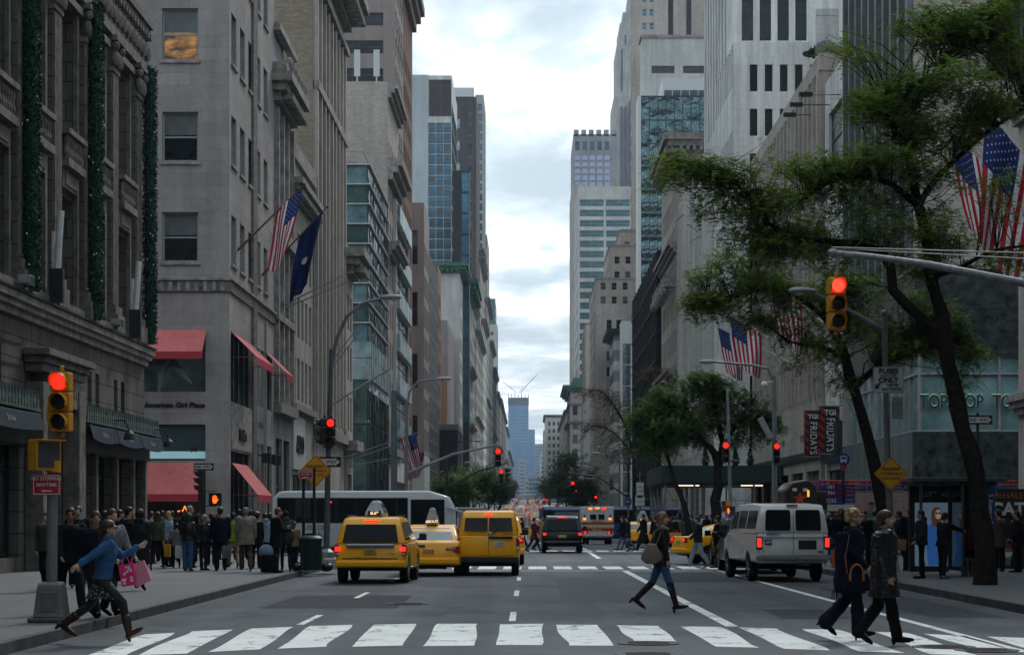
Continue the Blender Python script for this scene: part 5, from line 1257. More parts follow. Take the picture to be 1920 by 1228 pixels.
 q=MB();q.tube([(ax,0,Z_(464,Y)-.15),(.3,0,Z_(478,Y)-.15)], .012, 5);q.tube([(ax,0,Z_(466,Y)-.15),(.3,0,Z_(492,Y)-.15)], .012, 5);q.tube([(ax+.08,0,Z_(480,Y)-.15),(ax+.08,0,Z_(515,Y)-.15)], .035, 8);q.build('guy_wire', STEEL, t)
 signal('yellow traffic light showing red hanging from the long mast arm', (X_(1568,Y),Y-.08,Z_(520,Y)), radians(5), YEL, .95)
 # lamp and sign pole beside the trees
 Y=50.;x=X_(1673, Y);t=thing('lamp_post', 'grey lamp post with signs beside the bus shelter', 'street lamp', (x,Y,.15))
 q=MB();q.loft([[(s_*a,r_*a,z)for s_,r_ in((-1,-1),(1,-1),(1,1),(-1,1))]for a,z in((.17,0),(.165,.1),(.13,.55),(.12,.6))]);q.build('base_cabinet', STEEL, t, bevel=.02)
 q=MB();q.tube([(0,0,.5),(-.12,0,3.0),(-.2,0,6.6)], [.09,.08,.07], 12);q.ell((-.2,0,6.68), (.08,.08,.08), 8, 6);q.build('pole', POLE, t, smooth=True)
 hx=X_(1520, Y)-x;q=MB();q.tube([(-.2,0,6.25),(-1.1,0,6.75),(hx,0,Z_(547,Y)-.15)], [.05,.045,.04], 8);q.build('lamp_arm', POLE, t, smooth=True);lamp_head(t, hx+.1, Z_(545,Y)-.15, -1, .8)
 q=MB();q.box(X_(1671,Y)-x, X_(1689,Y)-x, -.28, -.1, Z_(785,Y)-.15, Z_(745,Y)-.15);q.tube([(X_(1673,Y)-x-.12,-.19,Z_(780,Y)-.15),(X_(1673,Y)-x-.12,-.19,Z_(750,Y)-.15)], .03, 6);q.build('control_box', STEEL, t, bevel=.02)
 s=plate('bus_lane_sign', 'white buses only sign on the lamp post', 'sign', (X_(1664,Y),Y-.14,Z_(713,Y)), .77, .66, SIGNW, 0, (('BUSES',.18,.21,0,1,.008),('& RIGHT TURNS',.07,.1,0,.8,.002),('ONLY',.18,-.01,0,1,.008),('7AM-7PM',.09,-.13,.1,.8,.003),('MON THRU FRI',.09,-.235,.08,.8,.003)), BLK, BLK)
 q=MB();q.prism([(-.33,-.24),(-.33,-.1),(-.29,-.13),(-.22,-.06),(-.19,-.09),(-.26,-.17),(-.22,-.2)], 'y', -.006, -.002);q.build('arrow', BLK, s)
 plate('warning_sign', 'yellow diamond recessed crosswalk sign on the lamp post by the bus shelter', 'sign', (X_(1669,Y),Y-.14,Z_(888,Y)), .86, .86, SIGNY, 0, (('RECESSED',.1,.115),('CROSSWALK',.1,0),('ON 5 AVE',.1,-.115)), BLK, BLK, True)
 one_way('one way sign half hidden behind the big tree trunk', (X_(1837,66),66,Z_(787,66)), 0, .84);q=MB();q.tube([(0,0,0),(0,0,5.0)], .05, 8);tag(q.build('sign_post',POLEG,None,loc=(X_(1833,66.1),66.1,.15)), 'thin dark post hidden behind the big tree trunk', 'post')
 # bus stop flag
 Y=62.;t=thing('bus_stop_sign', 'bus stop post with blue round bus symbol and route panels', 'sign', (X_(1581,Y),Y,.15));q=MB();q.tube([(0,0,0),(0,0,3.4)], .05, 8);q.build('post', POLEG, t)
 zc=Z_(861, Y)-.15;q=MB();q.lathe([(.2,-.06),(.2,-.08)], 24, (0,0,zc), 'y');d=q.build('disc', SIGNB, t)
 q=MB();q.box(-.1, .1, -.09, -.082, zc-.07, zc+.11, 0);q.box(-.075, .075, -.094, -.0901, zc+.0, zc+.08, 1);q.box(-.08, -.04, -.09, -.082, zc-.11, zc-.07, 0);q.box(.04, .08, -.09, -.082, zc-.11, zc-.07, 0);q.build('bus_symbol', [SIGNW,SIGNB], d)
 PUR=paint('sign_purple', (.10,.02,.09), .5);z=Z_(930, Y)-.15
 q=MB();q.lathe([(.12,-.05),(.12,-.07)], 20, (0,0,zc-.24), 'y');q.build('small_disc', paint('sign_magenta',(.35,.04,.12),.5), t)
 q=MB();q.box(-.52, -.03, -.07, -.05, z-.25, z+.38, 1);q.box(.04, .36, -.07, -.05, z-.02, z+.36, 1);q.box(.04, .36, -.071, -.049, z-.2, z-.022, 2);q.box(-.52, -.03, -.0711, -.0705, z-.25, z-.05, 2);q.box(-.5, .33, -.069, -.05, z-.46, z-.26, 0);q.box(.05, .34, -.07, -.05, z-.8, z-.5, 0)
 p_=q.build('route_panel', [SIGNW,PUR,SIGNB], t)
 for s_, dz in(('M1',.28), ('M4',.1), ('Q32',-.14)):text(s_, .17, SIGNW, p_, (-.38,-.076,z+dz), ext=.001, bold=.004)
 for dz in(.27, .16, .04, -.11):text('Limited Stop', .06, SIGNW, p_, (.2,-.076,z+dz), ext=.001, sx=.75)
 # far-side posts across the junction
 Y=73.;t=mast('lamp post with camera globe and red signal at the side street', X_(1452,Y), Y, X_(1337,Y), Z_(678,Y), None, POLE, -1, head=.75, zt=Z_(705,Y))
 signal('black traffic light showing red on the post above the white van', (X_(1455,Y),Y-.15,Z_(830,Y)), 0, BLK, .74, group=None)
 g=t.location.z;q=MB();x=X_(1433, Y)-t.location.x;q.tube([(0,-.05,Z_(716,Y)-g),(x,-.05,Z_(716,Y)-g)], .02, 5);q.ell((x,-.05,Z_(721,Y)-g), (.13,.13,.13), 10, 7);q.build('camera_globe', FRMW, t, smooth=True)
 q=MB();q.box(-.12, .12, -.5, .1, Z_(800,Y)-g, Z_(800,Y)-g+.16);k=q.build('traffic_camera', FRML, t, bevel=.02);k.location=(X_(1432,Y)-t.location.x, -.2, .25);k.rotation_euler=(radians(0), radians(60), 0);k.location=(-5.0, -.1, 3.4)if 0 else k.location
 bpy.data.objects.remove(k)
 q=MB(T=Matrix.Translation((X_(1434,Y)-t.location.x,-.2,Z_(803,Y)-g))@Matrix.Rotation(radians(62),4,'Y'));q.box(-.42, .42, -.13, .13, -.1, .1);q.build('traffic_camera', FRML, t, bevel=.02)
 Y=91.;t=thing('signal_pole', 'thin grey pole with a red signal and yellow walk box before the green shed', 'signal pole', (X_(1372,Y),Y,.15));q=MB();q.tube([(0,0,0),(-.1,0,3.5),(-.2,0,Z_(733,Y))], [.09,.08,.06], 10);q.build('pole', POLE, t, smooth=True)
 signal('traffic light showing red on the thin pole before the green shed', (X_(1360,Y),Y-.1,Z_(828,Y)), 0, BLK, .95)
 ped_signal('yellow walk signal box turned sideways on the thin pole', (X_(1358,Y),Y,Z_(960,Y)), radians(-70), False, YEL, .5);ped_signal('orange hand signal glimpsed edge on by the thin pole', (X_(1366,Y),Y-.3,Z_(966,Y)), radians(-62), True, BLK, .4)
 plate('parking_sign', 'small red no standing sign before the green shed', 'sign', (X_(1342,100),100,Z_(928,100)), .4, .32, SIGNR, 0, (('NO STANDING',.05,.06),('ANYTIME',.05,-.02)), SIGNW, SIGNW)
 q=MB();q.tube([(0,0,0),(0,0,3.2)], .04, 6);tag(q.build('sign_post',POLEG,None,loc=(X_(1342,100.1),100.1,.15)), 'thin post of the small red sign before the shed', 'post')
 for i, (px, py, Y, w, h)in enumerate(((1200,918,150,.55,1.1),(1200,938,150,.7,.8),(1200,965,150,.75,.6))):
  plate('street_sign', ['tall white regulation sign on the post before the blue bus','square white regulation sign on the post before the blue bus','green street name sign on the post before the blue bus'][i], 'sign', (X_(px,Y),Y,Z_(py,Y)), w, h, (SIGNW,SIGNW,SIGNG)[i], 0, (('NO',.2,.2),('TURNS',.16,-.1))if i<2 else(('5 AV',.25,0),), BLK if i<2 else SIGNW)
 q=MB();q.tube([(0,0,0),(0,0,5.3)], .07, 8);tag(q.build('sign_post',POLE,None,loc=(X_(1200,150.2),150.2,gz(150)+.15)), 'grey post of three signs before the blue bus', 'post')
 plate('bus_sign', 'small blue round bus sign before the blue bus', 'sign', (X_(1178,152),152,Z_(940,152)), .5, .5, SIGNB, 0, (('BUS',.16,0),), SIGNW);q=MB();q.tube([(0,0,0),(0,0,3.4)], .06, 8);tag(q.build('sign_post',POLE,None,loc=(X_(1178,152.2),152.2,gz(150)+.15)), 'grey post of the small blue bus sign', 'post')
 # signals down the avenue
 for i, (px, py, Y, e)in enumerate(((1074,908,172,0),(1065,900,172,1),(1117,935,240,0),(1147,905,190,1),(962,928,330,0),(1020,940,330,0),(1080,925,330,0),(946,935,420,0),(1043,926,420,0))):
  lab=['red traffic light over the road before the distant trees', 'dark signal seen edge on before the distant trees', 'small red light low before the dark pavement shed', 'dark signal seen edge on near the red and white banner', 'tiny red traffic light over the far taxis', 'tiny red traffic light over the far city bus', 'tiny red traffic light against the distant trees', 'faint red light at the far pavement trees', 'faint red light right of the far city bus'][i]
  lab=lab.replace('right of', 'beyond')
  signal(lab, (X_(px,Y),Y,Z_(py-6,Y)), radians(90)if e else 0, BLK, 1.0, lit=9 if e else 0)
 Y=172.;t=thing('lamp_post', 'dark mast with long arm over the road before the distant trees', 'street lamp', (X_(1178,Y),Y,gz(Y)+.15));g=t.location.z;q=MB();q.tube([(0,0,0),(0,0,6.4)], .09, 8);q.build('pole', DKMET, t)
 q=MB();q.tube([(0,0,3.6),(X_(1120,Y)-t.location.x,0,Z_(893,Y)-g),(X_(1064,Y)-t.location.x,0,Z_(886,Y)-g)], [.08,.06,.04], 8);q.build('signal_arm', DKMET, t);q=MB();q.tube([(0,0,6.2),(-1.5,0,7.2),(-2.6,0,7.4)], .04, 6);q.build('lamp_arm', POLE, t);lamp_head(t, -2.4, 7.4, -1, 1)
 for i, (px, py, Y, s_)in enumerate(((1130,838,205,-1),(1093,896,262,-1),(880,867,240,1),(1062,902,400,-1))):
  X=9.3 if s_<0 else-7.2
  mast(['pale lamp mast beside the bare tree','pale lamp mast before the distant trees','pale lamp mast behind the black signal arm','small far lamp mast before the white corner block'][i], X, Y, X_(px,Y), Z_(py,Y), None, POLE)
  # bus shelter with lit advert
 Y=52.;x0=X_(1722, Y);t=thing('bus_shelter', 'glass and steel bus shelter with a backlit fashion advert', 'bus shelter', (x0,Y,.15));w=X_(1862, Y)-x0;H=Z_(902, Y)-.15
 GS=paint('shelter_steel', (.06,.075,.075), .4, .4)
 q=MB();q.box(-.25, w+.3, -.35, 2.1, H-.02, H+.1);q.box(-.1, w+.1, .0, 1.8, H-.1, H-.02);q.build('roof', GS, t, bevel=.02)
 wp=X_(1798, Y)-x0
 q=MB();q.box(0, wp, 1.2, 1.4, .1, H-.1);f_=q.build('advert_case', paint('case_black',(.015,.018,.02),.4), t, bevel=.02)
 q=MB();q.box(.14, wp-.04, 1.185, 1.2, .25, H-.55);scr=q.build('advert_screen', [emis('advert_blue',(.16,.24,.36),.14)], f_)
 text('1:17', .2, WHT, f_, (.42,1.19,H-.34), ext=.001);text('PM', .08, WHT, f_, (.66,1.19,H-.29), ext=.001);text('45', .2, WHT, f_, (wp-.12,1.19,H-.34), ext=.001)
 text("STORY'S", .09, WHT, scr, (.26,1.18,.98), ext=.001);text('BEST', .09, WHT, scr, (.86,1.18,.98), ext=.001)
 q=MB();SK=emis('advert_skin', (.55,.40,.32), .15);HRc=emis('advert_hair', (.13,.06,.03), .12);DR=emis('advert_dress', (.02,.09,.28), .25)
 mb=lambda pts, mi, y:q.prism(pts, 'y', 1.175-y, 1.18-y, mi)
 mb([(.72+.13*cos(a)*(1.1),1.63+.2*sin(a))for a in[k*pi/8 for k in range(16)]], 1, 0);mb([(.56,1.55),(.62,1.3),(.82,1.3),(.86,1.6)], 1, .001)
 mb([(.76+.085*cos(a),1.63+.13*sin(a))for a in[k*pi/8 for k in range(16)]], 0, .006);mb([(.685,1.64),(.74,1.63),(.73,1.69),(.69,1.69)], 3, .012);mb([(.76,1.63),(.83,1.64),(.82,1.69),(.77,1.69)], 3, .012)
 mb([(.45,1.28),(.62,1.42),(.86,1.36),(.95,1.1),(.9,.7),(1.0,.27),(.5,.27),(.42,.9),(.38,1.1)], 2, -.0005)
 q.build('advert_figure', [SK,HRc,DR,BLK], scr)
 gp=MB();gp.box(wp+.02, wp+.06, -.2, 1.4, .15, H-.1);gp.build('glass_panel', glassy('shelter_glass',(.03,.05,.05),.08), t)
 gp=MB();gp.box(wp+.08, w-.22, 1.3, 1.32, .15, H-.1);gp.build('glass_panel', glassy('shelter_glass',(.03,.05,.05),.08), t)
 q=MB();q.box(w-.2, w+.02, -.12, -.06, .02, H-.04);bp=q.build('name_panel', paint('panel_blue',(.012,.04,.16),.4), t);text('5 Avenue & W 49 St', .17, WHT, bp, (w-.09,-.125,H*.58), (0,pi/2,0)if 0 else(pi/2,pi/2,0), ext=.001)
 for x in(.02, wp+.04, w-.1):q=MB();q.box(x, x+.07, -.1, -.03, 0, H);q.build('post', GS, t)
 q=MB();q.box(wp+.2, w-.3, .5, .85, .42, .47);q.box(wp+.3, wp+.36, .5, .8, 0, .42);q.box(w-.45, w-.39, .5, .8, 0, .42);q.build('bench', GS, t)
 # news stand posters beyond the shelter
 t=thing('poster_kiosk', 'black poster kiosk with chale lettering beside the bus shelter', 'kiosk', (X_(1868,60),60,.15));q=MB();q.box(0, 1.7, 0, 1.2, 0, 2.4);k=q.build('cabinet', paint('kiosk_black',(.014,.015,.016),.5), t)
 OR=paint('orange_letters', (.45,.13,.03), .5);text('McHALE', .26, OR, k, (.35,-.01,2.2), ext=.002, ax='CENTER');text('CAT', .52, WHT, k, (.35,-.01,1.78), ext=.002, bold=.02);text('WOOD', .26, paint('ochre_letters',(.25,.16,.03),.5), k, (.5,-.01,1.3), ext=.002)
 q=MB();q.box(.25, .6, -.02, -.005, .1, .9, 0);q.box(.27, .58, -.025, -.0205, .35, .5, 1);q.box(.27, .58, -.025, -.0205, .6, .75, 2);q.build('poster', [paint('green_poster',(.12,.22,.10),.5),WHT,paint('poster_red',(.25,.03,.04),.5)], k)
 # striped restaurant banners
 def stripes_banner(label, px0, px1, y0, y1, Y, fold=False):
  x0, x1=X_(px0, Y), X_(px1, Y);H=Z_(y0, Y)-Z_(y1, Y);W=x1-x0;t=thing('banner', label, 'banner', (x0,Y,Z_(y1,Y)));q=MB();nx=24;nz=60
  def pt(i, j):return(W*i/nx, .06*sin(i/nx*3), H*j/nz)
  q.v=[pt(i,j)for j in range(nz+1)for i in range(nx+1)]
  for j in range(nz):
   for i in range(nx):
    red=((i/nx*W*.9+j/nz*H*(1 if 1 else 0))/(.5))%1<.5
    edge=abs(i-nx/2)>nx*.27
    q.f.append((j*(nx+1)+i,j*(nx+1)+i+1,(j+1)*(nx+1)+i+1,(j+1)*(nx+1)+i));q.m.append(1 if red and edge else 0)
  c=q.build('cloth', [paint('banner_black',(.02,.018,.018),.7),paint('banner_red',(.30,.025,.02),.7)], t, fixn=False)
  text('FRIDAYS', W*.56, WHT, c, (W*.5,-.05,H*.40), (pi/2,pi/2,0), ext=.004, bold=.006, sx=H*.66/(W*.56*3.9), sp=1.12);text('TGI', W*.34, WHT, c, (W*.5,-.03,H*.86), ext=.004, bold=.01)
  q=MB();q.tube([(-.05,.05,H),(W+.5,.05,H)], .04, 6);q.tube([(-.05,.05,0),(W+.5,.05,0)], .04, 6);q.build('pole', STEEL, t)
 stripes_banner('red and black striped restaurant banner, the upper of the pair nearer the glass shop', 1536, 1577, 761, 851, 113.5)
 stripes_banner('red and black striped restaurant banner, the lower of the pair nearer the flags', 1508, 1541, 769, 856, 118)
 for i, px in enumerate((1523,1505,1492)):
  Y=112+i*5;q=MB();q.tube([(0,0,0),(1.6,0,.0)], .03, 5);q.box(-.75, 0, -.15, .15, -.1, .12)
  tag(q.build('floodlight',DKMET,None,loc=(X_(px,Y),Y,Z_(178+i*19,Y))), 'dark floodlight on a thin arm high over the ribbed limestone block', 'light', 'arm floodlights over the limestone block')
furniture()
# ------------------------------------------------------------------ flags
FR_=paint('flag_red', (.36,.015,.025), .75, 0, .05, 3);FW_=paint('flag_white', (.60,.60,.62), .75, 0, .05, 3);FB_=paint('flag_blue', (.018,.03,.13), .75, 0, .1, 3);NAVY=paint('navy_flag', (.004,.010,.062), .75, 0, .15, 3)
def flag(label, base, tip, W, H, hang, kind='us', polemat=None, seed=0, top=.96, rad=.045, pole=True, tipd=0.):
 """a flag hanging from an oblique pole; hang = direction the fly edge drops to"""
 rnd=random.Random(seed);B=Vector(base);T=Vector(tip);d=(T-B).normalized()
 t=thing('flag', label, 'flag', tuple(B));
 if pole:
  q=MB();q.tube([(0,0,0),tuple((T-B)*.2),tuple(T-B)], [rad*1.5,rad*1.2,rad*.7], 8);q.ell(T-B, (rad*1.8,)*3, 8, 6)
  q.build('pole', polemat or POLE, t, smooth=True)
 O=(T-B)*top;hd=Vector(hang).normalized()
 side=d.cross(hd).normalized();ph=rnd.uniform(0, 6)
 def S(u, v, off=0.):
  p=O-d*(v*H*(1-.3*u*u))+hd*(u*W)
  amp=(.12 if W<3 else.055)*W*(.25+u)
  w=sin(u*3.4+v*6.2+ph)*amp+sin(v*14+u*2+ph*2)*amp*.5
  p=p+side*(w+off);p=p+d*(-u*u*.12*H)+Vector((0,0,-.06*W*u*sin(v*3)))
  return p
 q=MB();nv=39;nu=34
 q.v=[tuple(S(i/nu,j/nv))for j in range(nv+1)for i in range(nu+1)]
 for j in range(nv):
  for i in range(nu):
   q.f.append((j*(nu+1)+i,j*(nu+1)+i+1,(j+1)*(nu+1)+i+1,(j+1)*(nu+1)+i))
   if kind=='us':q.m.append(2 if(i<nu*.4 and j<21)else(0 if(j//3)%2==0 else 1))
   else:q.m.append(0)
 c=q.build('cloth', [FR_,FW_,FB_]if kind=='us' else[{'navy':NAVY,'tan':paint('tan_flag',(.3,.25,.2),.8),'blue':FB_}[kind]], t, smooth=True, fixn=False)
 md=c.modifiers.new('s', 'SOLIDIFY');md.thickness=.006
 if kind=='us':
  q=MB();
  for r in range(9):
   for k in range(6 if r%2==0 else 5):
    u=(.4/12)*(1+2*k+(r%2));v=(7/13/10)*(r+1)
    for off in(.012, -.018):
     P=[S(u+(.014 if a%2==0 else.006)*sin(a*pi/5)*H/W,v-(.014 if a%2==0 else.006)*cos(a*pi/5)*W/H*(H/W),off)for a in range(10)]
     q.add([tuple(p)for p in P], [tuple(range(10))])
  q.build('star', FW_, c, fixn=False)
 elif kind=='navy':
  q=MB();
  for off in(.015, -.02):q.add([tuple(S(.5+.05*cos(a),.5+.05*sin(a)*W/H,off))for a in[k*pi/6 for k in range(12)]], [tuple(range(12))])
  q.build('emblem', paint('emblem_white',(.5,.42,.35),.7), c, fixn=False)
 return t
def flags():
 Y=99.;flag('stars and stripes hanging from the rusty pole on the greige shop building', (XL,Y,Z_(470,Y)), (X_(571,Y),Y,Z_(346,Y)), 3.3, 1.75, (-.18,-.1,-1), 'us', paint('rusty_pole',(.10,.06,.045),.7), 1)
 Y=108.;flag('navy blue state flag hanging beside the stars and stripes', (XL,Y,Z_(517,Y)), (X_(614,Y),Y,Z_(388,Y)), 3.9, 1.8, (-.2,-.1,-1), 'navy', paint('rusty_pole',(.10,.06,.045),.7), 5, top=.93)
 Y=60.;flag('large stars and stripes nearest the tree at the frame edge', (XR+.1,Y,Z_(470,Y)), (X_(1792,Y),Y,Z_(150,Y)), 3.7, 2.7, (-.16,-.1,-1), 'us', FRMW, 2, top=.80)
 Y=63.;flag('stars and stripes half hidden behind the larger flag by the tree', (XR+.1,Y,Z_(520,Y)), (X_(1768,Y),Y,Z_(226,Y)), 3.1, 1.9, (.12,-.1,-1), 'us', FRMW, 9, top=.95)
 Y=128.;flag('bright stars and stripes hanging before the limestone ribs', (XR,Y,Z_(668,Y)), (X_(1362,Y),Y,Z_(588,Y)), 3.1, 2.3, (.1,-.1,-1), 'us', FRMW, 3)
 Y=132.;flag('stars and stripes just behind the bright flag on the limestone block', (XR,Y,Z_(682,Y)), (X_(1340,Y),Y,Z_(610,Y)), 3.0, 1.6, (.15,-.1,-1), 'us', FRMW, 7)
 Y=118.;flag('stars and stripes among the leaves over the limestone block', (XR,Y,Z_(606,Y)), (X_(1438,Y),Y,Z_(520,Y)), 3.2, 2.4, (.12,-.1,-1), 'us', FRMW, 4)
 Y=143.;flag('small stars and stripes on the pole before the netted scaffold', (XL,Y,Z_(868,Y)), (X_(786,Y),Y,Z_(810,Y)), 2.6, 1.1, (.25,-.1,-1), 'us', STEEL, 11, rad=.03)
 Y=150.;flag('tan flag hanging between two small flags before the netted scaffold', (XL,Y,Z_(872,Y)), (X_(800,Y),Y,Z_(812,Y)), 3.2, .9, (-.2,-.1,-1), 'tan', STEEL, 12, rad=.03)
 Y=156.;flag('blue and striped small flag nearest the avenue trees', (XL,Y,Z_(876,Y)), (X_(802,Y),Y,Z_(845,Y)), 1.9, 1.1, (-.1,-.1,-1), 'us', STEEL, 13, rad=.03)
 Y=300.;flag('tiny stars and stripes before the distant trees', (9.3,Y,Z_(900,Y)), (X_(1080,Y),Y,Z_(880,Y)), 1.5, 1.2, (.3,-.1,-1), 'us', STEEL, 14, rad=.04)
 Y=120.
 for i, (a, b_, c, d, Y)in enumerate(((515,575,640,518,116),(525,578,650,530,118),(578,700,672,612,140),(584,705,676,620,142))):
  q=MB();X0=XL;p0=Vector((XL,Y,Z_(b_,Y)));p1=Vector((X_(c,Y),Y,Z_(d,Y)));q.tube([(0,0,0),tuple(p1-p0)], [.05,.035], 8)
  tag(q.build('flagpole',STEEL,None,loc=tuple(p0)), ['bare steel flagpole just below the navy flag','second bare steel flagpole below the navy flag','bare flagpole above the corner traffic light','lower bare flagpole above the corner traffic light'][i], 'flagpole')
flags()
# ------------------------------------------------------------------ people
PC={}
TMP=bpy.data.scenes.new('workshop')
def remesh(q, vox, name, smooth=3):
 me=q.mesh(name+'_raw');o=bpy.data.objects.new('tmp', me);TMP.collection.objects.link(o)
 bm=bmesh.new();bm.from_mesh(me);bmesh.ops.recalc_face_normals(bm, faces=bm.faces);bm.to_mesh(me);bm.free()
 r=o.modifiers.new('r', 'REMESH');r.mode='VOXEL';r.voxel_size=vox;r.use_smooth_shade=True
 if smooth:s=o.modifiers.new('s', 'SMOOTH');s.factor=.5;s.iterations=smooth
 with bpy.context.temp_override(scene=TMP, view_layer=TMP.view_layers[0]):
  dg=bpy.context.evaluated_depsgraph_get();ev=o.evaluated_get(dg);out=bpy.data.meshes.new_from_object(ev)
 out.name=name;bpy.data.objects.remove(o);bpy.data.meshes.remove(me)
 out.polygons.foreach_set('use_smooth', [True]*len(out.polygons));return out
def folds(me, amp):
 N_=[v.normal.copy()for v in me.vertices];out=[]
 for v, n in zip(me.vertices, N_):
  p=v.co;out.extend(p+n*amp*(noise.noise(Vector((p.x*14,p.y*14,p.z*6)))+.6*noise.noise(Vector((p.x*8+p.z*22,p.y*8,p.z*26)))))
 me.vertices.foreach_set('co', out);me.update();return me
SKIN=[paint('skin_light',(.42,.26,.19),.55,0,.05,8), paint('skin_mid',(.30,.17,.11),.55,0,.05,8), paint('skin_dark',(.10,.055,.04),.55,0,.05,8)]
CL={}
def cloth(n, c, rough=.85, **k):CL[n]=paint('cloth_'+n, c, rough, 0, .14, 9, bmp=.25, **k);return CL[n]
for n, c, r in(('black',(.006,.007,.008),.8), ('leather',(.008,.009,.010),.34), ('navy',(.005,.008,.020),.8), ('denim',(.03,.095,.21),.85), ('jeans',(.04,.10,.21),.85), ('charcoal',(.018,.020,.023),.85), ('olive',(.055,.06,.04),.85), ('khaki',(.20,.19,.15),.85), ('lime',(.22,.24,.02),.8), ('brown',(.05,.03,.02),.6), ('maroon',(.08,.012,.03),.8), ('grey',(.12,.13,.14),.85), ('red',(.28,.02,.03),.8), ('teal',(.01,.12,.12),.8), ('white',(.45,.46,.46),.85), ('paleblue',(.18,.25,.33),.85), ('tights',(.008,.014,.013),.7), ('boot',(.035,.018,.010),.4), ('tallboot',(.018,.010,.009),.38), ('sand',(.25,.17,.10),.85), ('greenbag',(.03,.05,.04),.8), ('taupe',(.17,.135,.105),.55), ('fur',(.25,.21,.16),.95), ('orange',(.5,.12,.02),.6)):cloth(n, c, r)
HAIR={'black':paint('hair_black',(.010,.009,.009),.5,0,.2,20), 'brown':paint('hair_brown',(.045,.024,.014),.5,0,.3,20), 'blonde':paint('hair_blonde',(.33,.22,.10),.5,0,.3,18,bmp=.5), 'dirty':paint('hair_dark_blonde',(.17,.095,.05),.5,0,.3,18,bmp=.5), 'grey':paint('hair_grey',(.22,.22,.22),.6,0,.2,18), 'red':paint('hair_auburn',(.16,.045,.015),.5,0,.2,18)}
def dirv(a, ab, s):return Vector((s*sin(ab),sin(a)*cos(ab),-cos(a)*cos(ab)))
def joints(p, fem):
 """p: lean, la=(left, right) thigh, lk knees, aa arms, ab abduction, ae elbows, ft foot pitch"""
 J={};lean=p.get('lean', 0.03);hip=Vector((0,0,.93));up=Vector((0,sin(lean),cos(lean)))
 J['hip']=hip;J['waist']=hip+up*.17;J['chest']=hip+up*.38;J['neck']=hip+up*.545;
 hl=p.get('headlean', lean*.4);hu=Vector((0,sin(hl),cos(hl)));J['head']=J['neck']+hu*.16+Vector((0,.015,0));J['up']=up
 sw=.165 if fem else.195
 for k, s in((0,-1), (1,1)):
  tw=p.get('twist', 0)*s
  h=hip+Vector((s*.095,0,-.03));kn=h+dirv(p['la'][k], p.get('lab',.03), s)*.42;a2=p['la'][k]-p['lk'][k];an=kn+dirv(a2, .0, s)*.41
  fp=p.get('ft', (0,0))[k];fd=Vector((s*.12,cos(fp),sin(fp))).normalized()
  J['h', k]=h;J['k', k]=kn;J['a', k]=an;J['t', k]=an+fd*.15+Vector((0,0,-.045))*cos(fp);J['fd', k]=fd
  sh=J['neck']-up*.055+Vector((s*sw,tw,0));ab=p.get('ab', (.12,.12))[k];el=sh+dirv(p['aa'][k], ab, s)*.285
  a3=p['aa'][k]+p['ae'][k];ab3=p.get('ab2', (ab*.3,ab*.3))[k];wr=el+dirv(a3, ab3, s)*.245
  J['s', k]=sh;J['e', k]=el;J['w', k]=wr;J['hd', k]=dirv(a3, ab3, s)
 return J
def body_mesh(J, fem, vox, fingers, headyaw, curl=.5):
 q=MB();hd=J['head'];R=Matrix.Rotation(headyaw, 3, 'Z')
 def hp(x, y, z):return hd+R@Vector((x,y,z))
 n=14 if vox<.013 else 9
 q.ell(hp(0,-.012,.03), (.074,.093,.09), n, n-3, R=R);q.ell(hp(0,.025,-.03), (.056,.068,.078), n, n-3, R=R);q.ell(hp(0,.055,-.088), (.028,.025,.022), 8, 6, R=R)
 q.capsule(hp(0,.088,.012), hp(0,.107,-.025), .011, .016, 8);q.ell(hp(0,.088,-.058), (.024,.012,.011), 8, 5, R=R)
 q.capsule(hp(-.03,.08,.03), hp(.03,.08,.03), .012, .012, 6)
 for s in(-1, 1):q.ell(hp(s*.076,-.012,-.01), (.012,.022,.033), 8, 6, R=R);q.ell(hp(s*.035,.06,-.025), (.022,.02,.02), 7, 5, R=R)
 q.capsule(J['neck']-J['up']*.03, hd+Vector((0,-.012,-.07)), .052, .047, n)
 q.capsule(J['chest'], J['neck']-J['up']*.1, .1, .09, n);q.capsule(J['hip'], J['chest'], .085, .09, n)
 for k in(0, 1):
  q.capsule(J['neck']-J['up']*.09, J['s',k], .05, .045, 8);q.capsule(J['s',k], J['e',k], .042, .036, 8);q.capsule(J['e',k], J['w',k], .035, .025, 8)
  q.capsule(J['h',k], J['k',k], .055, .036, 8);q.capsule(J['k',k], J['a',k], .036, .026, 8);q.capsule(J['a',k], J['t',k], .034, .026, 8)
  # hand: palm, four bent fingers, thumb from the palm's side
  d=J['hd', k].normalized();s=-1 if k==0 else 1;acr=Vector((0,1,0));acr=(acr-d*acr.dot(d)).normalized();inn=d.cross(acr)*(1 if k==0 else-1)
  if inn.x*s>0:inn=-inn
  w=J['w', k];pc=w+d*.05
  q.capsule(w, w+d*.075+acr*.0, .024, .03, 8)
  if fingers:
   for i, (o_, l_)in enumerate(((.029,.068),(.010,.076),(-.010,.07),(-.028,.055))):
    b0=w+d*.078+acr*o_;c=curl;m=b0+(d*cos(c*.6)+inn*sin(c*.6))*l_*.55;e=m+(d*cos(c*1.5)+inn*sin(c*1.5))*l_*.5
    q.capsule(w+d*.04+acr*o_*.8, b0, .012, .0105, 7);q.capsule(b0, m, .0105, .0095, 7);q.capsule(m, e, .0095, .008, 7)
   tb=w+d*.03+acr*.026;tm=tb+(d*.6+acr*.75+inn*.3).normalized()*.042;q.capsule(tb, tm, .0125, .011, 7);q.capsule(tm, tm+(d*.9+acr*.25+inn*.35).normalized()*.03, .011, .009, 7)
  else:q.capsule(w+d*.06, w+d*.13+inn*.03, .028, .018, 7)
 return remesh(q, vox, 'body', 1 if fingers else 2)
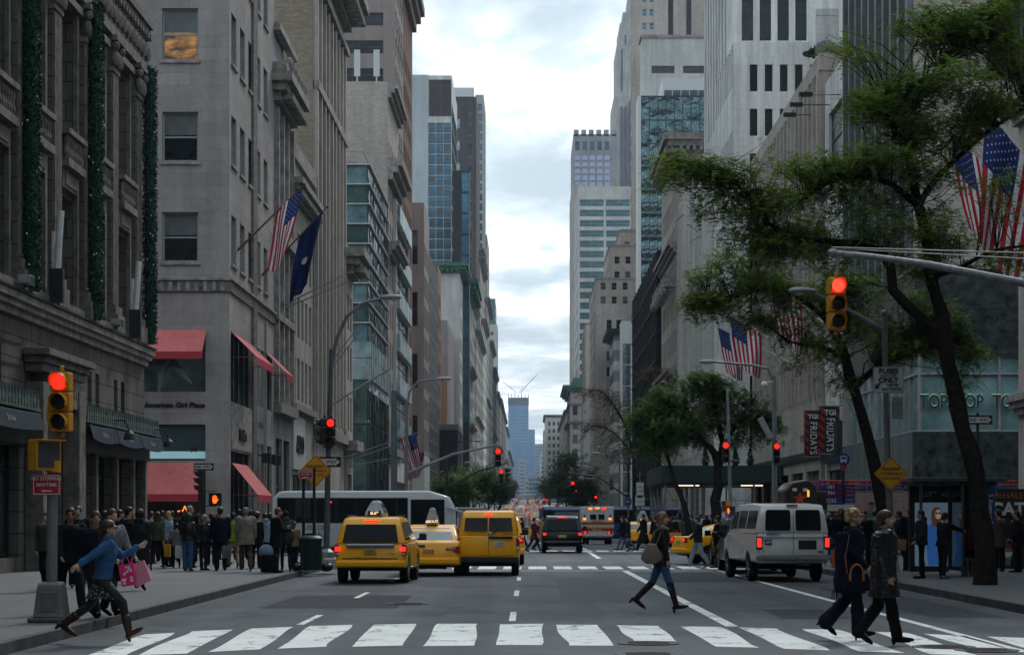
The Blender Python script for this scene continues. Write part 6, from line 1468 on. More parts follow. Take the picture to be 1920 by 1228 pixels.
def ringsec(c, rx, ry, n=16, ph=0, up=None):
 return[Vector((c[0]+rx*cos(a),c[1]+ry*sin(a),c[2]))for a in[2*pi*k/n for k in range(n)]]
def top_mesh(J, fem, hem, bulk, vox, sleeves=True, flare=.0, hood=False, collar=.0):
 q=MB();u=J['up'];n=16;b=bulk;f=.88 if fem else 1.
 def P(t):return J['hip']+u*t
 rings=[]
 prof=[(.0,.165,.118), (.12,.15,.108), (.25,.16,.115), (.38,.182,.125), (.47,.175,.112), (.52,.12,.085), (.545,.07,.065)]
 if fem:prof=[(.0,.168,.12), (.14,.135,.1), (.26,.15,.118), (.36,.165,.135), (.47,.158,.105), (.52,.11,.08), (.545,.062,.06)]
 z0=J['hip'].z;mid=(J['k',0]+J['k',1])*.5
 low=[]
 if hem<.93:
  steps=6
  for i in range(steps):
   z=hem+(z0-hem)*i/steps;t=(z0-z)/.42
   ys=[J['h',k].y+(J['k',k].y-J['h',k].y)*min(1,t)for k in(0,1)];y0, y1=min(ys), max(ys)
   low.append(((0,(y0+y1)/2,z),.165+.03*t+flare*t+b,max(.118,(y1-y0)/2+.085)+.02*t+b))
 for c, rx, ry in low:rings.append(ringsec(c,rx,ry,n))
 for t, rx, ry in prof:c=P(t);rings.append(ringsec(c,(rx+b*.9),(ry+b),n))
 q.loft(rings)
 for k in(0, 1):
  s, e, w=J['s', k], J['e', k], J['w', k];r=.058*f+b*.7
  q.capsule(J['neck']-u*.1, s, .07+b*.5, .062*f+b*.6, 10);q.capsule(s, e, .062*f+b*.6, .05*f+b*.6, 10);q.capsule(e, e+(w-e)*.93, .05*f+b*.6, .038*f+b*.5, 10)
 if hood:q.ell(J['neck']+Vector((0,-.08,.03)), (.11,.08,.09), 12, 8)
 if collar:
  for a in range(12):q.capsule(J['neck']+Vector((.075*cos(a*pi/6),.07*sin(a*pi/6)+.01,-.01+.0)), J['neck']+Vector((.078*cos(a*pi/6),.072*sin(a*pi/6)+.01,.02+collar)), .022+b*.4, .018, 7)
 return folds(remesh(q,vox,'top',3), .011 if vox<.02 else.006)
def legs_mesh(J, kind, vox, b=.0, fem=False):
 q=MB()
 q.capsule(J['hip']+Vector((0,0,.06)), J['hip']+Vector((0,0,-.02)), .125+b, .125+b, 12)
 for k in(0, 1):
  h, kn, an=J['h', k], J['k', k], J['a', k]
  if kind=='skirt':continue
  fl={'slim':(.092,.062,.048), 'trousers':(.098,.080,.076), 'flare':(.095,.075,.115), 'tights':(.084,.058,.046)}[kind]
  q.capsule(h, kn, fl[0]+b, fl[1]+b, 10);end=an+(kn-an)*(.05 if kind!='flare' else-.02);q.capsule(kn, end, fl[1]+b, fl[2]+b, 10)
  c=kn+(an-kn)*.35+Vector((0,-.015,0));q.capsule(kn, c, fl[1]+b, (fl[1]+fl[2])/2+.004+b, 9)
 return folds(remesh(q,vox,'legs',2), .008 if kind!='tights' else.002)
def skirt_mesh(J, hem, vox, fl=.06):
 q=MB();rings=[];z0=J['hip'].z+.12
 for i in range(9):
  z=hem+(z0-hem)*i/8;t=max(0, (J['hip'].z-z)/.42);ys=[J['h',k].y+(J['k',k].y-J['h',k].y)*min(1,t)for k in(0,1)]
  rings.append([Vector((p.x*(1+.03*sin(a*7)*t),p.y,p.z))for a,p in enumerate(ringsec((0,sum(ys)/2,z),.15+fl*t,max(.12,abs(ys[0]-ys[1])/2+.1),20))])
 q.loft(rings);return remesh(q, vox, 'skirt', 2)
def shoes_mesh(J, vox, boot=0, heel=0., b=0, k=0):
 q=MB()
 if 1:
  a, t, fd, kn=J['a', k], J['t', k], J['fd', k], J['k', k];dn=Vector((0,fd.z,-fd.y)).normalized()if abs(fd.y)>.01 else Vector((0,0,-1))
  hl=a-fd*.045+dn*.05;q.capsule(hl, hl+dn*.0, .036, .036, 8);q.capsule(a+dn*.02, t, .042+b, .03+b, 9);q.capsule(t, t+fd*.055-dn*.0, .034+b, .022, 9);q.capsule(hl, t+dn*.012, .032, .03, 8)
  if heel:q.capsule(hl, hl+dn*(.03+heel), .024, .013 if heel>.04 else.026, 7)
  if boot:top=a+(kn-a)*boot;q.capsule(a, top, .052+b, .068+b, 10);q.capsule(top, top+(kn-a)*.02, .07+b, .07+b, 10)
 return remesh(q, vox, 'shoe', 1)
def hair_mesh(J, style, vox, headyaw):
 q=MB();hd=J['head'];R=Matrix.Rotation(headyaw, 3, 'Z')
 def hp(x, y, z):return hd+R@Vector((x,y,z))
 q.ell(hp(0,-.022,.045), (.084,.1,.088), 14, 10, R=R);q.ell(hp(0,-.05,-.0), (.078,.07,.09), 12, 8, R=R)
 for s in(-1, 1):q.capsule(hp(s*.07,-.0,.05), hp(s*.076,-.025,.0), .02, .018, 7)
 if style in('long', 'vlong'):
  z=-.34 if style=='vlong' else-.2
  for i in range(7):x=(i-3)*.026;q.capsule(hp(x,-.075+abs(x)*.5,.02), hp(x*1.25,-.115+abs(x)*.4,z*(.85+.15*(i%2))), .036, .016, 8)
  for s in(-1, 1):q.capsule(hp(s*.07,-.01,.03), hp(s*.075,-.03,-.16), .026, .016, 7)
 if style=='bob' or style=='curly':
  rnd=random.Random(2)
  for i in range(26 if style=='curly' else 12):
   a=rnd.uniform(pi*1.02, pi*1.98)if style!='curly' else rnd.uniform(pi*.85, pi*2.15);z=rnd.uniform(-.07, .1);q.ell(hp(.086*cos(a),-.015+.1*sin(a),z), (.028,.028,.026), 8, 6)
 if style=='ponytail':q.capsule(hp(0,-.11,.03), hp(0,-.14,.0), .035, .03, 8);q.capsule(hp(0,-.14,.0), hp(.01,-.13,-.17), .032, .014, 8)
 if style=='beanie':q.ell(hp(0,-.015,.06), (.092,.108,.085), 14, 9, R=R)
 if style=='afro':q.ell(hp(0,-.02,.06), (.14,.14,.13), 12, 9)
 if style=='hood':q.ell(hp(0,-.03,.02), (.11,.12,.13), 14, 10, R=R)
 return folds(remesh(q,vox,'hair',2), .007)
def hat_mesh(J, headyaw):
 q=MB();hd=J['head'];R=Matrix.Rotation(headyaw, 3, 'Z');c=hd+Vector((0,-.01,.075));q.ell(c, (.09,.105,.055), 12, 8, R=R);q.prism([(p[0],p[1])for p in[(.06*cos(a),.06+.09*sin(a))for a in[pi*k/6 for k in range(7)]]], 'z', hd.z+.055, hd.z+.066);return q.mesh('hat')
POSE={'walkA':dict(la=(.42,-.32),lk=(.06,.3),aa=(-.3,.35),ae=(.15,.35),ft=(.25,-.55)), 'walkB':dict(la=(-.28,.4),lk=(.32,.08),aa=(.35,-.28),ae=(.5,.2),ft=(-.5,.2)), 'walkC':dict(la=(.15,.02),lk=(.1,.45),aa=(.1,-.1),ae=(.3,.3),ft=(0,-.6)), 'stand':dict(la=(.03,-.03),lk=(.02,.04),aa=(.05,-.02),ae=(.15,.2)), 'pocket':dict(la=(.06,-.05),lk=(.05,.03),aa=(-.1,-.1),ae=(.9,.8),ab=(.25,.25)), 'phone':dict(la=(.02,.0),lk=(.0,.05),aa=(.35,.3),ae=(1.5,1.2),ab=(.15,.15),headlean=.3), 'run':dict(la=(-.55,.82),lk=(.42,.62),aa=(.95,-1.0),ae=(1.15,.1),ab=(.2,.5),ab2=(.35,.5),ft=(-.7,.45),lean=.16,twist=.07,headlean=-.02), 'stride':dict(la=(-.36,.34),lk=(.42,.06),aa=(-.08,.14),ae=(.05,.05),ft=(-.75,.12),lean=.02), 'couple':dict(la=(-.12,.22),lk=(.5,.04),aa=(.1,-.1),ae=(.4,.3),ft=(-.7,.0),lean=.04), 'coupleb':dict(la=(-.14,.12),lk=(.62,.05),aa=(-.15,-.05),ae=(.8,.7),ft=(-.9,0),lean=.03), 'point':dict(la=(.03,-.03),lk=(.02,.04),aa=(.6,.1),ae=(.9,.2)), 'lean':dict(la=(.1,-.1),lk=(.1,.0),aa=(.1,1.2),ae=(.3,.2),lean=.12), }
NP=[0]
def person(label, x, y, heading, H=1.72, pose='stand', fem=False, top=('black',.86,.015), legs=('trousers','black'), shoes=('black',0,0), hair=('short','black'), skin=0, group=None, hat=None, detail=0, yaw=0., extra=None, z=None, tights=None, glasses=False, skirt=None):
 """heading: 0 walks away from the camera, -pi/2 walks to +X"""
 vox=(.026, .016, .0085)[detail];key0=(pose, fem, detail)
 def get(k, fn):
  k=key0+k
  if k not in PC:
   J=joints(POSE[pose], fem);me=fn(J);me.materials.append(None);PC[k]=me
  return PC[k]
 J=joints(POSE[pose], fem);bm_=get(('body',round(yaw,2)), lambda J:body_mesh(J,fem,vox*(.8 if detail==2 else 1),detail==2,yaw))
 sh_=[get(('shoe',k,shoes[1],shoes[2]),lambda J:shoes_mesh(J,vox,shoes[1],shoes[2],0,k))for k in(0,1)]
 zmin=PC.setdefault(key0+('z',shoes[1],shoes[2]), min(v.co.z for m_ in sh_ for v in m_.vertices));s=H/1.745
 g=z if z is not None else gz(y)+(.15 if(x<-6.6 or x>8.8)and not(79<y<92 and x<0)and not(74.5<y<87 and x>0)else 0.002)
 t=thing('person', label, 'person', (x,y,g-zmin*s), heading, group);t.scale=(s, s, s)
 def put(name, me, mat):
  o=link(name, me, t);o.material_slots[0].link='OBJECT';o.material_slots[0].material=mat;return o
 put('body', bm_, SKIN[skin]);[put('boot' if shoes[1]else 'shoe',m_,CL[shoes[0]])for m_ in sh_]
 put({'skirt':'skirt','tights':'leggings'}.get(legs[0],'trousers'), get(('legs',legs[0]),lambda J:legs_mesh(J,legs[0],vox,.0,fem)), CL[legs[1]])
 if skirt:put('skirt', get(('skirt',skirt[1]),lambda J:skirt_mesh(J,skirt[1],vox)), skirt[2]if len(skirt)>2 else CL[skirt[0]])
 put('coat' if top[1]<.8 else 'jacket', get(('top',top[1],top[2],len(top)>3 and top[3]),lambda J:top_mesh(J,fem,top[1],top[2],vox,flare=.03,hood=len(top)>3 and top[3]=='hood',collar=.03 if len(top)>3 and top[3]=='collar' else 0)), CL[top[0]])
 put('hair' if hair[0]not in('beanie','hood')else 'hat', get(('hair',hair[0],round(yaw,2)),lambda J:hair_mesh(J,hair[0],vox*.9,yaw)), HAIR.get(hair[1])or CL[hair[1]])
 if hat:me=hat_mesh(J, yaw);me.materials.append(None);put('hat', me, CL[hat])
 if detail>=1:
  q=MB();R=Matrix.Rotation(yaw, 3, 'Z')
  for e in(-1, 1):q.ell(J['head']+R@Vector((e*.031,.084,.012)), (.009,.005,.005), 8, 6)
  q.build('eyes', BLK, t)
  q=MB();q.ell(J['head']+R@Vector((0,.094,-.058)), (.02,.006,.006), 8, 5);q.build('mouth', paint('lips',(.22,.07,.06),.5), t)
  if glasses:
   q=MB()
   for e in(-1, 1):
    q.lathe([(.021,-.002),(.021,.002)]if glasses=='dark' else[(.021,-.002),(.021,.002),(.018,.002),(.018,-.002)], 12, (0,0,0), 'y');n=len(q.v)
    for i in range(n-(24 if glasses=='dark' else 48), n):v=J['head']+R@(Vector(q.v[i])+Vector((e*.032,.1,.013)));q.v[i]=tuple(v)
    q.tube([J['head']+R@Vector((e*.053,.098,.015)),J['head']+R@Vector((e*.08,.0,.01))], .003, 5)
   q.build('glasses', BLK, t)
 t['J']=0;del t['J']
 NP[0]+=1
 if extra:extra(t, J, s)
 return t, J, s
def wpt(t, p):
 return Matrix.Translation(t.location)@Matrix.Rotation(t.rotation_euler.z, 4, 'Z')@Matrix.Scale(t.scale.x, 4)@Vector(p)
def px_person(label, px, Y, **k):
 k.setdefault('heading', 0);return person(label, X_(px,Y), Y, **k)
def bag(name, label, at, w, h, d, mat, rz=0, handle=.12, mat2=None, tilt=0):
 """a flat-sided shopping bag hanging from the point at"""
 q=MB();q.loft([[(x*a,y*b_,z)for x,y in((-1,-1),(1,-1),(1,1),(-1,1))]for a,b_,z in((w/2*.94,d/2,-h-handle),(w/2,d/2,-h*.4-handle),(w/2,d/2*.5,-handle))]);
 for s in(-1, 1):q.tube([(-w*.25,s*d*.2,-handle),(-w*.12,0,-.01),(w*.12,0,-.01),(w*.25,s*d*.2,-handle)], .005, 5)
 o=q.build(name, mat, None, loc=tuple(at));o.rotation_euler=(0, tilt, rz);tag(o, label, 'bag')
 return o
RT=-pi/2
def foreground_people():
# woman running to catch the light
 Y=27.2;SP=[None]
 m, nt, b=new_mat('dotted_black_cloth');v=nt.nodes.new('ShaderNodeTexVoronoi');v.inputs['Scale'].default_value=34;L(nt, nt.nodes.new('ShaderNodeTexCoord').outputs['Object'], v.inputs['Vector']);L(nt, ramp(nt,v.outputs['Distance'],.26,.3,(.4,.4,.38),(.008,.009,.01)), b.inputs['Base Color']);b.inputs['Roughness'].default_value=.9
 t, J, s=person('running woman in blue denim jacket, dotted black dress and brown ankle boots', X_(192,Y), Y, RT, 1.72, 'run', True, ('denim',.99,.022,'collar'), ('tights','tights'), ('boot',.45,.03), ('ponytail','brown'), 0, detail=2, glasses='clear', skirt=('black',.66,m), z=0.03)
 w=wpt(t, J['w',0]);
 PK=paint('pink_paper', (.50,.20,.27), .5, 0, .05, 5);HP=paint('hot_pink_paper', (.62,.015,.17), .5, 0, .05, 5)
 e=wpt(t, J['e',0])+Vector((.08,-.12,0))
 o=bag('shopping_bag', 'pale pink paper carrier bag swinging from the running woman\'s arm', e+Vector((.08,.05,-.02)), .24, .30, .1, PK, 0, .09, tilt=-.4)
 o2=bag('shopping_bag', 'hot pink polka dot gift bag carried by the running woman', e+Vector((0,-.1,-.02)), .2, .30, .09, HP, 0, .09, tilt=-.15)
 q=MB();rnd=random.Random(5)
 for i in range(16):q.lathe([(.014+.006*rnd.random(),-.047),(.01,-.049)], 8, (rnd.uniform(-.07,.07),0,rnd.uniform(-.35,-.12)), 'y')
 q.build('polka_dot', WHT, o2)
 # woman in jeans crossing
 Y=35.8
 t, J, s=person('woman in black leather jacket, jeans and tall brown boots striding over the lane line', X_(1240,Y), Y, RT, 1.76, 'stride', True, ('leather',.80,.02), ('slim','jeans'), ('tallboot',.92,.04), ('vlong','dirty'), 0, detail=2)
 q=MB();n=J['neck']
 for a in range(14):q.ell(n+Vector((.09*cos(a*pi/7),.085*sin(a*pi/7)+.015,.01-.04*sin(a*pi/7))), (.04,.04,.035), 8, 6)
 k=link('fur_collar', remesh(q,.013,'fur_collar',1), t);k.data.materials.append(CL['fur'])
 q=MB();c=Vector((.27,-.19,1.02))
 q.loft([[Vector((c.x+dx*.07,c.y+dy,z))for dx,dy in((-1,-a),(1,-a),(1,a),(-1,a))]for a,z in((.10,.84),(.19,.92),(.17,1.02),(.07,1.2))])
 o=q.build('shoulder_bag', CL['taupe'], None, bevel=.03, seg=3, smooth=True);o.matrix_world=Matrix.Translation(t.location)@Matrix.Rotation(RT, 4, 'Z')@Matrix.Scale(s, 4)@Matrix.Rotation(radians(-22), 4, 'X')if 0 else Matrix.Translation(t.location)@Matrix.Rotation(RT, 4, 'Z')@Matrix.Scale(s, 4)
 tag(o, 'taupe leather shoulder bag behind the woman in jeans', 'handbag')
 q=MB();q.tube([(c.x,c.y-.05,1.18),(c.x-.06,c.y+.06,1.42),(c.x-.09,c.y+.19,1.47),(c.x,c.y+.13,1.3),(c.x,c.y+.07,1.17)], .011, 6);q.build('strap', CL['taupe'], o)
 # couple on the crosswalk
 Y=27.9
 t, J, s=person('older blonde woman in navy coat and flared trousers walking beside the leather-coated man', X_(1598,Y), Y, RT, 1.76, 'coupleb', True, ('navy',.58,.045), ('flare','navy'), ('black',0,.06), ('curly','blonde'), 0, detail=2, glasses='dark', yaw=-.25)
 q=MB();n=J['neck']
 q.loft([[Vector((x,y,z))+Vector((.17,-.17,0))for x,y in((-.1,-a*.7),(-.04,-a),(.0,-a),(.03,-a*.6),(.03,a*.6),(.0,a),(-.05,a*.8),(-.1,a*.4))]for a,z in((.10,.60),(.12,.75),(.09,.95),(.1,1.15),(.07,1.42))]);
 for a in range(12):q.capsule(n+Vector((.1*cos(a*pi/6),.1*sin(a*pi/6),-.0)), n+Vector((.1*cos(a*pi/6+.5),.1*sin(a*pi/6+.5),-.01)), .042, .042, 7)
 k=link('scarf', remesh(q,.016,'scarf',2), t);k.data.materials.append(CL['navy'])
 q=MB();rnd=random.Random(8)
 for i in range(16):y=-.29+i*.017;x=.17+rnd.uniform(-.08, .03);q.tube([(x,y,.62),(x+rnd.uniform(-.01,.01),y+rnd.uniform(-.02,.02),.5)], .007, 5)
 q.build('fringe', CL['navy'], k)
 q=MB();q.loft([[Vector((.24+dx,.02+dy*a,z))for dx,dy in((-.05,-1),(.07,-1),(.07,1),(-.05,1))]for a,z in((.17,.62),(.19,.68),(.15,.86))])
 o=q.build('handbag', CL['navy'], None, bevel=.02, seg=3);o.matrix_world=Matrix.Translation(t.location)@Matrix.Rotation(RT, 4, 'Z')@Matrix.Scale(s, 4);tag(o, 'navy handbag with tan handles carried by the blonde woman', 'handbag')
 q=MB()
 q.tube([(.325,-.08,.84)]+[(.33,-.08+.09*(1-cos(a)),.84+.15*sin(a))for a in(.5,1.0,1.57,2.1,2.6)]+[(.325,.1,.84)], .013, 7);q.tube([(.32,-.08,.85),(.325,-.08,.76)], .018, 6);q.tube([(.32,.1,.85),(.325,.1,.76)], .018, 6)
 q.build('handle', paint('tan_leather',(.30,.12,.04),.45), o)
 q=MB();q.tube([(.2,-.1,.84),(.2,-.13,1.1),(.17,-.06,1.4),(.12,.02,1.46)], .008, 6);q.build('strap', paint('tan_leather',(.3,.12,.04),.45), o)
 Y=26.9
 t, J, s=person('man in long black leather coat walking on the crosswalk stripe', X_(1656,Y), Y, RT, 1.77, 'couple', False, ('leather',.60,.06,'collar'), ('trousers','black'), ('black',0,.012), ('short','brown'), 0, detail=2)
 # group on the near pavement behind the runner
 D=dict(detail=1)
 px_person('man in glasses and black puffy jacket behind the signal pole', 131, 32.6, heading=-2.6, pose='walkA', top=('black',.84,.045), hair=('short','black'), skin=1, H=1.72, yaw=-.35, glasses='clear', **D)
 px_person('older bald-browed man in dark jacket just behind the runner', 178, 30.6, heading=-2.5, pose='walkB', top=('navy',.84,.03), hair=('short','brown'), skin=1, H=1.66, yaw=-.2, **D)
 px_person('man in dark coat standing by the shop window behind the signal pole', 145, 44, heading=-2.8, pose='stand', top=('black',.8,.03), hair=('short','brown'), H=1.78, **D)
 px_person('boy in green black jacket walking alone by the store wall', 88, 42, heading=2.9, pose='walkC', top=('greenbag',.86,.035), legs=('trousers','black'), hair=('short','brown'), shoes=('brown',0,0), H=1.6, **D)
 t, J, s=px_person('person in grey hoodie with white swoosh hidden behind the runner', 208, 31.5, heading=-2.3, pose='walkB', top=('grey',.86,.03,'hood'), hair=('short','brown'), H=1.7, **D)
 px_person('woman in long quilted black coat walking away beside the runner', 262, 42.5, heading=-.15, pose='walkC', fem=True, top=('charcoal',.55,.045,'hood'), hair=('hood','black'), H=1.66, **D)
 px_person('tall man in black leather jacket beside the quilted coat', 241, 46.5, heading=-.6, pose='stand', top=('leather',.82,.03), H=1.78, yaw=-.7, **D)
 px_person('dark haired man looking over beside the shop glass', 222, 48.5, heading=-1.0, pose='pocket', top=('black',.82,.03), H=1.72, **D)
 px_person('woman with black hair at the edge of the store crowd', 196, 50, heading=.4, pose='stand', fem=True, top=('navy',.8,.03), hair=('long','black'), H=1.7, **D)
 # ---- the crowd on the pavement corner: px, depth, label, options
 C=[(283,66,'man in pale blue shirt deep in the crowd by the store corner',dict(top=('paleblue',.84,.02),hair=('short','brown'))), (295,58.5,'long haired woman in olive sweater walking into the crowd',dict(fem=True,top=('olive',.88,.02),legs=('slim','black'),hair=('long','brown'),pose='walkB',shoes=('grey',0,0))), (316,62,'blonde woman in checked jacket with a yellow carrier bag',dict(fem=True,top=('paleblue',.82,.025),hair=('long','blonde'),heading=1.2)), (304,67,'dark haired man in black jacket behind the blonde woman',dict(top=('black',.82,.03),H=1.7)), (331,61,'child in grey top with white backpack in the crowd',dict(top=('grey',.84,.03),legs=('slim','navy'),H=1.35)), (352,57.5,'long haired person in black leather jacket and blue jeans',dict(fem=True,top=('leather',.90,.03),legs=('trousers','jeans'),hair=('long','black'),H=1.66,shoes=('brown',0,0))), (356,61,'tall grey haired man in black coat behind the leather jacket',dict(top=('black',.8,.03),hair=('short','grey'),H=1.88,yaw=-.9)), (382,58,'woman in grey beanie and black jacket with white hem',dict(fem=True,top=('leather',.92,.03),legs=('tights','black'),hair=('beanie','grey'),H=1.6,shoes=('black',.4,0))), (396,64,'short dark figure between the beanie woman and the tall man',dict(top=('black',.8,.03),H=1.66)), (414,57.8,'tall dark haired man in navy coat seen from behind',dict(top=('navy',.76,.04),H=1.82,yaw=-.6,pose='stand')), (437,60,'woman in lime green jacket and sand skirt',dict(fem=True,top=('lime',.8,.035),legs=('tights','sand'),skirt=('sand',.62),hair=('bob','black'),H=1.62,pose='walkC')), (426,65,'person in red scarf partly hidden behind the lime jacket',dict(fem=True,top=('red',.84,.03),hair=('bob','grey'),H=1.6)), (461,56.6,'old man in khaki raincoat and flat cap walking away',dict(top=('khaki',.70,.06),legs=('trousers','brown'),hair=('short','grey'),hat='khaki',H=1.76,pose='walkC',shoes=('brown',0,0),detail=1)), (480,60,'curly haired person all in black beside the raincoat',dict(fem=True,top=('black',.7,.04),hair=('afro','black'),H=1.66)), (497,61.5,'person with dark skin and a pale blue hooded coat',dict(top=('paleblue',.8,.04,'hood'),hair=('short','black'),skin=2,H=1.66)), (517,55.6,'red haired man in long black coat looking down at a phone',dict(top=('black',.66,.04),hair=('short','red'),heading=-1.2,pose='phone',H=1.8,detail=1)), (536,56.6,'person in dark beanie with green hooded jacket and backpack',dict(fem=True,top=('greenbag',.84,.05,'hood'),legs=('slim','navy'),hair=('beanie','charcoal'),H=1.66,detail=1)), (551,59,'small child in orange brown top beside the litter bin',dict(top=('sand',.84,.03),hair=('short','brown'),H=1.4)), (340,69,'dark coated figure under the star light',dict(top=('charcoal',.8,.03),H=1.75)), (322,71,'man in green jacket near the shop door',dict(top=('olive',.84,.03),H=1.75)), (372,68,'hatted woman waiting near the post',dict(fem=True,top=('black',.7,.03),hair=('beanie','maroon'),H=1.65)), (448,69,'bearded man in charcoal coat behind the lime jacket',dict(top=('charcoal',.76,.03),H=1.76)), (505,68,'woman in maroon coat deep behind the phone reader',dict(fem=True,top=('maroon',.66,.03),hair=('long','black'),H=1.68)), (469,70,'man in grey coat behind the flat cap',dict(top=('grey',.7,.03),H=1.74)), (290,72,'woman in brown coat near the store corner',dict(fem=True,top=('brown',.66,.03),hair=('bob','brown'),H=1.66)), (408,72,'woman in teal scarf coat at the back of the crowd',dict(fem=True,top=('teal',.7,.03),hair=('long','red'),H=1.66)), ]
 rnd=random.Random(21)
 for px, Y, lab, o in C:
  o=dict(o);o.setdefault('heading', rnd.uniform(-.5,.5));o.setdefault('pose', rnd.choice(('stand','walkC','pocket')))
  px_person(lab, px, Y, **o)
 bag('shopping_bag', 'yellow carrier bag in the crowd by the store corner', (X_(311,61.3),61.3,1.0), .28, .4, .12, paint('yellow_plastic',(.5,.28,.01),.5));bag('shopping_bag', 'grey carrier bag hanging beside the navy coated man', (X_(425,57.5),57.5,1.0), .26, .36, .1, CL['grey'])
 bag('shopping_bag', 'pale white bag low in the crowd beside the blue jeans', (X_(337,57.6),57.6,1.0), .26, .36, .1, CL['white'])
 q=MB();q.ell((0,0,-.25), (.22,.14,.22), 12, 8);tag(q.build('duffel_bag',CL['paleblue'],None,smooth=True,loc=(X_(499,55.4),55.4,.98)), 'pale blue plastic sack held by the red haired man', 'bag');q=MB();q.ell((0,0,.25), (.2,.16,.28), 12, 8);tag(q.build('backpack',CL['greenbag'],None,smooth=True,loc=(X_(538,56.2),56.2,.9)), 'dark green backpack on the person in the dark beanie', 'backpack')
 q=MB();q.box(-.24, .24, -.12, .12, 0, .5);tag(q.build('holdall',CL['black'],None,bevel=.06,loc=(X_(505,55.2),55.2,.17)), 'black holdall on the pavement at the red haired man\'s feet', 'bag')
 # ---- people crossing further on
 M=[(1001,95.5,'woman in maroon coat crossing behind the yellow van',dict(fem=True,top=('maroon',.62,.04),legs=('slim','black'),pose='walkA',heading=RT,hair=('bob','black'),H=1.66)), (978,118,'person in grey suit far behind the yellow van',dict(top=('navy',.8,.03),pose='walkB',heading=RT,H=1.75)), (970,122,'dark figure crossing beside the grey suit',dict(top=('black',.8,.03),pose='walkA',heading=pi/2,H=1.7)), (1014,100,'figure in brown coat half hidden by the black sport wagon',dict(top=('sand',.6,.04),pose='walkA',heading=RT,H=1.78)), (1168,97,'couple member in black coat and jeans crossing toward the shed',dict(top=('black',.74,.045),legs=('slim','jeans'),pose='walkA',heading=pi/2+.1,hair=('short','black'),H=1.72)), (1177,98.5,'second dark coated walker in jeans crossing beside the first',dict(top=('charcoal',.7,.045),legs=('slim','jeans'),pose='walkB',heading=pi/2,H=1.7)), (1207,97,'tall man in long black coat striding before the small taxi',dict(top=('black',.42,.05),pose='walkA',heading=pi/2,H=1.84)), (1309,66.8,'man in black jacket and faded jeans crossing by the yellow taxi',dict(top=('charcoal',.86,.04),legs=('trousers','paleblue'),pose='walkB',heading=pi/2,hair=('short','brown'),shoes=('brown',0,0),H=1.72,detail=1)), (1347,64.6,'woman in black hat and coat crossing beside the yellow taxi',dict(fem=True,top=('black',.74,.04),legs=('tights','black'),pose='walkC',heading=pi/2-.2,hair=('beanie','black'),shoes=('brown',.5,0),H=1.66,detail=1)), (1229,92,'short dark figure waiting by the scaffold legs',dict(top=('black',.8,.03),H=1.66)), (1258,118,'red haired woman at the kerb before the scaffold',dict(fem=True,top=('brown',.7,.03),hair=('long','red'),H=1.74)), (1262,96,'figure with an orange carrier bag before the scaffold',dict(top=('black',.74,.03),H=1.7)), (1220,122,'man in dark coat behind the striding man',dict(top=('navy',.76,.03),H=1.7)), (1284,104,'person in dark green beside the leaning tree',dict(top=('olive',.8,.03),H=1.68)), (1297,108,'person in teal jacket under the pavement shed',dict(top=('teal',.84,.03),H=1.72)), (1313,112,'bareheaded man in white shirt under the pavement shed',dict(top=('white',.86,.02),H=1.74)), (1325,106,'woman in black under the pavement shed',dict(fem=True,top=('black',.7,.03),hair=('long','brown'),H=1.68)), (1334,116,'man in grey near the thin signal pole',dict(top=('grey',.8,.03),H=1.76)), (1245,126,'dark walker at the scaffold corner',dict(top=('charcoal',.76,.03),H=1.72)), (1271,122,'woman in sand coat under the scaffold corner',dict(fem=True,top=('sand',.66,.03),hair=('bob','brown'),H=1.66)), ]
 for px, Y, lab, o in M:
  o=dict(o);o.setdefault('heading', rnd.uniform(-.7,.7));o.setdefault('pose', rnd.choice(('stand','walkC','pocket')));px_person(lab, px, Y, **o)
 bag('shopping_bag', 'bright orange carrier bag before the scaffold', (X_(1266,95.6),95.6,1.05), .6, .5, .2, CL['orange'])
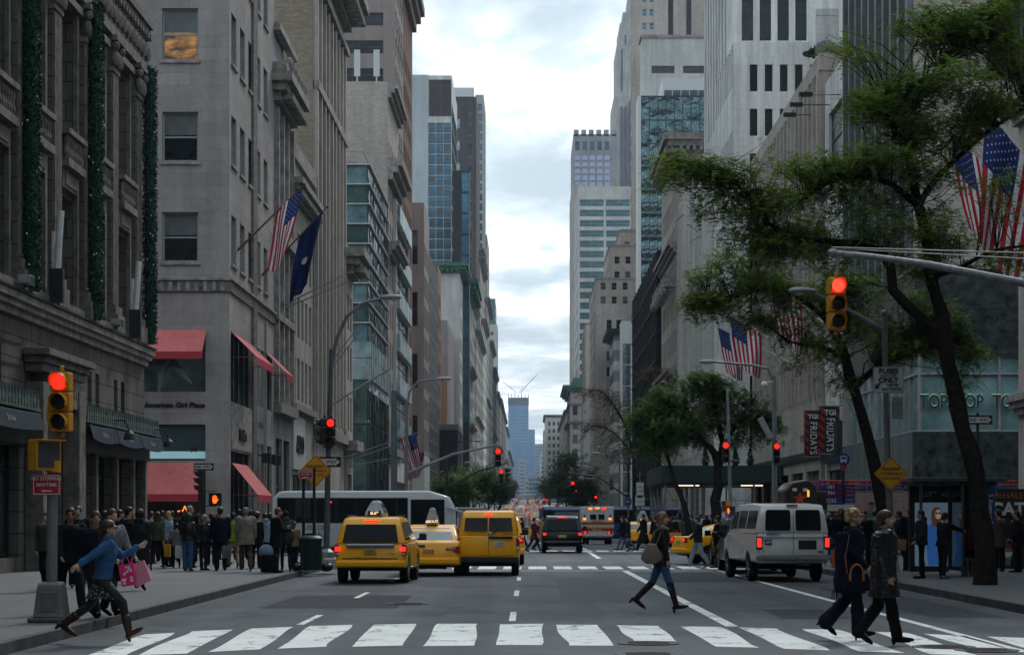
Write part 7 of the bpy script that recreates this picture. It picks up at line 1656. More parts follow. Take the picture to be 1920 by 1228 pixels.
 # ---- right pavement
 R=[(1553,63,'woman with pale hat, fur hood and teal shoulder bag behind the van',dict(fem=True,top=('black',.7,.05,'hood'),legs=('slim','jeans'),hair=('beanie','khaki'),H=1.66,shoes=('white',0,0))), (1577,61,'dark man in blue jacket watching beside the bus sign',dict(top=('navy',.8,.04),hair=('short','black'),skin=2,heading=2.9,H=1.8)), (1568,70,'curly haired person between the fur hood and blue jacket',dict(fem=True,hair=('curly','brown'),top=('brown',.8,.03),H=1.66)), (1621,58,'man in dark suit glimpsed between the couple',dict(top=('black',.8,.03),heading=2.6,H=1.72)), (1686,58,'man in grey suit with paper bag walking behind the lamp post',dict(top=('charcoal',.8,.03),hair=('short','brown'),pose='walkB',heading=pi/2,H=1.74,detail=1)), (1706,57.5,'tall grey haired man in long navy coat',dict(top=('navy',.6,.04),hair=('short','grey'),H=1.82,heading=.1,detail=1)), (1728,50.5,'young man in black hooded jacket standing at the bus shelter',dict(top=('charcoal',.86,.045,'hood'),legs=('slim','black'),hair=('short','black'),heading=1.5,H=1.72,pose='pocket',detail=1,yaw=.2)), (1768,50.3,'person in black jacket reaching toward the shelter glass',dict(fem=True,top=('black',.86,.04),legs=('tights','black'),hair=('bob','brown'),heading=-.9,H=1.66,pose='lean',detail=1,shoes=('grey',0,0))), (1873,57,'man in brown black coat standing at the poster kiosk',dict(top=('brown',.66,.045),hair=('short','black'),H=1.76,heading=.5)), (1908,56,'dark coated man at the picture edge beside the kiosk',dict(top=('black',.7,.045),H=1.72,heading=1.2)), (1897,60,'short person in black between the two kiosk figures',dict(top=('charcoal',.76,.03),H=1.6)), (1820,53.2,'seated-height woman in maroon scarf inside the glass shelter',dict(fem=True,top=('maroon',.7,.03),hair=('long','black'),H=1.5)), (1598,72,'pale haired passer-by beyond the bus stop post',dict(fem=True,hair=('bob','blonde'),top=('grey',.76,.03),H=1.68)), (1640,64,'passer-by in olive coat behind the leather-coated man',dict(top=('olive',.7,.03),H=1.76)), (1548,72,'passer-by in sand coat beyond the white van',dict(top=('sand',.7,.03),H=1.72)), ]
 for px, Y, lab, o in R:
  o=dict(o);o.setdefault('heading', rnd.uniform(-.7,.7));o.setdefault('pose', rnd.choice(('stand','walkC','pocket')));px_person(lab, px, Y, **o)
 bag('shopping_bag', 'brown paper bag carried by the grey suited man', (X_(1690,57.3),57.3,1.18), .26, .32, .12, paint('kraft_paper',(.32,.20,.11),.8));bag('shopping_bag', 'white and orange carrier bag beside the white van', (X_(1569,60),60,.85), .3, .55, .14, CL['orange']);bag('shoulder_bag', 'teal shoulder bag of the woman in the fur hood', (X_(1562,62.6),62.6,1.2), .22, .22, .1, CL['teal'])
 # ---- tiny walkers far down the avenue
 for i in range(24):
  Y=rnd.choice((150,175,182,200,230,258,262,290))+rnd.uniform(-3, 3);X=rnd.choice((rnd.uniform(-10.5,-7),rnd.uniform(9.2,13)))
  person('small dark coated walker far along the shop side pavement' if X<0 else 'small dark coated walker far along the pavement by the shed', X, Y, rnd.choice((0,pi)), 1.72, rnd.choice(('walkA','stand')), False, (rnd.choice(('black','navy','charcoal','brown')),.8,.04), ('trousers','black'), group='far walkers on the shop side pavement' if X<0 else 'far walkers on the shed side pavement')
foreground_people()
# ------------------------------------------------------------------ vehicles
CY=paint('taxi_yellow', (.88,.41,.004), .35, 0, .04, 2, coat=.3);CBK=paint('car_black', (.003,.0035,.004), .25, 0, .05, 2, coat=.12, spec=.2);CWH=paint('van_white', (.66,.67,.66), .35, 0, .05, 2, coat=.4);CSV=paint('car_silver', (.28,.29,.30), .3, .5, .05, 2, coat=.5);CRD=paint('car_red', (.25,.015,.015), .3, 0, .05, 2, coat=.6);CBL=paint('bus_blue', (.010,.035,.17), .3, 0, .1, 1, coat=.5);CGR=paint('car_grey', (.06,.065,.07), .3, .3, .05, 2, coat=.6)
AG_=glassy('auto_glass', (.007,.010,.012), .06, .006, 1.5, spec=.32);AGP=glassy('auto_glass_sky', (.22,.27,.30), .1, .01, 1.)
TYRE=paint('tyre_rubber', (.012,.012,.013), .85, 0, .1, 9);RIM=paint('alloy_rim', (.28,.28,.28), .35, .8, .05, 4);PLB=paint('black_plastic_trim', (.018,.019,.02), .6);CHR=paint('chrome', (.45,.47,.48), .15, .9, .03, 4)
TL_ON=emis('brake_light', (1.,.018,.01), 1.1);TL=paint('tail_lens', (.28,.012,.012), .2, 0, .05, 9, coat=.5);AMB=emis('amber_lamp', (1.,.22,.02), 1.2);PLT=paint('number_plate', (.45,.28,.12), .5);PLW=paint('plate_white', (.5,.52,.52), .5)
def wheel(par, x, y, r, w=.21, rim=None):
 s=1 if x>0 else-1;q=MB()
 q.lathe([(r*.62,-w/2),(r*.93,-w/2),(r,-w*.36),(r,w*.36),(r*.93,w/2),(r*.62,w/2)], 28, (0,0,0), 'x')
 o=q.build('wheel', TYRE, par, smooth=True, loc=(x,y,r))
 q=MB();xo=s*w*.46;q.lathe([(r*.63,s*w*.1),(r*.63,xo),(r*.58,xo)], 24, (0,0,0), 'x', 0);q.lathe([(r*.14,s*w*.1),(r*.12,xo*1.02),(.01,xo*1.02)], 14, (0,0,0), 'x', 0)
 for k in range(9):
  a=2*pi*k/9;q.tube([(xo*.9,r*.12*cos(a),r*.12*sin(a)),(xo*.95,r*.6*cos(a),r*.6*sin(a))], [.035,.03], 4, 0)
 q.lathe([(r*.6,s*w*.05),(.01,s*w*.06)], 16, (0,0,0), 'x', 1);q.build('rim', [rim or RIM,BLK], o)
 return o
def side_outline(L_, zb, zt, wy, r, rear, front, z_rear=.3):
 """closed outline (y, z) of a lower body with wheel arches; rear and front are lists of points from sill to belt"""
 P=list(rear)
 P+=list(reversed(front))
 for c in sorted(wy, reverse=True):
  P.append((c+r*1.18,zb))
  P+=[(c+r*1.18*cos(a),r*.98+r*1.16*sin(a))for a in[pi*k/10 for k in range(1,10)]if r*.98+r*1.16*sin(a)>zb]
  P.append((c-r*1.18,zb))
 return P
def vehicle(name, label, cat, body, Ln, W, rear, front, gh, zb, wy, r, ins=.16, wtr=.0, belt=None, roofcol=None, bev=.05, group=None, light=True, loc=(0,0,0), rz=0, ramp_=0):
 """local frame: rear bumper at y=0, nose at +y. gh = greenhouse outline (y, z)"""
 t=thing(name, label, cat, loc, rz, group);hw=W/2;belt=belt or gh[0][1]
 q=MB();P=side_outline(Ln, zb, belt, wy, r, rear, front);q.prism(P, 'x', -hw, hw)
 # taper the plan at nose and tail, and the flank below the belt
 for i, v in enumerate(q.v):
  x, y, z=v;k=1.;
  if y<.25:k-=.06*(1-y/.25)
  if y>Ln-.5:k-=.12*((y-Ln+.5)/.5)
  q.v[i]=(x*k, y, z)
 bo=q.build('body', body, t, smooth=True, bevel=bev, seg=3, angle=28)
 zt=max(z for _, z in gh);q=MB();n=len(gh)
 wid=lambda z:hw-.03-ins*(z-belt)/(zt-belt)
 q.add([(-wid(z),y,z-(.02 if z<=belt+.01 else 0))for y,z in gh]+[(wid(z),y,z-(.02 if z<=belt+.01 else 0))for y,z in gh], [tuple(range(n))[::-1],tuple(range(n,2*n))]+[(i,(i+1)%n,n+(i+1)%n,n+i)for i in range(n)])
 q.build('cabin', roofcol or body, t, smooth=True, bevel=bev, seg=3, angle=20)
 q=MB();q.box(-hw+.2, hw-.2, .3, Ln-.3, zb-.06 if zb>.25 else zb, zb+.35);q.box(-hw+.28, hw-.28, .12, .5, zb-.03, zb+.2);
 for c in wy:q.tube([(-hw+.25,c,r),(hw-.25,c,r)], .06, 8)
 q.build('underbody', PLB, t)
 for c in wy:
  for s in(-1, 1):wheel(t, s*(hw-.125-wtr), c, r)
 t['w']=0;del t['w']
 return t, wid, hw
def side_glass(t, wid, wins, mat=None, off=.006):
 for s in(-1, 1):
  for P in wins:
   q=MB();n=len(P);q.add([(s*(wid(z)+off),y,z)for y,z in P]+[(s*(wid(z)-.01),y,z)for y,z in P], [tuple(range(n)),tuple(range(n,2*n))[::-1]]+[(i,(i+1)%n,n+(i+1)%n,n+i)for i in range(n)])
   q.build('side_window', mat or AG_, t)
def back_glass(t, pts, name='rear_window', mat=None, th=.012):
 """pts: (x, y, z) corners of the pane lying just proud of the tail"""
 q=MB();n=len(pts);q.add(pts+[(x*.98,y+.03,z)for x,y,z in pts], [tuple(range(n)),tuple(range(n,2*n))[::-1]]+[(i,(i+1)%n,n+(i+1)%n,n+i)for i in range(n)])
 return q.build(name, mat or AG_, t)
def slab(t, name, mat, x0, x1, y0, y1, z0, z1, bev=.01, lab=None, par=None):
 q=MB();q.box(x0, x1, y0, y1, z0, z1);o=q.build(name, mat, par or t, bevel=bev);return o
def mirror(t, hw, y, z, mat):
 for s in(-1, 1):q=MB();q.box(s*hw, s*(hw+.12), y, y+.06, z, z+.06);q.box(s*(hw+.06)if s>0 else s*(hw+.26), s*(hw+.26)if s>0 else s*(hw+.06), y-.05, y+.08, z, z+.19);q.build('mirror', mat, t, bevel=.02)
def taxi_sign(t, y, z, w=.36, l=1.1, h=.42, lit='6L69'):
 q=MB();q.loft([[(x*a,y+yy*b_,z+zz)for x,yy in((-1,-1),(1,-1),(1,1),(-1,1))]for a,b_,zz in((w*.6,l/2,0),(w*.62,l/2,.08),(w*.5,l/2*.8,h*.5),(w*.28,l/2*.62,h*.9),(w*.14,l/2*.5,h))])
 o=q.build('roof_sign', paint('sign_shell',(.33,.35,.35),.4), t, bevel=.015);
 q=MB();q.box(-w*.42, w*.42, y-l/2-.012, y-l/2+.02, z+.03, z+.15);q.build('number_panel', BLK, o);text(lit, .11, emis('taxi_number',(1,.75,.45),.5), o, (0,y-l/2-.016,z+.09), ext=.001, bold=.003)
 for s in(-1, 1):q=MB();q.add([(s*(w*.61),y-l*.36,z+.1),(s*(w*.61),y+l*.36,z+.1),(s*w*.36,y+l*.28,z+h*.82),(s*w*.36,y-l*.28,z+h*.82)], [(0,1,2,3)]);q.build('advert_panel', paint('ad_panel',(.03,.035,.04),.3,0,.6,9), o)
def place(o, x, y, rz=0):o.location=(x, y, gz(y));o.rotation_euler.z=rz
def vehicles():
# --- yellow sport utility taxi
 Ln=4.4;t, wid, hw=vehicle('taxi', 'boxy yellow sport utility taxi with tall roof sign, nearest of the taxis', 'taxi', CY, Ln, 1.86, [(.06,.42),(0,.55),(.02,.72),(.06,1.02)], [(4.35,.42),(4.4,.6),(4.3,.95),(3.2,1.06)], [(.06,1.03),(.22,1.5),(.38,1.68),(1.2,1.72),(2.4,1.68),(3.35,1.06)], .40, (.82,3.42), .37, .2)
 back_glass(t, [(-.72,.045,1.06),(.72,.045,1.06),(.64,.195,1.52),(-.64,.195,1.52)])
 side_glass(t, wid, [[(.3,1.12),(1.0,1.12),(1.0,1.56),(.48,1.56)],[(1.1,1.12),(1.98,1.12),(1.98,1.58),(1.1,1.58)],[(2.06,1.12),(3.1,1.12),(2.42,1.58),(2.06,1.58)]])
 slab(t, 'chrome_strip', CHR, -.62, .62, -.004, .06, .93, 1.02, .02);k=slab(t, 'bumper', CY, -.9, .9, -.05, .2, .42, .60, .05);slab(t, 'bumper_trim', PLB, -.72, .72, .005, .05, .625, .66)
 for s in(-1, 1):
  l=slab(t, 'tail_light', TL, s*.9-.09 if s>0 else-.93, .93 if s>0 else-.81, -.012, .3, .72, 1.02, .02);slab(t, 'lamp', TL_ON, s*.85-.06, s*.85+.06, -.02, .02, .83, .95, .01, par=l);slab(t, 'lamp', PLW, s*.85-.05, s*.85+.05, -.018, .02, .74, .79, .01, par=l)
  q=MB();q.tube([(s*.66,.5,1.74),(s*.66,2.3,1.74)], .02, 6);q.build('roof_rail', PLB, t)
  for w_ in(.82, 3.42):pass
 slab(t, 'brake_light', TL_ON, -.2, .2, .28, .33, 1.58, 1.62);q=slab(t, 'number_plate', PLT, -.16, .16, -.012, .03, .76, .90);text('6L69', .1, BLK, q, (0,-.016,.83), ext=.001)
 q=MB();q.tube([(.05,.075,1.1),(-.38,.085,1.13)], .014, 6);q.build('wiper', PLB, t);mirror(t, .93, 2.95, 1.08, PLB);taxi_sign(t, 1.5, 1.72, .4, 1.1, .42, '6L69')
 text('HYBRID', .055, SIGNG, t, (.55,-.004,.77), ext=.002);text('6L69', .075, SIGNG, t, (-.35,.0,.67), ext=.002);slab(t, 'door_step', CHR, hw-.04, hw+.05, 1.25, 2.95, .36, .42, .02);slab(t, 'door_step', CHR, -hw-.05, -hw+.04, 1.25, 2.95, .36, .42, .02)
 for y in(1.05, 2.02, 3.0):
  for s in(-1, 1):slab(t, 'door_seam', BLK, s*hw-.004, s*hw+.003, y, y+.012, .5, 1.02, 0)
 place(t, X_(697,51.5), 51.0, radians(-2));esc=t
 # --- orange-yellow saloon taxi
 t, wid, hw=vehicle('taxi', 'rounded yellow saloon taxi with narrow roof advert between the utility taxi and van', 'taxi', CY, 4.8, 1.83, [(.1,.32),(0,.5),(.02,.72),(.1,.98),(.55,1.04)], [(4.75,.3),(4.8,.5),(4.7,.72),(3.6,.93)], [(.5,1.0),(1.15,1.36),(1.6,1.47),(2.4,1.48),(2.9,1.38),(3.75,.93)], .32, (.98,3.75), .33, .22, belt=.95)
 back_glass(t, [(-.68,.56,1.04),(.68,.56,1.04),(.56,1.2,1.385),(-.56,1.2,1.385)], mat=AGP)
 side_glass(t, wid, [[(1.0,1.06),(2.0,1.06),(2.0,1.38),(1.5,1.36)],[(2.08,1.06),(3.25,1.02),(2.7,1.37),(2.08,1.39)]])
 for s in(-1, 1):
  q=MB();q.prism([(s*.5,.83),(s*.9,.88),(s*.9,.66),(s*.76,.68),(s*.68,.78),(s*.5,.76)], 'y', -.01, .35);l=q.build('tail_light', TL, t, bevel=.01);slab(t, 'lamp', PLW, s*.66-.12, s*.66+.12, -.018, .0, .79, .83, .005, par=l)
 slab(t, 'badge', SIGNB, -.44, -.1, .02, .06, .84, .91);k=slab(t, 'number_plate', PLT, -.16, .16, -.01, .06, .66, .79);slab(t, 'bumper', CY, -.88, .88, -.05, .25, .34, .55, .06);mirror(t, .91, 3.0, .98, CY);taxi_sign(t, 1.8, 1.48, .28, .7, .5, 'ABOUT')
 q=MB();q.tube([(-.5,.3,.25),(.5,.3,.25)], .04, 6);q.build('exhaust', PLB, t);place(t, X_(806,57.8), 57.0, radians(-1))
 # --- yellow square van taxi
 t, wid, hw=vehicle('taxi', 'tall square yellow van taxi with twin rear windows', 'taxi', CY, 4.7, 1.78, [(.04,.4),(0,.5),(.0,.8),(.04,1.18)], [(4.65,.35),(4.7,.6),(4.5,1.0),(3.9,1.15)], [(.04,1.18),(.14,1.7),(.26,1.86),(1.5,1.9),(3.0,1.84),(4.0,1.15)], .38, (.75,3.7), .33, .13)
 for a, c in((-.70,-.02), (.02,.70)):back_glass(t, [(a,.015,1.3),(c,.015,1.3),(c*.95,.12,1.68),(a*.95,.12,1.68)])
 side_glass(t, wid, [[(.35,1.28),(1.6,1.28),(1.6,1.7),(.4,1.7)],[(1.75,1.28),(2.7,1.28),(2.7,1.7),(1.75,1.7)],[(2.85,1.28),(3.65,1.28),(3.1,1.68),(2.85,1.7)]])
 for s in(-1, 1):l=slab(t, 'tail_light', TL, s*.85-.05, s*.85+.05, -.012, .12, .74, 1.1, .02);slab(t, 'lamp', PLW, s*.85-.04, s*.85+.04, -.018, .0, .76, .86, .005, par=l)
 slab(t, 'door_handle', PLB, .02, .7, -.03, .02, 1.08, 1.15);k=slab(t, 'number_plate', PLW, .16, .48, -.014, .02, .86, 1.0);text('T649', .09, SIGNB, k, (.32,-.018,.93), ext=.001);slab(t, 'bumper', PLB, -.88, .88, -.07, .2, .38, .56, .04);slab(t, 'brake_light', TL_ON, -.1, .1, .1, .16, 1.78, 1.82)
 q=MB();q.tube([(.12,-.0,1.2),(.3,.02,1.42)], .014, 6);q.build('wiper', PLB, t);q=MB();q.lathe([(.06,-.02),(.05,-.03)], 14, (.05,0,1.2), 'y');q.build('badge', CHR, t);slab(t, 'door_seam', BLK, -.006, .006, -.004, .01, .6, 1.26, 0);text('TAXICAB', .07, PLB, t, (.55,-.005,1.22), ext=.001);mirror(t, .89, 3.6, 1.15, PLB)
 slab(t, 'door_seam', BLK, -.74, .74, -.004, .01, .585, .597, 0);place(t, X_(917,58.5), 57.5, radians(0))
 q=MB();q.box(-.06, .06, -.06, .06, 0, 1.9+.32);q.box(-.14, .14, -.1, .1, 1.95, 2.6)
 # --- white postal-style van
 t, wid, hw=vehicle('van', 'white mail van with two rear door windows stopped in the bus lane', 'van', CWH, 5.6, 1.98, [(.04,.5),(0,.6),(0,.9),(.03,1.28)], [(5.55,.5),(5.6,.7),(5.5,1.1),(4.5,1.25)], [(.03,1.28),(.08,1.8),(.22,2.03),(1.8,2.08),(3.6,2.04),(4.5,1.25)], .52, (1.25,4.6), .37, .15)
 for a, c in((-.74,-.07), (.07,.74)):
  q=MB();q.prism([(a+.03,1.36),(c-.03,1.36),(c,1.4),(c*.97,1.86),(c*.96-.04,1.9),(a*.96+.04,1.9),(a*.97,1.86),(a,1.4)], 'y', .0, .03)
  for i, v in enumerate(q.v):q.v[i]=(v[0], v[1]+max(0,(v[2]-1.28))*.125-.012, v[2])
  q.build('rear_window', AG_, t)
 side_glass(t, wid, [[(.35,1.4),(1.7,1.4),(1.7,1.88),(.4,1.88)],[(1.85,1.4),(3.0,1.4),(3.0,1.88),(1.85,1.88)],[(3.15,1.4),(4.2,1.35),(3.8,1.86),(3.15,1.88)]])
 for s in(-1, 1):l=slab(t, 'tail_light', PLB, s*.9-.075, s*.9+.075, -.015, .05, .86, 1.2, .01);slab(t, 'lamp', TL_ON if s<0 else TL_ON, s*.9-.055, s*.9+.055, -.022, .0, .92, 1.16, .01, par=l)
 slab(t, 'brake_light', TL, -.15, .15, .14, .2, 2.0, 2.035);slab(t, 'bumper', CHR, -.98, .98, -.16, .1, .58, .72, .03);slab(t, 'number_plate', PLB, .14, .62, -.012, .02, .86, 1.10);slab(t, 'door_seam', BLK, -.005, .005, -.006, .01, .74, 1.9, 0);slab(t, 'rub_strip', CGR, -.98, .98, -.006, .012, 1.165, 1.18, 0)
 for x in(-.8, .8):slab(t, 'door_seam', BLK, x-.005, x+.005, -.006, .01, .74, 1.28, 0)
 text('6933015', .1, SIGNB, t, (-.55,-.008,1.25), ext=.001, bold=.002);k=slab(t, 'emblem', SIGNB, -.76, -.58, -.01, .01, .98, 1.12, 0);q=MB();q.prism([(-.74,1.0),(-.6,1.04),(-.62,1.1),(-.72,1.07)], 'y', -.014, -.0105);q.build('eagle_mark', PLW, k);q=MB();q.ell((.72,-.008,.80), (.07,.01,.028), 12, 6);q.build('oval_badge', CGR, t)
 mirror(t, .99, 4.1, 1.3, PLB);place(t, X_(1478,53.2), 52.2, radians(4))
 # --- dark cars in front of the white van
 def generic(label, x, y, rz, mat, h=1.78, Ln=4.8, W=1.9, lit=True, name='car', sign=False, group=None, glass=None, cat='car'):
  t, wid, hw=vehicle(name, label, cat, mat, Ln, W, [(.08,.38),(0,.55),(.02,.8),(.08,1.0)], [(Ln-.05,.38),(Ln,.55),(Ln-.1,.85),(Ln*.75,1.02)], [(.08,1.02),(.35,h-.12),(.55,h-.03),(1.6,h),(2.7,h-.05),(Ln*.75,1.02)]if h>1.6 else[(.55,.98),(1.2,h-.1),(1.7,h),(2.6,h-.02),(Ln*.74,.96)], .36, (.9,Ln-1.0), .36 if h>1.6 else.32, .2, group=group)
  y_=lambda z:(.08+.27*(z-1.02)/(h-.14))if h>1.6 else.55+.65*(z-.98)/(h-1.08)
  back_glass(t, [(-W*.38,y_(1.06)-.012,1.06),(W*.38,y_(1.06)-.012,1.06),(W*.33,y_(h-.17)-.012,h-.17),(-W*.33,y_(h-.17)-.012,h-.17)], mat=glass)
  side_glass(t, wid, [[(.8 if h>1.6 else 1.2,1.1),(1.9,1.1),(1.9,h-.14),(1.05 if h>1.6 else 1.6,h-.14)],[(1.98,1.1),(Ln*.67,1.08),(2.7,h-.14),(1.98,h-.13)]])
  for s in(-1, 1):l=slab(t, 'tail_light', TL, s*(hw-.12)-.11, s*(hw-.12)+.09, -.012, .1, .78, .98, .02);lit and slab(t, 'lamp', TL_ON, s*(hw-.15)-.07, s*(hw-.15)+.07, -.02, 0, .84, .93, .01, par=l)
  slab(t, 'number_plate', PLT, -.18, .18, -.012, .02, .72, .85);slab(t, 'bumper', mat, -hw+.03, hw-.03, -.06, .2, .4, .58, .04);mirror(t, hw, Ln*.63, 1.05, mat)
  if lit and h>1.6:slab(t, 'brake_light', TL_ON, -.2, .2, .3, .36, h-.1, h-.06)
  if sign:taxi_sign(t, 1.9, h, .4, 1.0, .4)
  place(t, x, y, rz);return t
 generic('dark sport wagon queuing just beyond the white van', 6.95, 59.5, 0, CBK, 1.72);generic('black saloon tucked beside the dark wagon beyond the white van', 7.3, 66.0, 0, CBK, 1.68)
 # --- black luxury sport wagon ahead
 t=generic('black sport utility wagon with lit brake lamps stopped over the junction', X_(1054,93), 92.5, 0, CBK, 1.74, 5.0, 1.94)
 slab(t, 'chrome_strip', CHR, -.5, .5, -.02, .0, .93, .95, 0);slab(t, 'chrome_strip', CHR, -.8, .8, -.07, -.05, .52, .55, 0)
 for s in(-1, 1):q=MB();q.tube([(s*.74,.7,1.77),(s*.7,2.8,1.77)], .025, 6);q.build('roof_rail', CHR, t)
 # --- ambulance
 t=thing('ambulance', 'white ambulance with yellow and red rear bands and amber lights', 'ambulance', (0,0,0));AW=paint('ambulance_white', (.66,.66,.65), .4);q=MB();q.box(-1.18, 1.18, 0, 3.9, .62, 2.72);bx=q.build('body', AW, t, bevel=.06, seg=3);q=MB();q.prism([(3.92,.55),(6.3,.55),(6.3,1.1),(5.6,1.25),(4.9,2.1),(3.92,2.1)], 'x', -1.0, 1.0);q.build('cab', AW, t, bevel=.06)
 BM=paint('band_maroon', (.38,.015,.03), .5);BY=paint('band_yellow', (.6,.30,.02), .5)
 for z0, z1, m in((1.46,1.6,BM), (1.36,1.455,BY), (1.26,1.355,AW), (1.16,1.255,BY), (.96,1.155,BM)):
  slab(t, 'stripe', m, -1.19, 1.19, -.008, .02, z0, z1, 0, par=bx);
 text('FDNY', .2, BM, bx, (0,-.012,2.38), ext=.002, sp=1.4);text('AMBULANCE', .15, BM, bx, (0,-.012,1.68), ext=.002, bold=.004);text('KEEP BACK', .14, PLW, bx, (0,-.014,1.05), ext=.002, bold=.004)
 for s in(-1, 1):
  slab(t, 'rear_window', AG_, s*.3-.22, s*.3+.22, -.012, .02, 1.78, 2.16, .02);l=slab(t, 'tail_light', PLB, s*.88-.2, s*.88+.2, -.012, .02, .78, .94, .01);slab(t, 'lamp', TL_ON, s*.85-.1, s*.85+.06, -.02, 0, .8, .92, .01, par=l);l=slab(t, 'amber_light', AMB, s*.92-.1, s*.92+.1, -.04, .02, 1.76, 1.9, .02)
  slab(t, 'beacon', AMB if s<0 else TL_ON, s*.5-.12, s*.5+.12, -.05, .03, 2.5, 2.62, .02);q=MB();q.ell((s*.92,-.01,2.05), (.08,.01,.1), 10, 6);q.build('emblem', CBL, t)
 slab(t, 'beacon', AMB, -.16, .16, -.05, .03, 2.56, 2.64, .02);slab(t, 'door_seam', BLK, -.005, .005, -.014, .0, .7, 2.3, 0);slab(t, 'bumper', CHR, -1.1, 1.1, -.25, .1, .5, .68, .02);slab(t, 'underbody', PLB, -.8, .8, .3, 5.8, .3, .62, 0)
 for s in(-1, 1):wheel(t, s*.95, 1.3, .4, .26);wheel(t, s*.68, 1.3, .4, .24);wheel(t, s*.95, 5.2, .4)
 place(t, X_(1120,143), 143, 0);KIDS.clear()
 # --- bus builder (long side shown to the camera): local x = length
 def bus(name, label, Ln, H, W, body, glass, x, y, rz, rows, skirt=None, rnd_=.35, door=None, wheels=(.2,.8), cat='bus', zlow=.35):
  t=thing(name, label, cat, (x,y,gz(y)), rz);q=MB();r=rnd_
  q.prism([(0,zlow),(0,H-.3),(.25,H-.04),(.6,H),(Ln-r*2.2,H),(Ln-r*.7,H-r*.45),(Ln-.05,H-r*1.6),(Ln,zlow+.5),(Ln-.05,zlow)], 'y', -W/2, W/2);b_=q.build('body', body, t, smooth=True, bevel=.09, seg=3)
  for a, c, z0, z1, m in rows:slab(t, 'window_band', m, Ln*a, Ln*c, -W/2-.012, -W/2+.02, z0, z1, .02);slab(t, 'window_band', m, Ln*a, Ln*c, W/2-.02, W/2+.012, z0, z1, .02)
  slab(t, 'windscreen', glass, Ln-.09, Ln+.012, -W/2+.15, W/2-.15, 1.3, H-.75, .03);slab(t, 'underbody', PLB, .4, Ln-.5, -W/2+.2, W/2-.2, .2, zlow+.1, 0)
  for f in wheels:
   for s in(-1, 1):
    q=MB();q.lathe([(.3,-.14),(.48,-.14),(.5,-.1),(.5,.1),(.48,.14),(.3,.14)], 24, (0,0,0), 'y');w=q.build('wheel', TYRE, t, loc=(Ln*f,s*(W/2-.12),.5));q=MB();q.lathe([(.3,s*.1),(.2,s*.13),(.02,s*.12)], 18, (0,0,0), 'y');q.build('rim', RIM, w)
  return t, b_
 BW=paint('bus_white', (.44,.47,.48), .35, 0, .04, 1, coat=.5)
 Y=86.5;x0=X_(512, Y);Ln=X_(856, Y)-x0
 t, b_=bus('shuttle_bus', 'white shuttle bus with black window band crossing behind the taxis', Ln, 2.82, 2.4, BW, AG_, x0, Y+1.2, 0, [(.022,.735,1.42,2.52,AG_),(.75,.935,1.2,2.45,AG_)], rnd_=.55)
 for k in range(6):slab(t, 'window_seam', PLB, Ln*(.12+.11*k), Ln*(.12+.11*k)+.05, -1.218, -1.2, 1.45, 2.5, 0)
 text('USGLOBAL', .3, PLB, b_, (1.35+.6,-1.213,1.22), ext=.002, sx=.8);text('718-31', .3, PLB, b_, (2.05,-1.213,.92), ext=.002, sx=.85);slab(t, 'painted_reflection', TL_ON, 2.3, 2.55, -1.222, -1.2, 2.3, 2.36, .01)  # glowing red bar on the window band stands in for a reflected light
 q=MB();q.tube([(Ln-.4,-1.25,2.1),(Ln+.35,-1.5,1.85)], .04, 6);q.box(Ln+.2, Ln+.5, -1.6, -1.5, 1.3, 1.9);q.build('mirror', FRML, t);
 Y=172.;x0=X_(1014, Y)
 t, b_=bus('city_bus', 'blue tinted coach crossing the far junction behind the ambulance', 12.4, 2.95, 2.5, CBL, AG_, x0, Y, 0, [(.02,.97,1.5,2.6,AG_)], rnd_=.45);slab(t, 'roof_edge', BW, .3, 11.9, -1.27, -1.2, 2.72, 2.82, .02);q=MB();q.tube([(7.5,-1.27,.9),(9,-1.27,1.5),(11.8,-1.27,1.45)], .05, 6);q.build('swoosh', paint('pale_blue_swoosh',(.15,.3,.6),.5), b_);slab(t, 'inner_panel', paint('blind_stripe',(.12,.15,.17),.5), 1.2, 5.4, -1.276, -1.255, 1.9, 2.5, .01)
 # --- city bus far down the avenue seen from behind
 Y=300.;t=thing('city_bus', 'grey city bus seen from behind far down the avenue', 'bus', (X_(1027,Y),Y,gz(Y)));q=MB();q.box(-1.3, 1.3, 0, 11.5, .35, 3.1);q.build('body', CSV, t, bevel=.12, seg=3);slab(t, 'rear_window', AG_, -1.1, 1.1, -.012, .02, 1.7, 2.6, .02)
 for s in(-1, 1):slab(t, 'tail_light', TL_ON, s*1.1-.1, s*1.1+.1, -.03, .02, .9, 1.2, .01);slab(t, 'tail_light', TL_ON, s*1.1-.1, s*1.1+.1, -.03, .02, 2.8, 2.95, .01);wheel(t, s*1.1, 2.5, .5, .3)
 # --- open top tour bus across the side street
 Y=80.;x0=X_(1478, Y);Ln=X_(1912, Y)-x0
 TB=paint('tour_bus_brown', (.020,.012,.011), .4, 0, .2, 1, coat=.4);t=thing('tour_bus', 'dark open-top tour bus with red rails and picture panels', 'bus', (x0,Y,gz(Y)));q=MB();q.box(.0, Ln, 0, 2.5, .35, 2.75);b_=q.build('body', TB, t, bevel=.07, seg=3);
 for z in(2.98, 3.14):q=MB();q.tube([(1.2,.05,z),(Ln-.1,.05,z),(Ln-.1,2.45,z)], .028, 6);q.tube([(1.2,2.45,z),(Ln-.1,2.45,z)], .028, 6);q.build('rail', paint('rail_red',(.42,.035,.02),.4), t)
 for k in range(9):q=MB();q.tube([(1.2+k*.98,.05,2.72),(1.2+k*.98,.05,3.14)], .025, 6);q.build('rail_post', paint('rail_red',(.42,.035,.02),.4), t)
 BS=paint('seat_blue', (.015,.04,.16), .7)
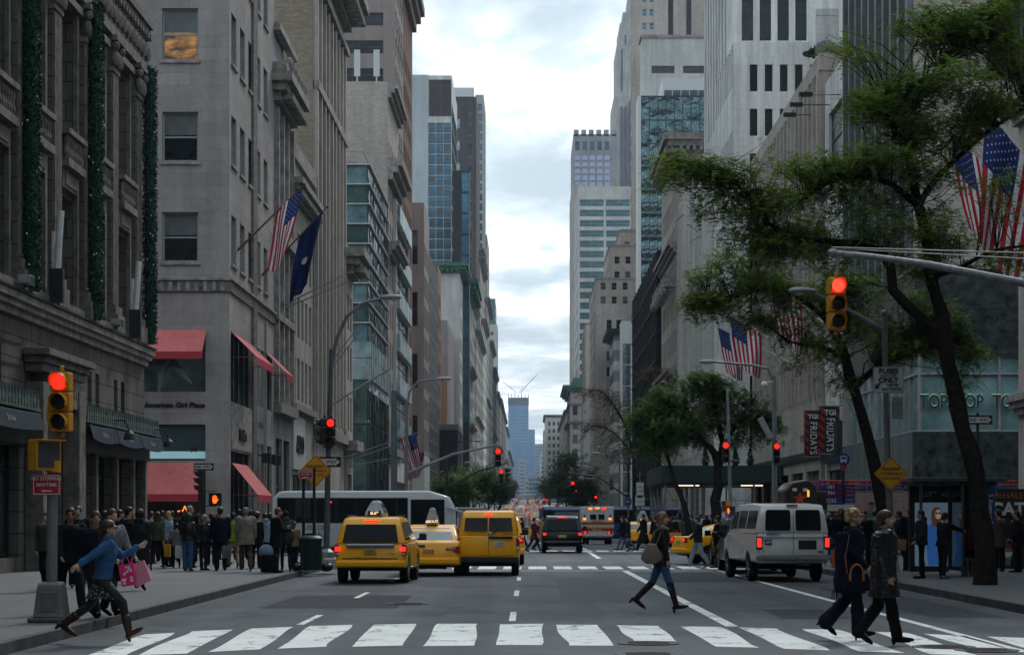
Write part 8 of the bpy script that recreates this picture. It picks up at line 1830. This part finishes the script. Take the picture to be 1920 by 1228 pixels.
 for k in range(9):
  for y in(.45, 1.7):q=MB();q.box(1.5+k*.9, 1.6+k*.9, y, y+.75, 2.7, 3.22);q.box(1.5+k*.9, 1.95+k*.9, y, y+.75, 2.7, 2.86);q.build('seat', BS, t, bevel=.03)
 m, nt, b=new_mat('landscape_print');tc=nt.nodes.new('ShaderNodeTexCoord').outputs['Object'];sp=nt.nodes.new('ShaderNodeSeparateXYZ');L(nt, tc, sp.inputs[0]);ad=N(nt, 'ShaderNodeMath', operation='MULTIPLY_ADD');L(nt, noise_n(nt,1.1,tc,6,.6), ad.inputs[0]);ad.inputs[1].default_value=2.2;L(nt, sp.outputs[2], ad.inputs[2]);L(nt, mixc(nt,1.,ramp(nt,ad.outputs[0],2.75,2.85,(.24,.16,.14),(.12,.27,.36)),ramp(nt,noise_n(nt,5,tc,5,.7),.3,.7,(.6,)*3,(1.2,)*3),'MULTIPLY'), b.inputs['Base Color']);b.inputs['Roughness'].default_value=.5
 pn=slab(t, 'picture_panel', m, 2.25, Ln-.3, -.012, .02, 1.35, 2.68, 0)
 for v, (x, s_)in enumerate(((3.35,1.),)):
  q=MB();q.ell((x,-.02,2.12), (.11,.012,.15), 12, 8, 0);q.prism([(x-.32,1.36),(x+.28,1.36),(x+.2,1.86),(x+.06,1.96),(x-.06,1.96),(x-.26,1.84)], 'y', -.024, -.013, 1);q.ell((x-.02,-.026,2.23), (.12,.012,.07), 12, 6, 2);q.prism([(x-.3,1.6),(x-.2,1.62),(x-.1,2.0),(x-.16,2.03)], 'y', -.034, -.024, 0);q.build('printed_man', [paint('print_skin',(.16,.09,.06),.6),paint('print_shirt',(.05,.09,.11),.6),BLK], pn)
 slab(t, 'lower_windows', AG_, 2.2, Ln-.3, -.012, .02, .8, 1.3, .02)
 # rounded rear with cartoonless star poster
 q=MB();q.prism([(-.2,.35),(-.2,2.75),(.1,3.08),(.75,3.2),(1.1,2.98),(1.1,.35)], 'y', -.35, 2.3);rr=q.build('rear_end', TB, t, bevel=.08, seg=3);slab(t, 'poster', paint('poster_teal',(.10,.22,.25),.5), -.1, .95, -.362, -.34, 1.55, 2.2, .0)
 q=MB();q.prism([(.42+(.3 if i%2==0 else.12)*sin(pi*i/5),2.42+(.32 if i%2==0 else.12)*cos(pi*i/5))for i in range(10)], 'y', -.374, -.355);q.build('red_star', paint('star_red',(.4,.05,.03),.5), rr)
 for s in(0, 1):slab(t, 'small_window', PLW, .12+s*.42, .3+s*.42, -.366, -.35, 2.72, 2.84, 0);q=MB();q.tube([(.1+s*.65,-.4,2.5),(.1+s*.65,-.37,2.75)], .04, 6);q.build('lamp', AMB if s else PLB, t)
 for f in(2.2, 6.9):q=MB();q.lathe([(.02,.1),(.3,.12),(.48,.1),(.5,.02),(.5,-.2)], 22, (0,0,0), 'y');q.build('wheel', TYRE, t, loc=(f,.1,.5))
 # --- yellow taxi turning into the side street
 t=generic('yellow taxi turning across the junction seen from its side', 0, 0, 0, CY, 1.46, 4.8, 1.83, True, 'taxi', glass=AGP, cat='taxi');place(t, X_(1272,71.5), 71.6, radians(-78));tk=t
 slab(t, 'door_letters', BLK, -.924, -.918, 2.0, 3.0, .8, .95, 0)
 q=MB();q.prism([(.0,0),(1.6,0),(1.3,.35),(.3,.35)], 'x', -.12, .12);o=q.build('roof_advert', paint('advert_purple',(.09,.04,.25),.4), t, loc=(0,1.6,1.46));text('FREE TV', .22, emis('advert_teal',(.1,.7,.8),.5), o, (-.13,.8,.16), (pi/2,0,-pi/2), ext=.003)
 t=generic('small yellow taxi beyond the crossing beside the blue coach', 0, 0, 0, CY, 1.48, 4.6, 1.8, False, 'taxi', glass=AGP, cat='taxi');place(t, X_(1200,112), 112, radians(-8));taxi_sign(t, 1.9, 1.48, .5, .9, .62, 'TAXI')
 generic('yellow taxi hidden just beyond the square van taxi', X_(962,70)-.55, 70, 0, CY, 1.7, name='taxi', cat='taxi')
 t=generic('dark car glimpsed beyond the square van taxi', X_(955,84)-.4, 84, 0, CGR, 1.5)
 # box truck standing down the avenue
 def truck(label, x, y, mat, h, w=2.3, Ln=6):t=thing('box_truck', label, 'truck', (x,y,gz(y)));q=MB();q.box(-w/2, w/2, 0, Ln, .8, h);q.build('box', mat, t, bevel=.04);q=MB();q.prism([(Ln+.1,.5),(Ln+1.9,.5),(Ln+1.8,1.3),(Ln+1.3,2.2),(Ln+.1,2.2)], 'x', -w/2+.1, w/2-.1);q.build('cab', PLW, t, bevel=.05);[wheel(t,s*(w/2-.2),yy,.42)for s in(-1,1)for yy in(1.2,Ln+.9)];[slab(t,'tail_light',TL_ON,s*w*.42-.08,s*w*.42+.08,-.03,.02,.85,1.05,.01)for s in(-1,1)];return t
 truck('pale box truck beyond the square van taxi', X_(920,175), 175, paint('truck_cream',(.42,.38,.3),.6), 2.6, 3.2, 5);truck('silver roofed van behind the shuttle bus nose', X_(876,120), 120, CSV, 2.35, 2.2, 5)
 # --- traffic queuing down the avenue: two light models, copied
 def small_car(mat, taxi):
  q=MB();W=1.8;zt=1.5
  q.prism([(0,.35),(0,.8),(.1,1.0),(4.5,.95),(4.7,.75),(4.7,.35)], 'x', -W/2, W/2, 0);q.prism([(.15,.99),(.75,zt),(2.6,zt),(3.5,.96)], 'x', -W*.4, W*.4, 0)
  q.quad((-W*.36,.2,1.05), (W*.36,.2,1.05), (W*.34,.66,1.42), (-W*.34,.66,1.42), 1);q.box(-W/2-.02, -W*.4, -.02, .05, .80, .90, 2);q.box(W*.4, W/2+.02, -.02, .05, .80, .90, 2);q.box(-.2, .2, -.015, .01, .7, .84, 4)
  for s in(-1, 1):
   q.quad((s*W*.405,1.1,1.05), (s*W*.405,3.0,1.05), (s*W*.402,2.4,1.42), (s*W*.402,1.0,1.42), 1)
   for y in(.9, 3.7):q.lathe([(.02,s*.1),(.33,s*.1),(.33,-s*.1)], 14, (s*(W/2-.08),y,.33), 'x', 3)
  if taxi:q.box(-.2, .2, 1.3, 2.1, zt, zt+.3, 4)
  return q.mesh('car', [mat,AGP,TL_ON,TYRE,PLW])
 kinds=[(small_car(CY,True),'taxi','yellow taxi queuing in the far traffic','taxi'), (small_car(CWH,False),'car','white car queuing in the far traffic','car'), (small_car(CBK,False),'car','black car queuing in the far traffic','car'), (small_car(CSV,False),'car','silver car queuing in the far traffic','car'), (small_car(CRD,False),'car','red car queuing in the far traffic','car'), (small_car(CY,False),'taxi','plain yellow cab without roof sign in the far traffic','taxi')]
 rnd=random.Random(77);seq=[0, 3, 1, 2, 0, 5, 3, 1, 2, 0, 1, 2, 4, 5]
 lanes=(-5.2, -2.0, 1.1, 4.2, 7.2)
 i=0;y=195
 while y<760:
  for l in lanes:
   if(y<240 and l>0)or rnd.random()<.22 or(280<y<315 and l>.5 and l<5):i+=1;continue
   me, nm, lab, cat=kinds[seq[(i*5+int(y))%len(seq)]];yy=y+rnd.uniform(-1.5, 1.5)
   if 164<yy%80<170:continue
   o=link(nm, me, None, (l+rnd.uniform(-.3,.3),yy,gz(yy)));s=rnd.uniform(.95, 1.12);o.scale=(1, 1, s);tag(o, lab, cat, lab.replace('queuing','standing').replace('car ','cars ').replace('cab ','cabs ').replace('taxi ','taxis '));i+=1
  y+=12+(y-190)*.03
vehicles()
# ------------------------------------------------------------------ trees
BARK=paint('dark_bark', (.022,.018,.015), .9, 0, .3, 7, bmp=.9)
def leafmat(name, c1, c2, c3, sc=.9):
 m, nt, b=new_mat(name);tc=nt.nodes.new('ShaderNodeTexCoord').outputs['Object']
 a=ramp(nt, noise_n(nt,sc,tc,3,.6), .38, .64, c1, c2);f=ramp(nt, noise_n(nt,sc*6,tc,2,.5), .60, .72, (0,0,0), (1,1,1))
 L(nt, mixc(nt,f,a,c3), b.inputs['Base Color']);b.inputs['Roughness'].default_value=.6;b.inputs['Specular IOR Level'].default_value=.1
 tr=nt.nodes.new('ShaderNodeBsdfTranslucent');L(nt, mixc(nt,f,a,c3), tr.inputs[0]);mx=nt.nodes.new('ShaderNodeMixShader');mx.inputs[0].default_value=.42
 out=[n for n in nt.nodes if n.type=='OUTPUT_MATERIAL'][0];L(nt, b.outputs[0], mx.inputs[1]);L(nt, tr.outputs[0], mx.inputs[2]);L(nt, mx.outputs[0], out.inputs[0]);return m
LEAF=leafmat('locust_leaf', (.075,.15,.03), (.19,.27,.045), (.44,.34,.05));LEAF2=leafmat('green_leaf', (.045,.10,.024), (.10,.17,.035), (.19,.18,.04));LEAF3=leafmat('autumn_leaf', (.10,.08,.035), (.16,.10,.05), (.2,.09,.05));LEAFD=leafmat('dark_leaf', (.02,.045,.02), (.05,.085,.03), (.09,.10,.03))
def tree(name, label, limbs, blobs, leaf, n_leaf, lsize, seed=0, base=None, frond=True, twigs=420, group=None):
 """limbs: list of (points, radii) in world space; blobs: crown masses (centre, radii); leafy sprays hang along twigs between limbs and blobs"""
 rnd=random.Random(seed);base=base or limbs[0][0][0];B=Vector(base);t=thing(name, label, 'tree', tuple(B));q=MB();nodes=[]
 for pts, rd in limbs:
  P=[Vector(p)-B for p in pts];out=[];ro=[]
  for i in range(len(P)-1):
   n=max(2, int((P[i+1]-P[i]).length/.5))
   for k in range(n):
    u=k/n;a=P[max(i-1,0)];b_=P[i];c=P[i+1];d=P[min(i+2,len(P)-1)]
    p=.5*((2*b_)+(c-a)*u+(2*a-5*b_+4*c-d)*u*u+(3*b_-a-3*c+d)*u**3)
    j=.03+.25*(rd[i]+(rd[i+1]-rd[i])*u);p=p+Vector((rnd.gauss(0,j),rnd.gauss(0,j),rnd.gauss(0,j*.4)))*.5;out.append(p);ro.append(rd[i]+(rd[i+1]-rd[i])*u)
  out.append(P[-1]);ro.append(rd[-1]);ro=[r_*(.84+.22*noise.noise(p_*1.7))for r_, p_ in zip(ro,out)];q.tube(out, ro, 12 if rd[0]>.1 else 6);nodes+=[(p,r)for p, r in zip(out,ro)if r<.16]
 q.build('trunk', BARK, t, smooth=True)
 tw=MB();lf=MB();sprays=[]
 tot=sum(r[0]*r[1]*r[2]for _, r in blobs)
 for c, r in blobs:
  C_=Vector(c)-B;k=max(3, int(twigs*r[0]*r[1]*r[2]/tot))
  near=sorted(nodes, key=lambda n_:(n_[0]-C_).length)[:14]
  for _ in range(k):
   while True:
    v=Vector((rnd.uniform(-1,1),rnd.uniform(-1,1),rnd.uniform(-1,1)))
    if.1<v.length<1:break
   e=C_+Vector((v.x*r[0],v.y*r[1],v.z*r[2]));s, sr=min(rnd.sample(near,min(5,len(near))), key=lambda n_:(n_[0]-e).length)
   m=s.lerp(e, .5)+Vector((rnd.gauss(0,.15),rnd.gauss(0,.15),.12*(e-s).length))*1.;rr=min(sr*.4, .006+.0045*(e-s).length)
   m1=s.lerp(m, .5)+Vector((rnd.gauss(0,.08),rnd.gauss(0,.08),rnd.gauss(0,.08)));m2=m.lerp(e, .5)+Vector((rnd.gauss(0,.1),rnd.gauss(0,.1),rnd.gauss(0,.1)))
   tw.tube([s,m1,m,m2,e], [rr,rr*.8,rr*.6,rr*.4,.003], 4, cap=False)
   for p0, p1 in((m1,m), (m,m2), (m2,e)):sprays.append((p0,p1))
 tw.build('branches', BARK, t, fixn=False)if tw.v else None
 per=max(1, n_leaf//max(1,len(sprays)))
 for p0, p1 in sprays:
  dens=rnd.choice((0,0,.4,1,1.8,2.4));i=0
  while i<per*dens:
   a=p0.lerp(p1, rnd.random())+Vector((rnd.gauss(0,1),rnd.gauss(0,1),rnd.gauss(0,.7)))*.09*(lsize/.1)
   d=Vector((rnd.gauss(0,1),rnd.gauss(0,1),rnd.gauss(-.12,.32))).normalized();s=d.cross(Vector((0,0,1))).normalized()if abs(d.z)<.98 else Vector((1,0,0))
   if frond:
    for k in range(4):
     c=a+d*lsize*(k*.62)+Vector((0,0,-.03*k*k*lsize));w=lsize*(.5-.07*k)
     for sg in(-1, 1):
      u=(s*sg+d*.45).normalized()*w;v=d*lsize*.3;lf.add([c,c+u*.5+v,c+u,c+u*.5-v], [(0,1,2,3)])
    i+=8
   else:
    u=d*lsize;v=s*lsize*.55+Vector((rnd.gauss(0,.2),rnd.gauss(0,.2),rnd.gauss(0,.2)))*lsize;lf.add([a-u*.5,a+v*.5,a+u*.5,a-v*.5], [(0,1,2,3)]);i+=1
 lf.build('crown', leaf, t, fixn=False)if lf.v else None
 return t
def trees():
 def pp(Y, *a):return[(X_(x,Y+dy),Y+dy,Z_(y,Y+dy))for x, y, dy in a]
 # nearest tree at the bus shelter
 Y=46.
 L1=[(pp(Y,(1848,1102,0),(1838,1000,0),(1822,850,0),(1797,760,0),(1772,640,0),(1745,520,.3)),[.36,.27,.25,.24,.22,.19]), (pp(Y,(1775,660,0),(1730,600,-.3),(1680,540,-.6),(1655,470,-.6),(1560,455,-.8),(1500,450,-1),(1450,440,-1.3)),[.17,.15,.13,.12,.10,.08,.05]), (pp(Y,(1745,520,.3),(1740,450,.3),(1722,385,.5),(1708,320,.6),(1688,260,.7),(1672,235,.8),(1660,180,1)),[.18,.15,.14,.12,.10,.08,.04]), (pp(Y,(1722,385,.5),(1670,345,.3),(1620,330,0),(1560,340,-.3),(1510,372,-.6)),[.11,.09,.08,.06,.03]), (pp(Y,(1722,385,.5),(1760,330,1),(1810,285,1.3),(1860,240,1.6),(1925,200,2)),[.10,.08,.07,.06,.04]), (pp(Y,(1708,320,.6),(1700,250,1.4),(1730,170,1.8),(1790,90,2.2),(1850,20,2.6)),[.09,.08,.06,.05,.03]), (pp(Y,(1500,450,-1),(1440,420,-1.2),(1400,360,-1.2),(1340,320,-1.2),(1270,300,-1.2)),[.07,.06,.05,.035,.02]), (pp(Y,(1745,520,0),(1800,500,-1),(1870,470,-2),(1930,460,-2)),[.09,.07,.05,.03])]
 def bl(Y, l):return[((X_(x,Y+dy),Y+dy,Z_(y,Y+dy)),(rx*1.12*Y/F,1.0+rx*.5*Y/F,rz*.62*Y/F))for x, y, rx, rz, dy in l]
 B1=bl(Y, [(1270,325,62,30,-1.5),(1355,330,60,45,-1),(1440,375,65,50,-1),(1395,450,55,40,-1),(1500,430,55,35,-.5),(1560,320,70,45,0),(1640,290,60,50,0),(1620,200,60,50,.5),(1700,170,60,50,1),(1590,390,60,40,0),(1760,250,70,60,1),(1740,330,60,40,.5),(1840,190,70,60,1.5),(1900,110,55,60,2),(1830,60,70,60,2),(1740,40,80,45,2),(1890,20,50,40,2),(1780,440,60,40,0),(1660,430,60,45,0),(1560,60+20,40,20,1),(1700,500,50,30,0),(1900,500,40,30,-1),(1480,480,60,35,-1),(1560,500,45,30,0),(1240,350,34,18,-1.2),(1330,400,50,26,-1.2),(1450,300,50,26,-.6),(1420,520,50,26,-1),(1860,330,40,26,-1.5),(1800,150,60,40,.5)])
 tree('locust_tree', 'big feathery green locust tree leaning over the bus shelter and mast arm', L1, B1, LEAF, 128000, .14, 3, twigs=1300)
 # second trunk behind the lamp post
 Y=56.
 L2=[(pp(Y,(1672,1070,0),(1658,960,0),(1632,830,0),(1605,740,0),(1580,670,0),(1560,615,0),(1540,540,.3)),[.28,.22,.2,.18,.17,.15,.1]), (pp(Y,(1600,730,0),(1640,690,.5),(1700,665,.8),(1760,640,1),(1830,650,1)),[.13,.11,.08,.06,.03]), (pp(Y,(1560,615,0),(1500,560,-.4),(1440,540,-.8),(1370,560,-1),(1300,570,-1)),[.1,.08,.06,.04,.02]), (pp(Y,(1580,670,0),(1540,650,-.5),(1480,640,-1),(1430,600,-1)),[.08,.06,.04,.02])]
 B2=bl(Y, [(1340,570,65,35,-1),(1420,530,60,40,-1),(1500,560,60,40,-.5),(1540,650,55,35,0),(1480,700,30,18,0),(1620,600,60,50,.5),(1690,650,60,50,.5),(1760,610,60,60,1),(1820,670,35,45,1),(1800,740,30,30,1),(1640,540,60,35,.5),(1330,610,45,20,-1),(1720,560,55,35,.5),(1590,520,40,30,0),(1380,480,50,30,-1),(1300,520,40,26,-1),(1460,610,50,26,-.5),(1400,600,45,24,-1),(1560,720,36,26,0)])
 tree('locust_tree', 'locust tree with thin dark trunk crossing behind the diamond sign', L2, B2, LEAF, 84000, .14, 5, twigs=820)
 # greener tree across the junction
 Y=98.
 L3=[(pp(Y,(1340,1034,0),(1343,960,0),(1346,870,0),(1330,840,0),(1300,818,0),(1250,815,0)),[.32,.3,.26,.18,.14,.06]), (pp(Y,(1346,870,0),(1352,830,.5),(1345,780,.5),(1330,740,.5),(1320,710,.5)),[.2,.16,.12,.08,.04]), (pp(Y,(1348,850,0),(1380,800,.5),(1410,780,.5),(1440,790,.5)),[.12,.1,.07,.03]), (pp(Y,(1345,860,0),(1300,800,-1),(1260,770,-1),(1220,770,-1)),[.12,.1,.07,.03])]
 B3=bl(Y, [(1180,815,40,26,-1),(1220,785,45,32,-1),(1260,745,50,35,0),(1320,720,55,30,0),(1380,740,50,35,0),(1425,790,40,40,0),(1340,780,60,30,0),(1260,830,60,25,0),(1200,850,30,20,0),(1400,830,40,20,0),(1460,810,25,25,0),(1300,800,50,30,0)])
 tree('street_tree', 'bright green spreading tree growing before the pavement shed', L3, B3, LEAF2, 74000, .22, 7, twigs=600)
 Y=96.;tree('street_tree', 'slim leaning tree trunk crossing before the scaffold legs', [(pp(Y,(1292,1030,0),(1288,965,0),(1268,905,0),(1252,860,0),(1240,820,0)),[.2,.17,.13,.11,.06])], bl(Y,[(1225,835,40,20,0),(1255,800,35,25,0)]), LEAF2, 7000, .24, 9, twigs=80)
 Y=160.;tree('bare_tree', 'nearly leafless thin tree before the striped grey building', [(pp(Y,(1188,1005,0),(1190,900,0),(1180,820,0),(1150,760,0),(1120,730,0),(1095,740,0)),[.2,.16,.12,.09,.05,.02]),(pp(Y,(1184,850,0),(1150,810,0),(1110,800,0),(1085,830,0)),[.1,.07,.04,.02]),(pp(Y,(1180,800,0),(1205,730,0),(1230,690,0)),[.08,.05,.02])], bl(Y,[(1120,745,45,30,0),(1110,800,40,30,0),(1160,770,40,40,0),(1220,700,40,25,0),(1150,860,40,25,0)]), LEAF3, 2600, .2, 11, frond=False, twigs=380)
 # row before the netted scaffold
 for i, (px, Y, r, top)in enumerate(((850,190,2.6,8.2),(885,212,3.4,9.6),(915,236,3.3,9.4),(935,285,3.2,9.2))):
  x=(X_(px,Y));g=gz(Y)+.15
  tree('street_tree', ['low green street tree nearest the netted scaffold','round green street tree behind the black signal arm','third green street tree along the shop side kerb','far green street tree beside the queuing taxis'][i], [([(x,Y,g),(x+.1,Y,g+2.6),(x,Y,g+4.5)],[.17,.13,.06]),([(x,Y,g+2.6),(x+1.2,Y+.6,g+4.6)],[.09,.04]),([(x,Y,g+2.4),(x-1.2,Y-.5,g+4.4)],[.09,.04])], [((x,Y,g+top-3.4),(r,r,1.9)),((x-r*.5,Y-.5,g+top-4.4),(r*.6,r*.7,1.4)),((x+r*.5,Y+.4,g+top-4.0),(r*.6,r*.7,1.5)),((x,Y,g+top-5.4),(r*.8,r*.8,1.0))], LEAF2 if i<2 else LEAFD, 9000, .26, 20+i, frond=False, twigs=200)
 for i, (px, Y, r, top)in enumerate(((1078,330,5.0,13.6),(1062,372,4.4,13),(1046,440,4.4,11.5),(1085,285,3.6,8.8),(1030,520,4,10.5))):
  x=X_(px, Y);g=gz(Y)+.15
  tree('street_tree', ['tallest dark tree of the distant clump beside the beige slab','dark rounded tree in the middle of the distant clump','dark tree at the avenue side of the distant clump','low dark tree before the distant clump','farthest dark tree beside the city bus'][i], [([(x,Y,g),(x,Y,g+4),(x,Y,g+top-3)],[.26,.2,.08]),([(x,Y,g+4),(x+2,Y,g+7)],[.12,.04]),([(x,Y,g+4),(x-2,Y,g+7)],[.12,.04])], [((x,Y,g+top-4.5),(r,r,3.6)),((x-r*.5,Y,g+top*.45),(r*.7,r*.7,2.4)),((x+r*.5,Y,g+top*.5),(r*.7,r*.7,2.4)),((x,Y,g+top*.36),(r*.9,r*.8,1.8))], LEAFD, 9000, .36, 40+i, frond=False, twigs=220)
 for i in range(10):
  Y=470+i*62;x=-7.6 if i%2 else-8.2;g=gz(Y)+.15
  tree('street_tree', 'small dark tree in the row receding along the shop side kerb', [([(x,Y,g),(x,Y,g+3),(x,Y,g+6)],[.2,.15,.06])], [((x,Y,g+5.4),(3.0,3.2,2.4)),((x,Y,g+7),(2,2.2,1.6))], LEAFD, 1800, .55, 60+i, frond=False, twigs=40)['group']='far kerb trees on the shop side'
  # clipped bush on the roof terrace
 q=MB();rnd=random.Random(2)
 for i in range(900):
  a=rnd.uniform(0, 2*pi);r=sqrt(rnd.random());h=rnd.random();c=Vector((1.4*r*cos(a),1.0*r*sin(a),.2+1.0*h*(1.1-r)));u=Vector((rnd.gauss(0,1),rnd.gauss(0,1),rnd.gauss(0,1))).normalized()*.12;v=u.orthogonal().normalized()*.08;q.add([c-u,c+v,c+u,c-v], [(0,1,2,3)])
 tag(q.build('terrace_shrub',LEAFD,None,fixn=False,loc=(X_(1550,121),121,29.5)), 'small dark shrub on the limestone block roof terrace', 'shrub')
 q=MB();Y=120.;x0=X_(1530, Y);x1=X_(1572, Y)
 for k in range(22):x=x0+(x1-x0)*k/21;q.tube([(x-x0,0,0),(x-x0,0,2.8)], .02, 5)
 q.tube([(0,0,.1),(x1-x0,0,.1)], .03, 5);q.tube([(0,0,2.4),(x1-x0,0,2.4)], .03, 5);tag(q.build('roof_fence',FRML,None,loc=(x0,Y,29.45)), 'tall grey railing on the limestone block roof terrace', 'fence')
trees()
# ------------------------------------------------------------------ sky, sun, air, camera
def world():
 w=bpy.data.worlds.new('World');SC.world=w;w.use_nodes=True;nt=w.node_tree;nt.nodes.clear()
 out=nt.nodes.new('ShaderNodeOutputWorld');bg=nt.nodes.new('ShaderNodeBackground')
 sky=nt.nodes.new('ShaderNodeTexSky');sky.sky_type='NISHITA';sky.sun_disc=False;sky.sun_elevation=radians(SUN_EL);sky.sun_rotation=radians(SUN_ROT);sky.air_density=1.4;sky.dust_density=2.5
 tc=nt.nodes.new('ShaderNodeTexCoord');sp=nt.nodes.new('ShaderNodeSeparateXYZ');L(nt, tc.outputs['Generated'], sp.inputs[0])
 # cloud deck: the direction is carried out to a flat layer overhead
 mx=N(nt, 'ShaderNodeMath', operation='MAXIMUM');L(nt, sp.outputs[2], mx.inputs[0]);mx.inputs[1].default_value=0.0
 ad=N(nt, 'ShaderNodeMath', operation='ADD');L(nt, mx.outputs[0], ad.inputs[0]);ad.inputs[1].default_value=.055
 dv=nt.nodes.new('ShaderNodeCombineXYZ')
 for i in(0, 1):d=N(nt, 'ShaderNodeMath', operation='DIVIDE');L(nt, sp.outputs[i], d.inputs[0]);L(nt, ad.outputs[0], d.inputs[1]);L(nt, d.outputs[0], dv.inputs[i])
 def nz(scale, det, r, off, dist=0):
  mp=nt.nodes.new('ShaderNodeMapping');mp.inputs['Location'].default_value=off;mp.inputs['Scale'].default_value=(1., .55, 1);L(nt, dv.outputs[0], mp.inputs[0]);n=nt.nodes.new('ShaderNodeTexNoise');n.inputs['Scale'].default_value=scale;n.inputs['Detail'].default_value=det;n.inputs['Roughness'].default_value=r;n.inputs['Distortion'].default_value=dist;L(nt, mp.outputs[0], n.inputs['Vector']);return n.outputs['Fac']
 a=nz(2.3, 8, .56, (3.1,1.7,0), .3)
 r=nt.nodes.new('ShaderNodeValToRGB');L(nt, a, r.inputs[0]);cr=r.color_ramp
 pts=((.34,(1.10,1.20,1.24)), (.44,(.83,.90,.95)), (.50,(.52,.61,.68)), (.58,(.34,.42,.49)))
 for i, (p, c)in enumerate(pts):
  e=cr.elements[i]if i<2 else cr.elements.new(p);e.position=p;e.color=rgb(c)
 b=nz(4.5, 6, .6, (0,5,2));k=mixc(nt, 1., r.outputs[0], ramp(nt,b,.3,.7,(1.06,)*3,(.88,)*3), 'MULTIPLY')
 sc=nt.nodes.new('ShaderNodeVectorMath');sc.operation='SCALE';L(nt, k, sc.inputs[0]);sc.inputs['Scale'].default_value=SKYK/SKYS
 m=nt.nodes.new('ShaderNodeMix');m.data_type='RGBA';m.inputs[0].default_value=.9;L(nt, sky.outputs[0], m.inputs[6]);L(nt, sc.outputs[0], m.inputs[7])
 L(nt, m.outputs[2], bg.inputs[0]);bg.inputs[1].default_value=SKYS;L(nt, bg.outputs[0], out.inputs[0])
 try:w.cycles.sampling_method='MANUAL';w.cycles.sample_map_resolution=512
 except Exception:pass
 s=bpy.data.lights.new('sun', 'SUN');s.energy=SUN_E;s.angle=radians(12);s.color=(1., .99, .98);so=bpy.data.objects.new('sun', s);COL.objects.link(so)
 d=Vector((sin(radians(SUN_ROT))*cos(radians(SUN_EL)),cos(radians(SUN_ROT))*cos(radians(SUN_EL)),sin(radians(SUN_EL))));so.rotation_euler=d.to_track_quat('Z', 'Y').to_euler();so.location=d*50+Vector((0,0,60))
SUN_EL, SUN_ROT, SUN_E, SKYS, SKYK=42, 20, 1.1, .1, .86
world()
def air():
 q=MB();q.box(-3700, 3700, -600, 3900, -4, 480);o=q.build('haze', [], None);o['kind']='stuff'
 m=bpy.data.materials.new('haze_air');m.use_nodes=True;nt=m.node_tree;nt.nodes.clear();out=nt.nodes.new('ShaderNodeOutputMaterial');v=nt.nodes.new('ShaderNodeVolumePrincipled')
 v.inputs['Color'].default_value=(.62, .80, 1., 1);v.inputs['Density'].default_value=HAZE;v.inputs['Anisotropy'].default_value=.2;L(nt, v.outputs[0], out.inputs['Volume']);o.data.materials.append(m)
HAZE=.00010
air()
cam=bpy.data.cameras.new('camera');co=bpy.data.objects.new('camera', cam);COL.objects.link(co);SC.camera=co
co.location=(0, 0, CH);co.rotation_euler=(pi/2, 0, 0);cam.sensor_width=36;cam.lens=F/1920*36
cam.shift_x=(960-VX)/1920;cam.shift_y=(VY-614)/1920;cam.clip_end=9000;cam.clip_start=.5
SC.view_settings.view_transform='Standard';SC.view_settings.look='None';SC.view_settings.exposure=1.0;SC.view_settings.gamma=1
SC.render.engine='CYCLES';c=SC.cycles;c.use_denoising=True;c.max_bounces=5;c.diffuse_bounces=4;c.glossy_bounces=3;c.transmission_bounces=2;c.volume_bounces=0;c.caustics_reflective=False;c.caustics_refractive=False;c.sample_clamp_indirect=4
SC.render.threads_mode='AUTO'
# lettering becomes plain mesh
def solid_letters():
 dg=bpy.context.evaluated_depsgraph_get()
 for o in TEXTS:
  me=bpy.data.meshes.new_from_object(o.evaluated_get(dg), depsgraph=dg);n=link(o.name.split('.')[0], me, o.parent);n.matrix_local=o.matrix_local.copy();bpy.data.objects.remove(o)
solid_letters()
bpy.data.scenes.remove(TMP)
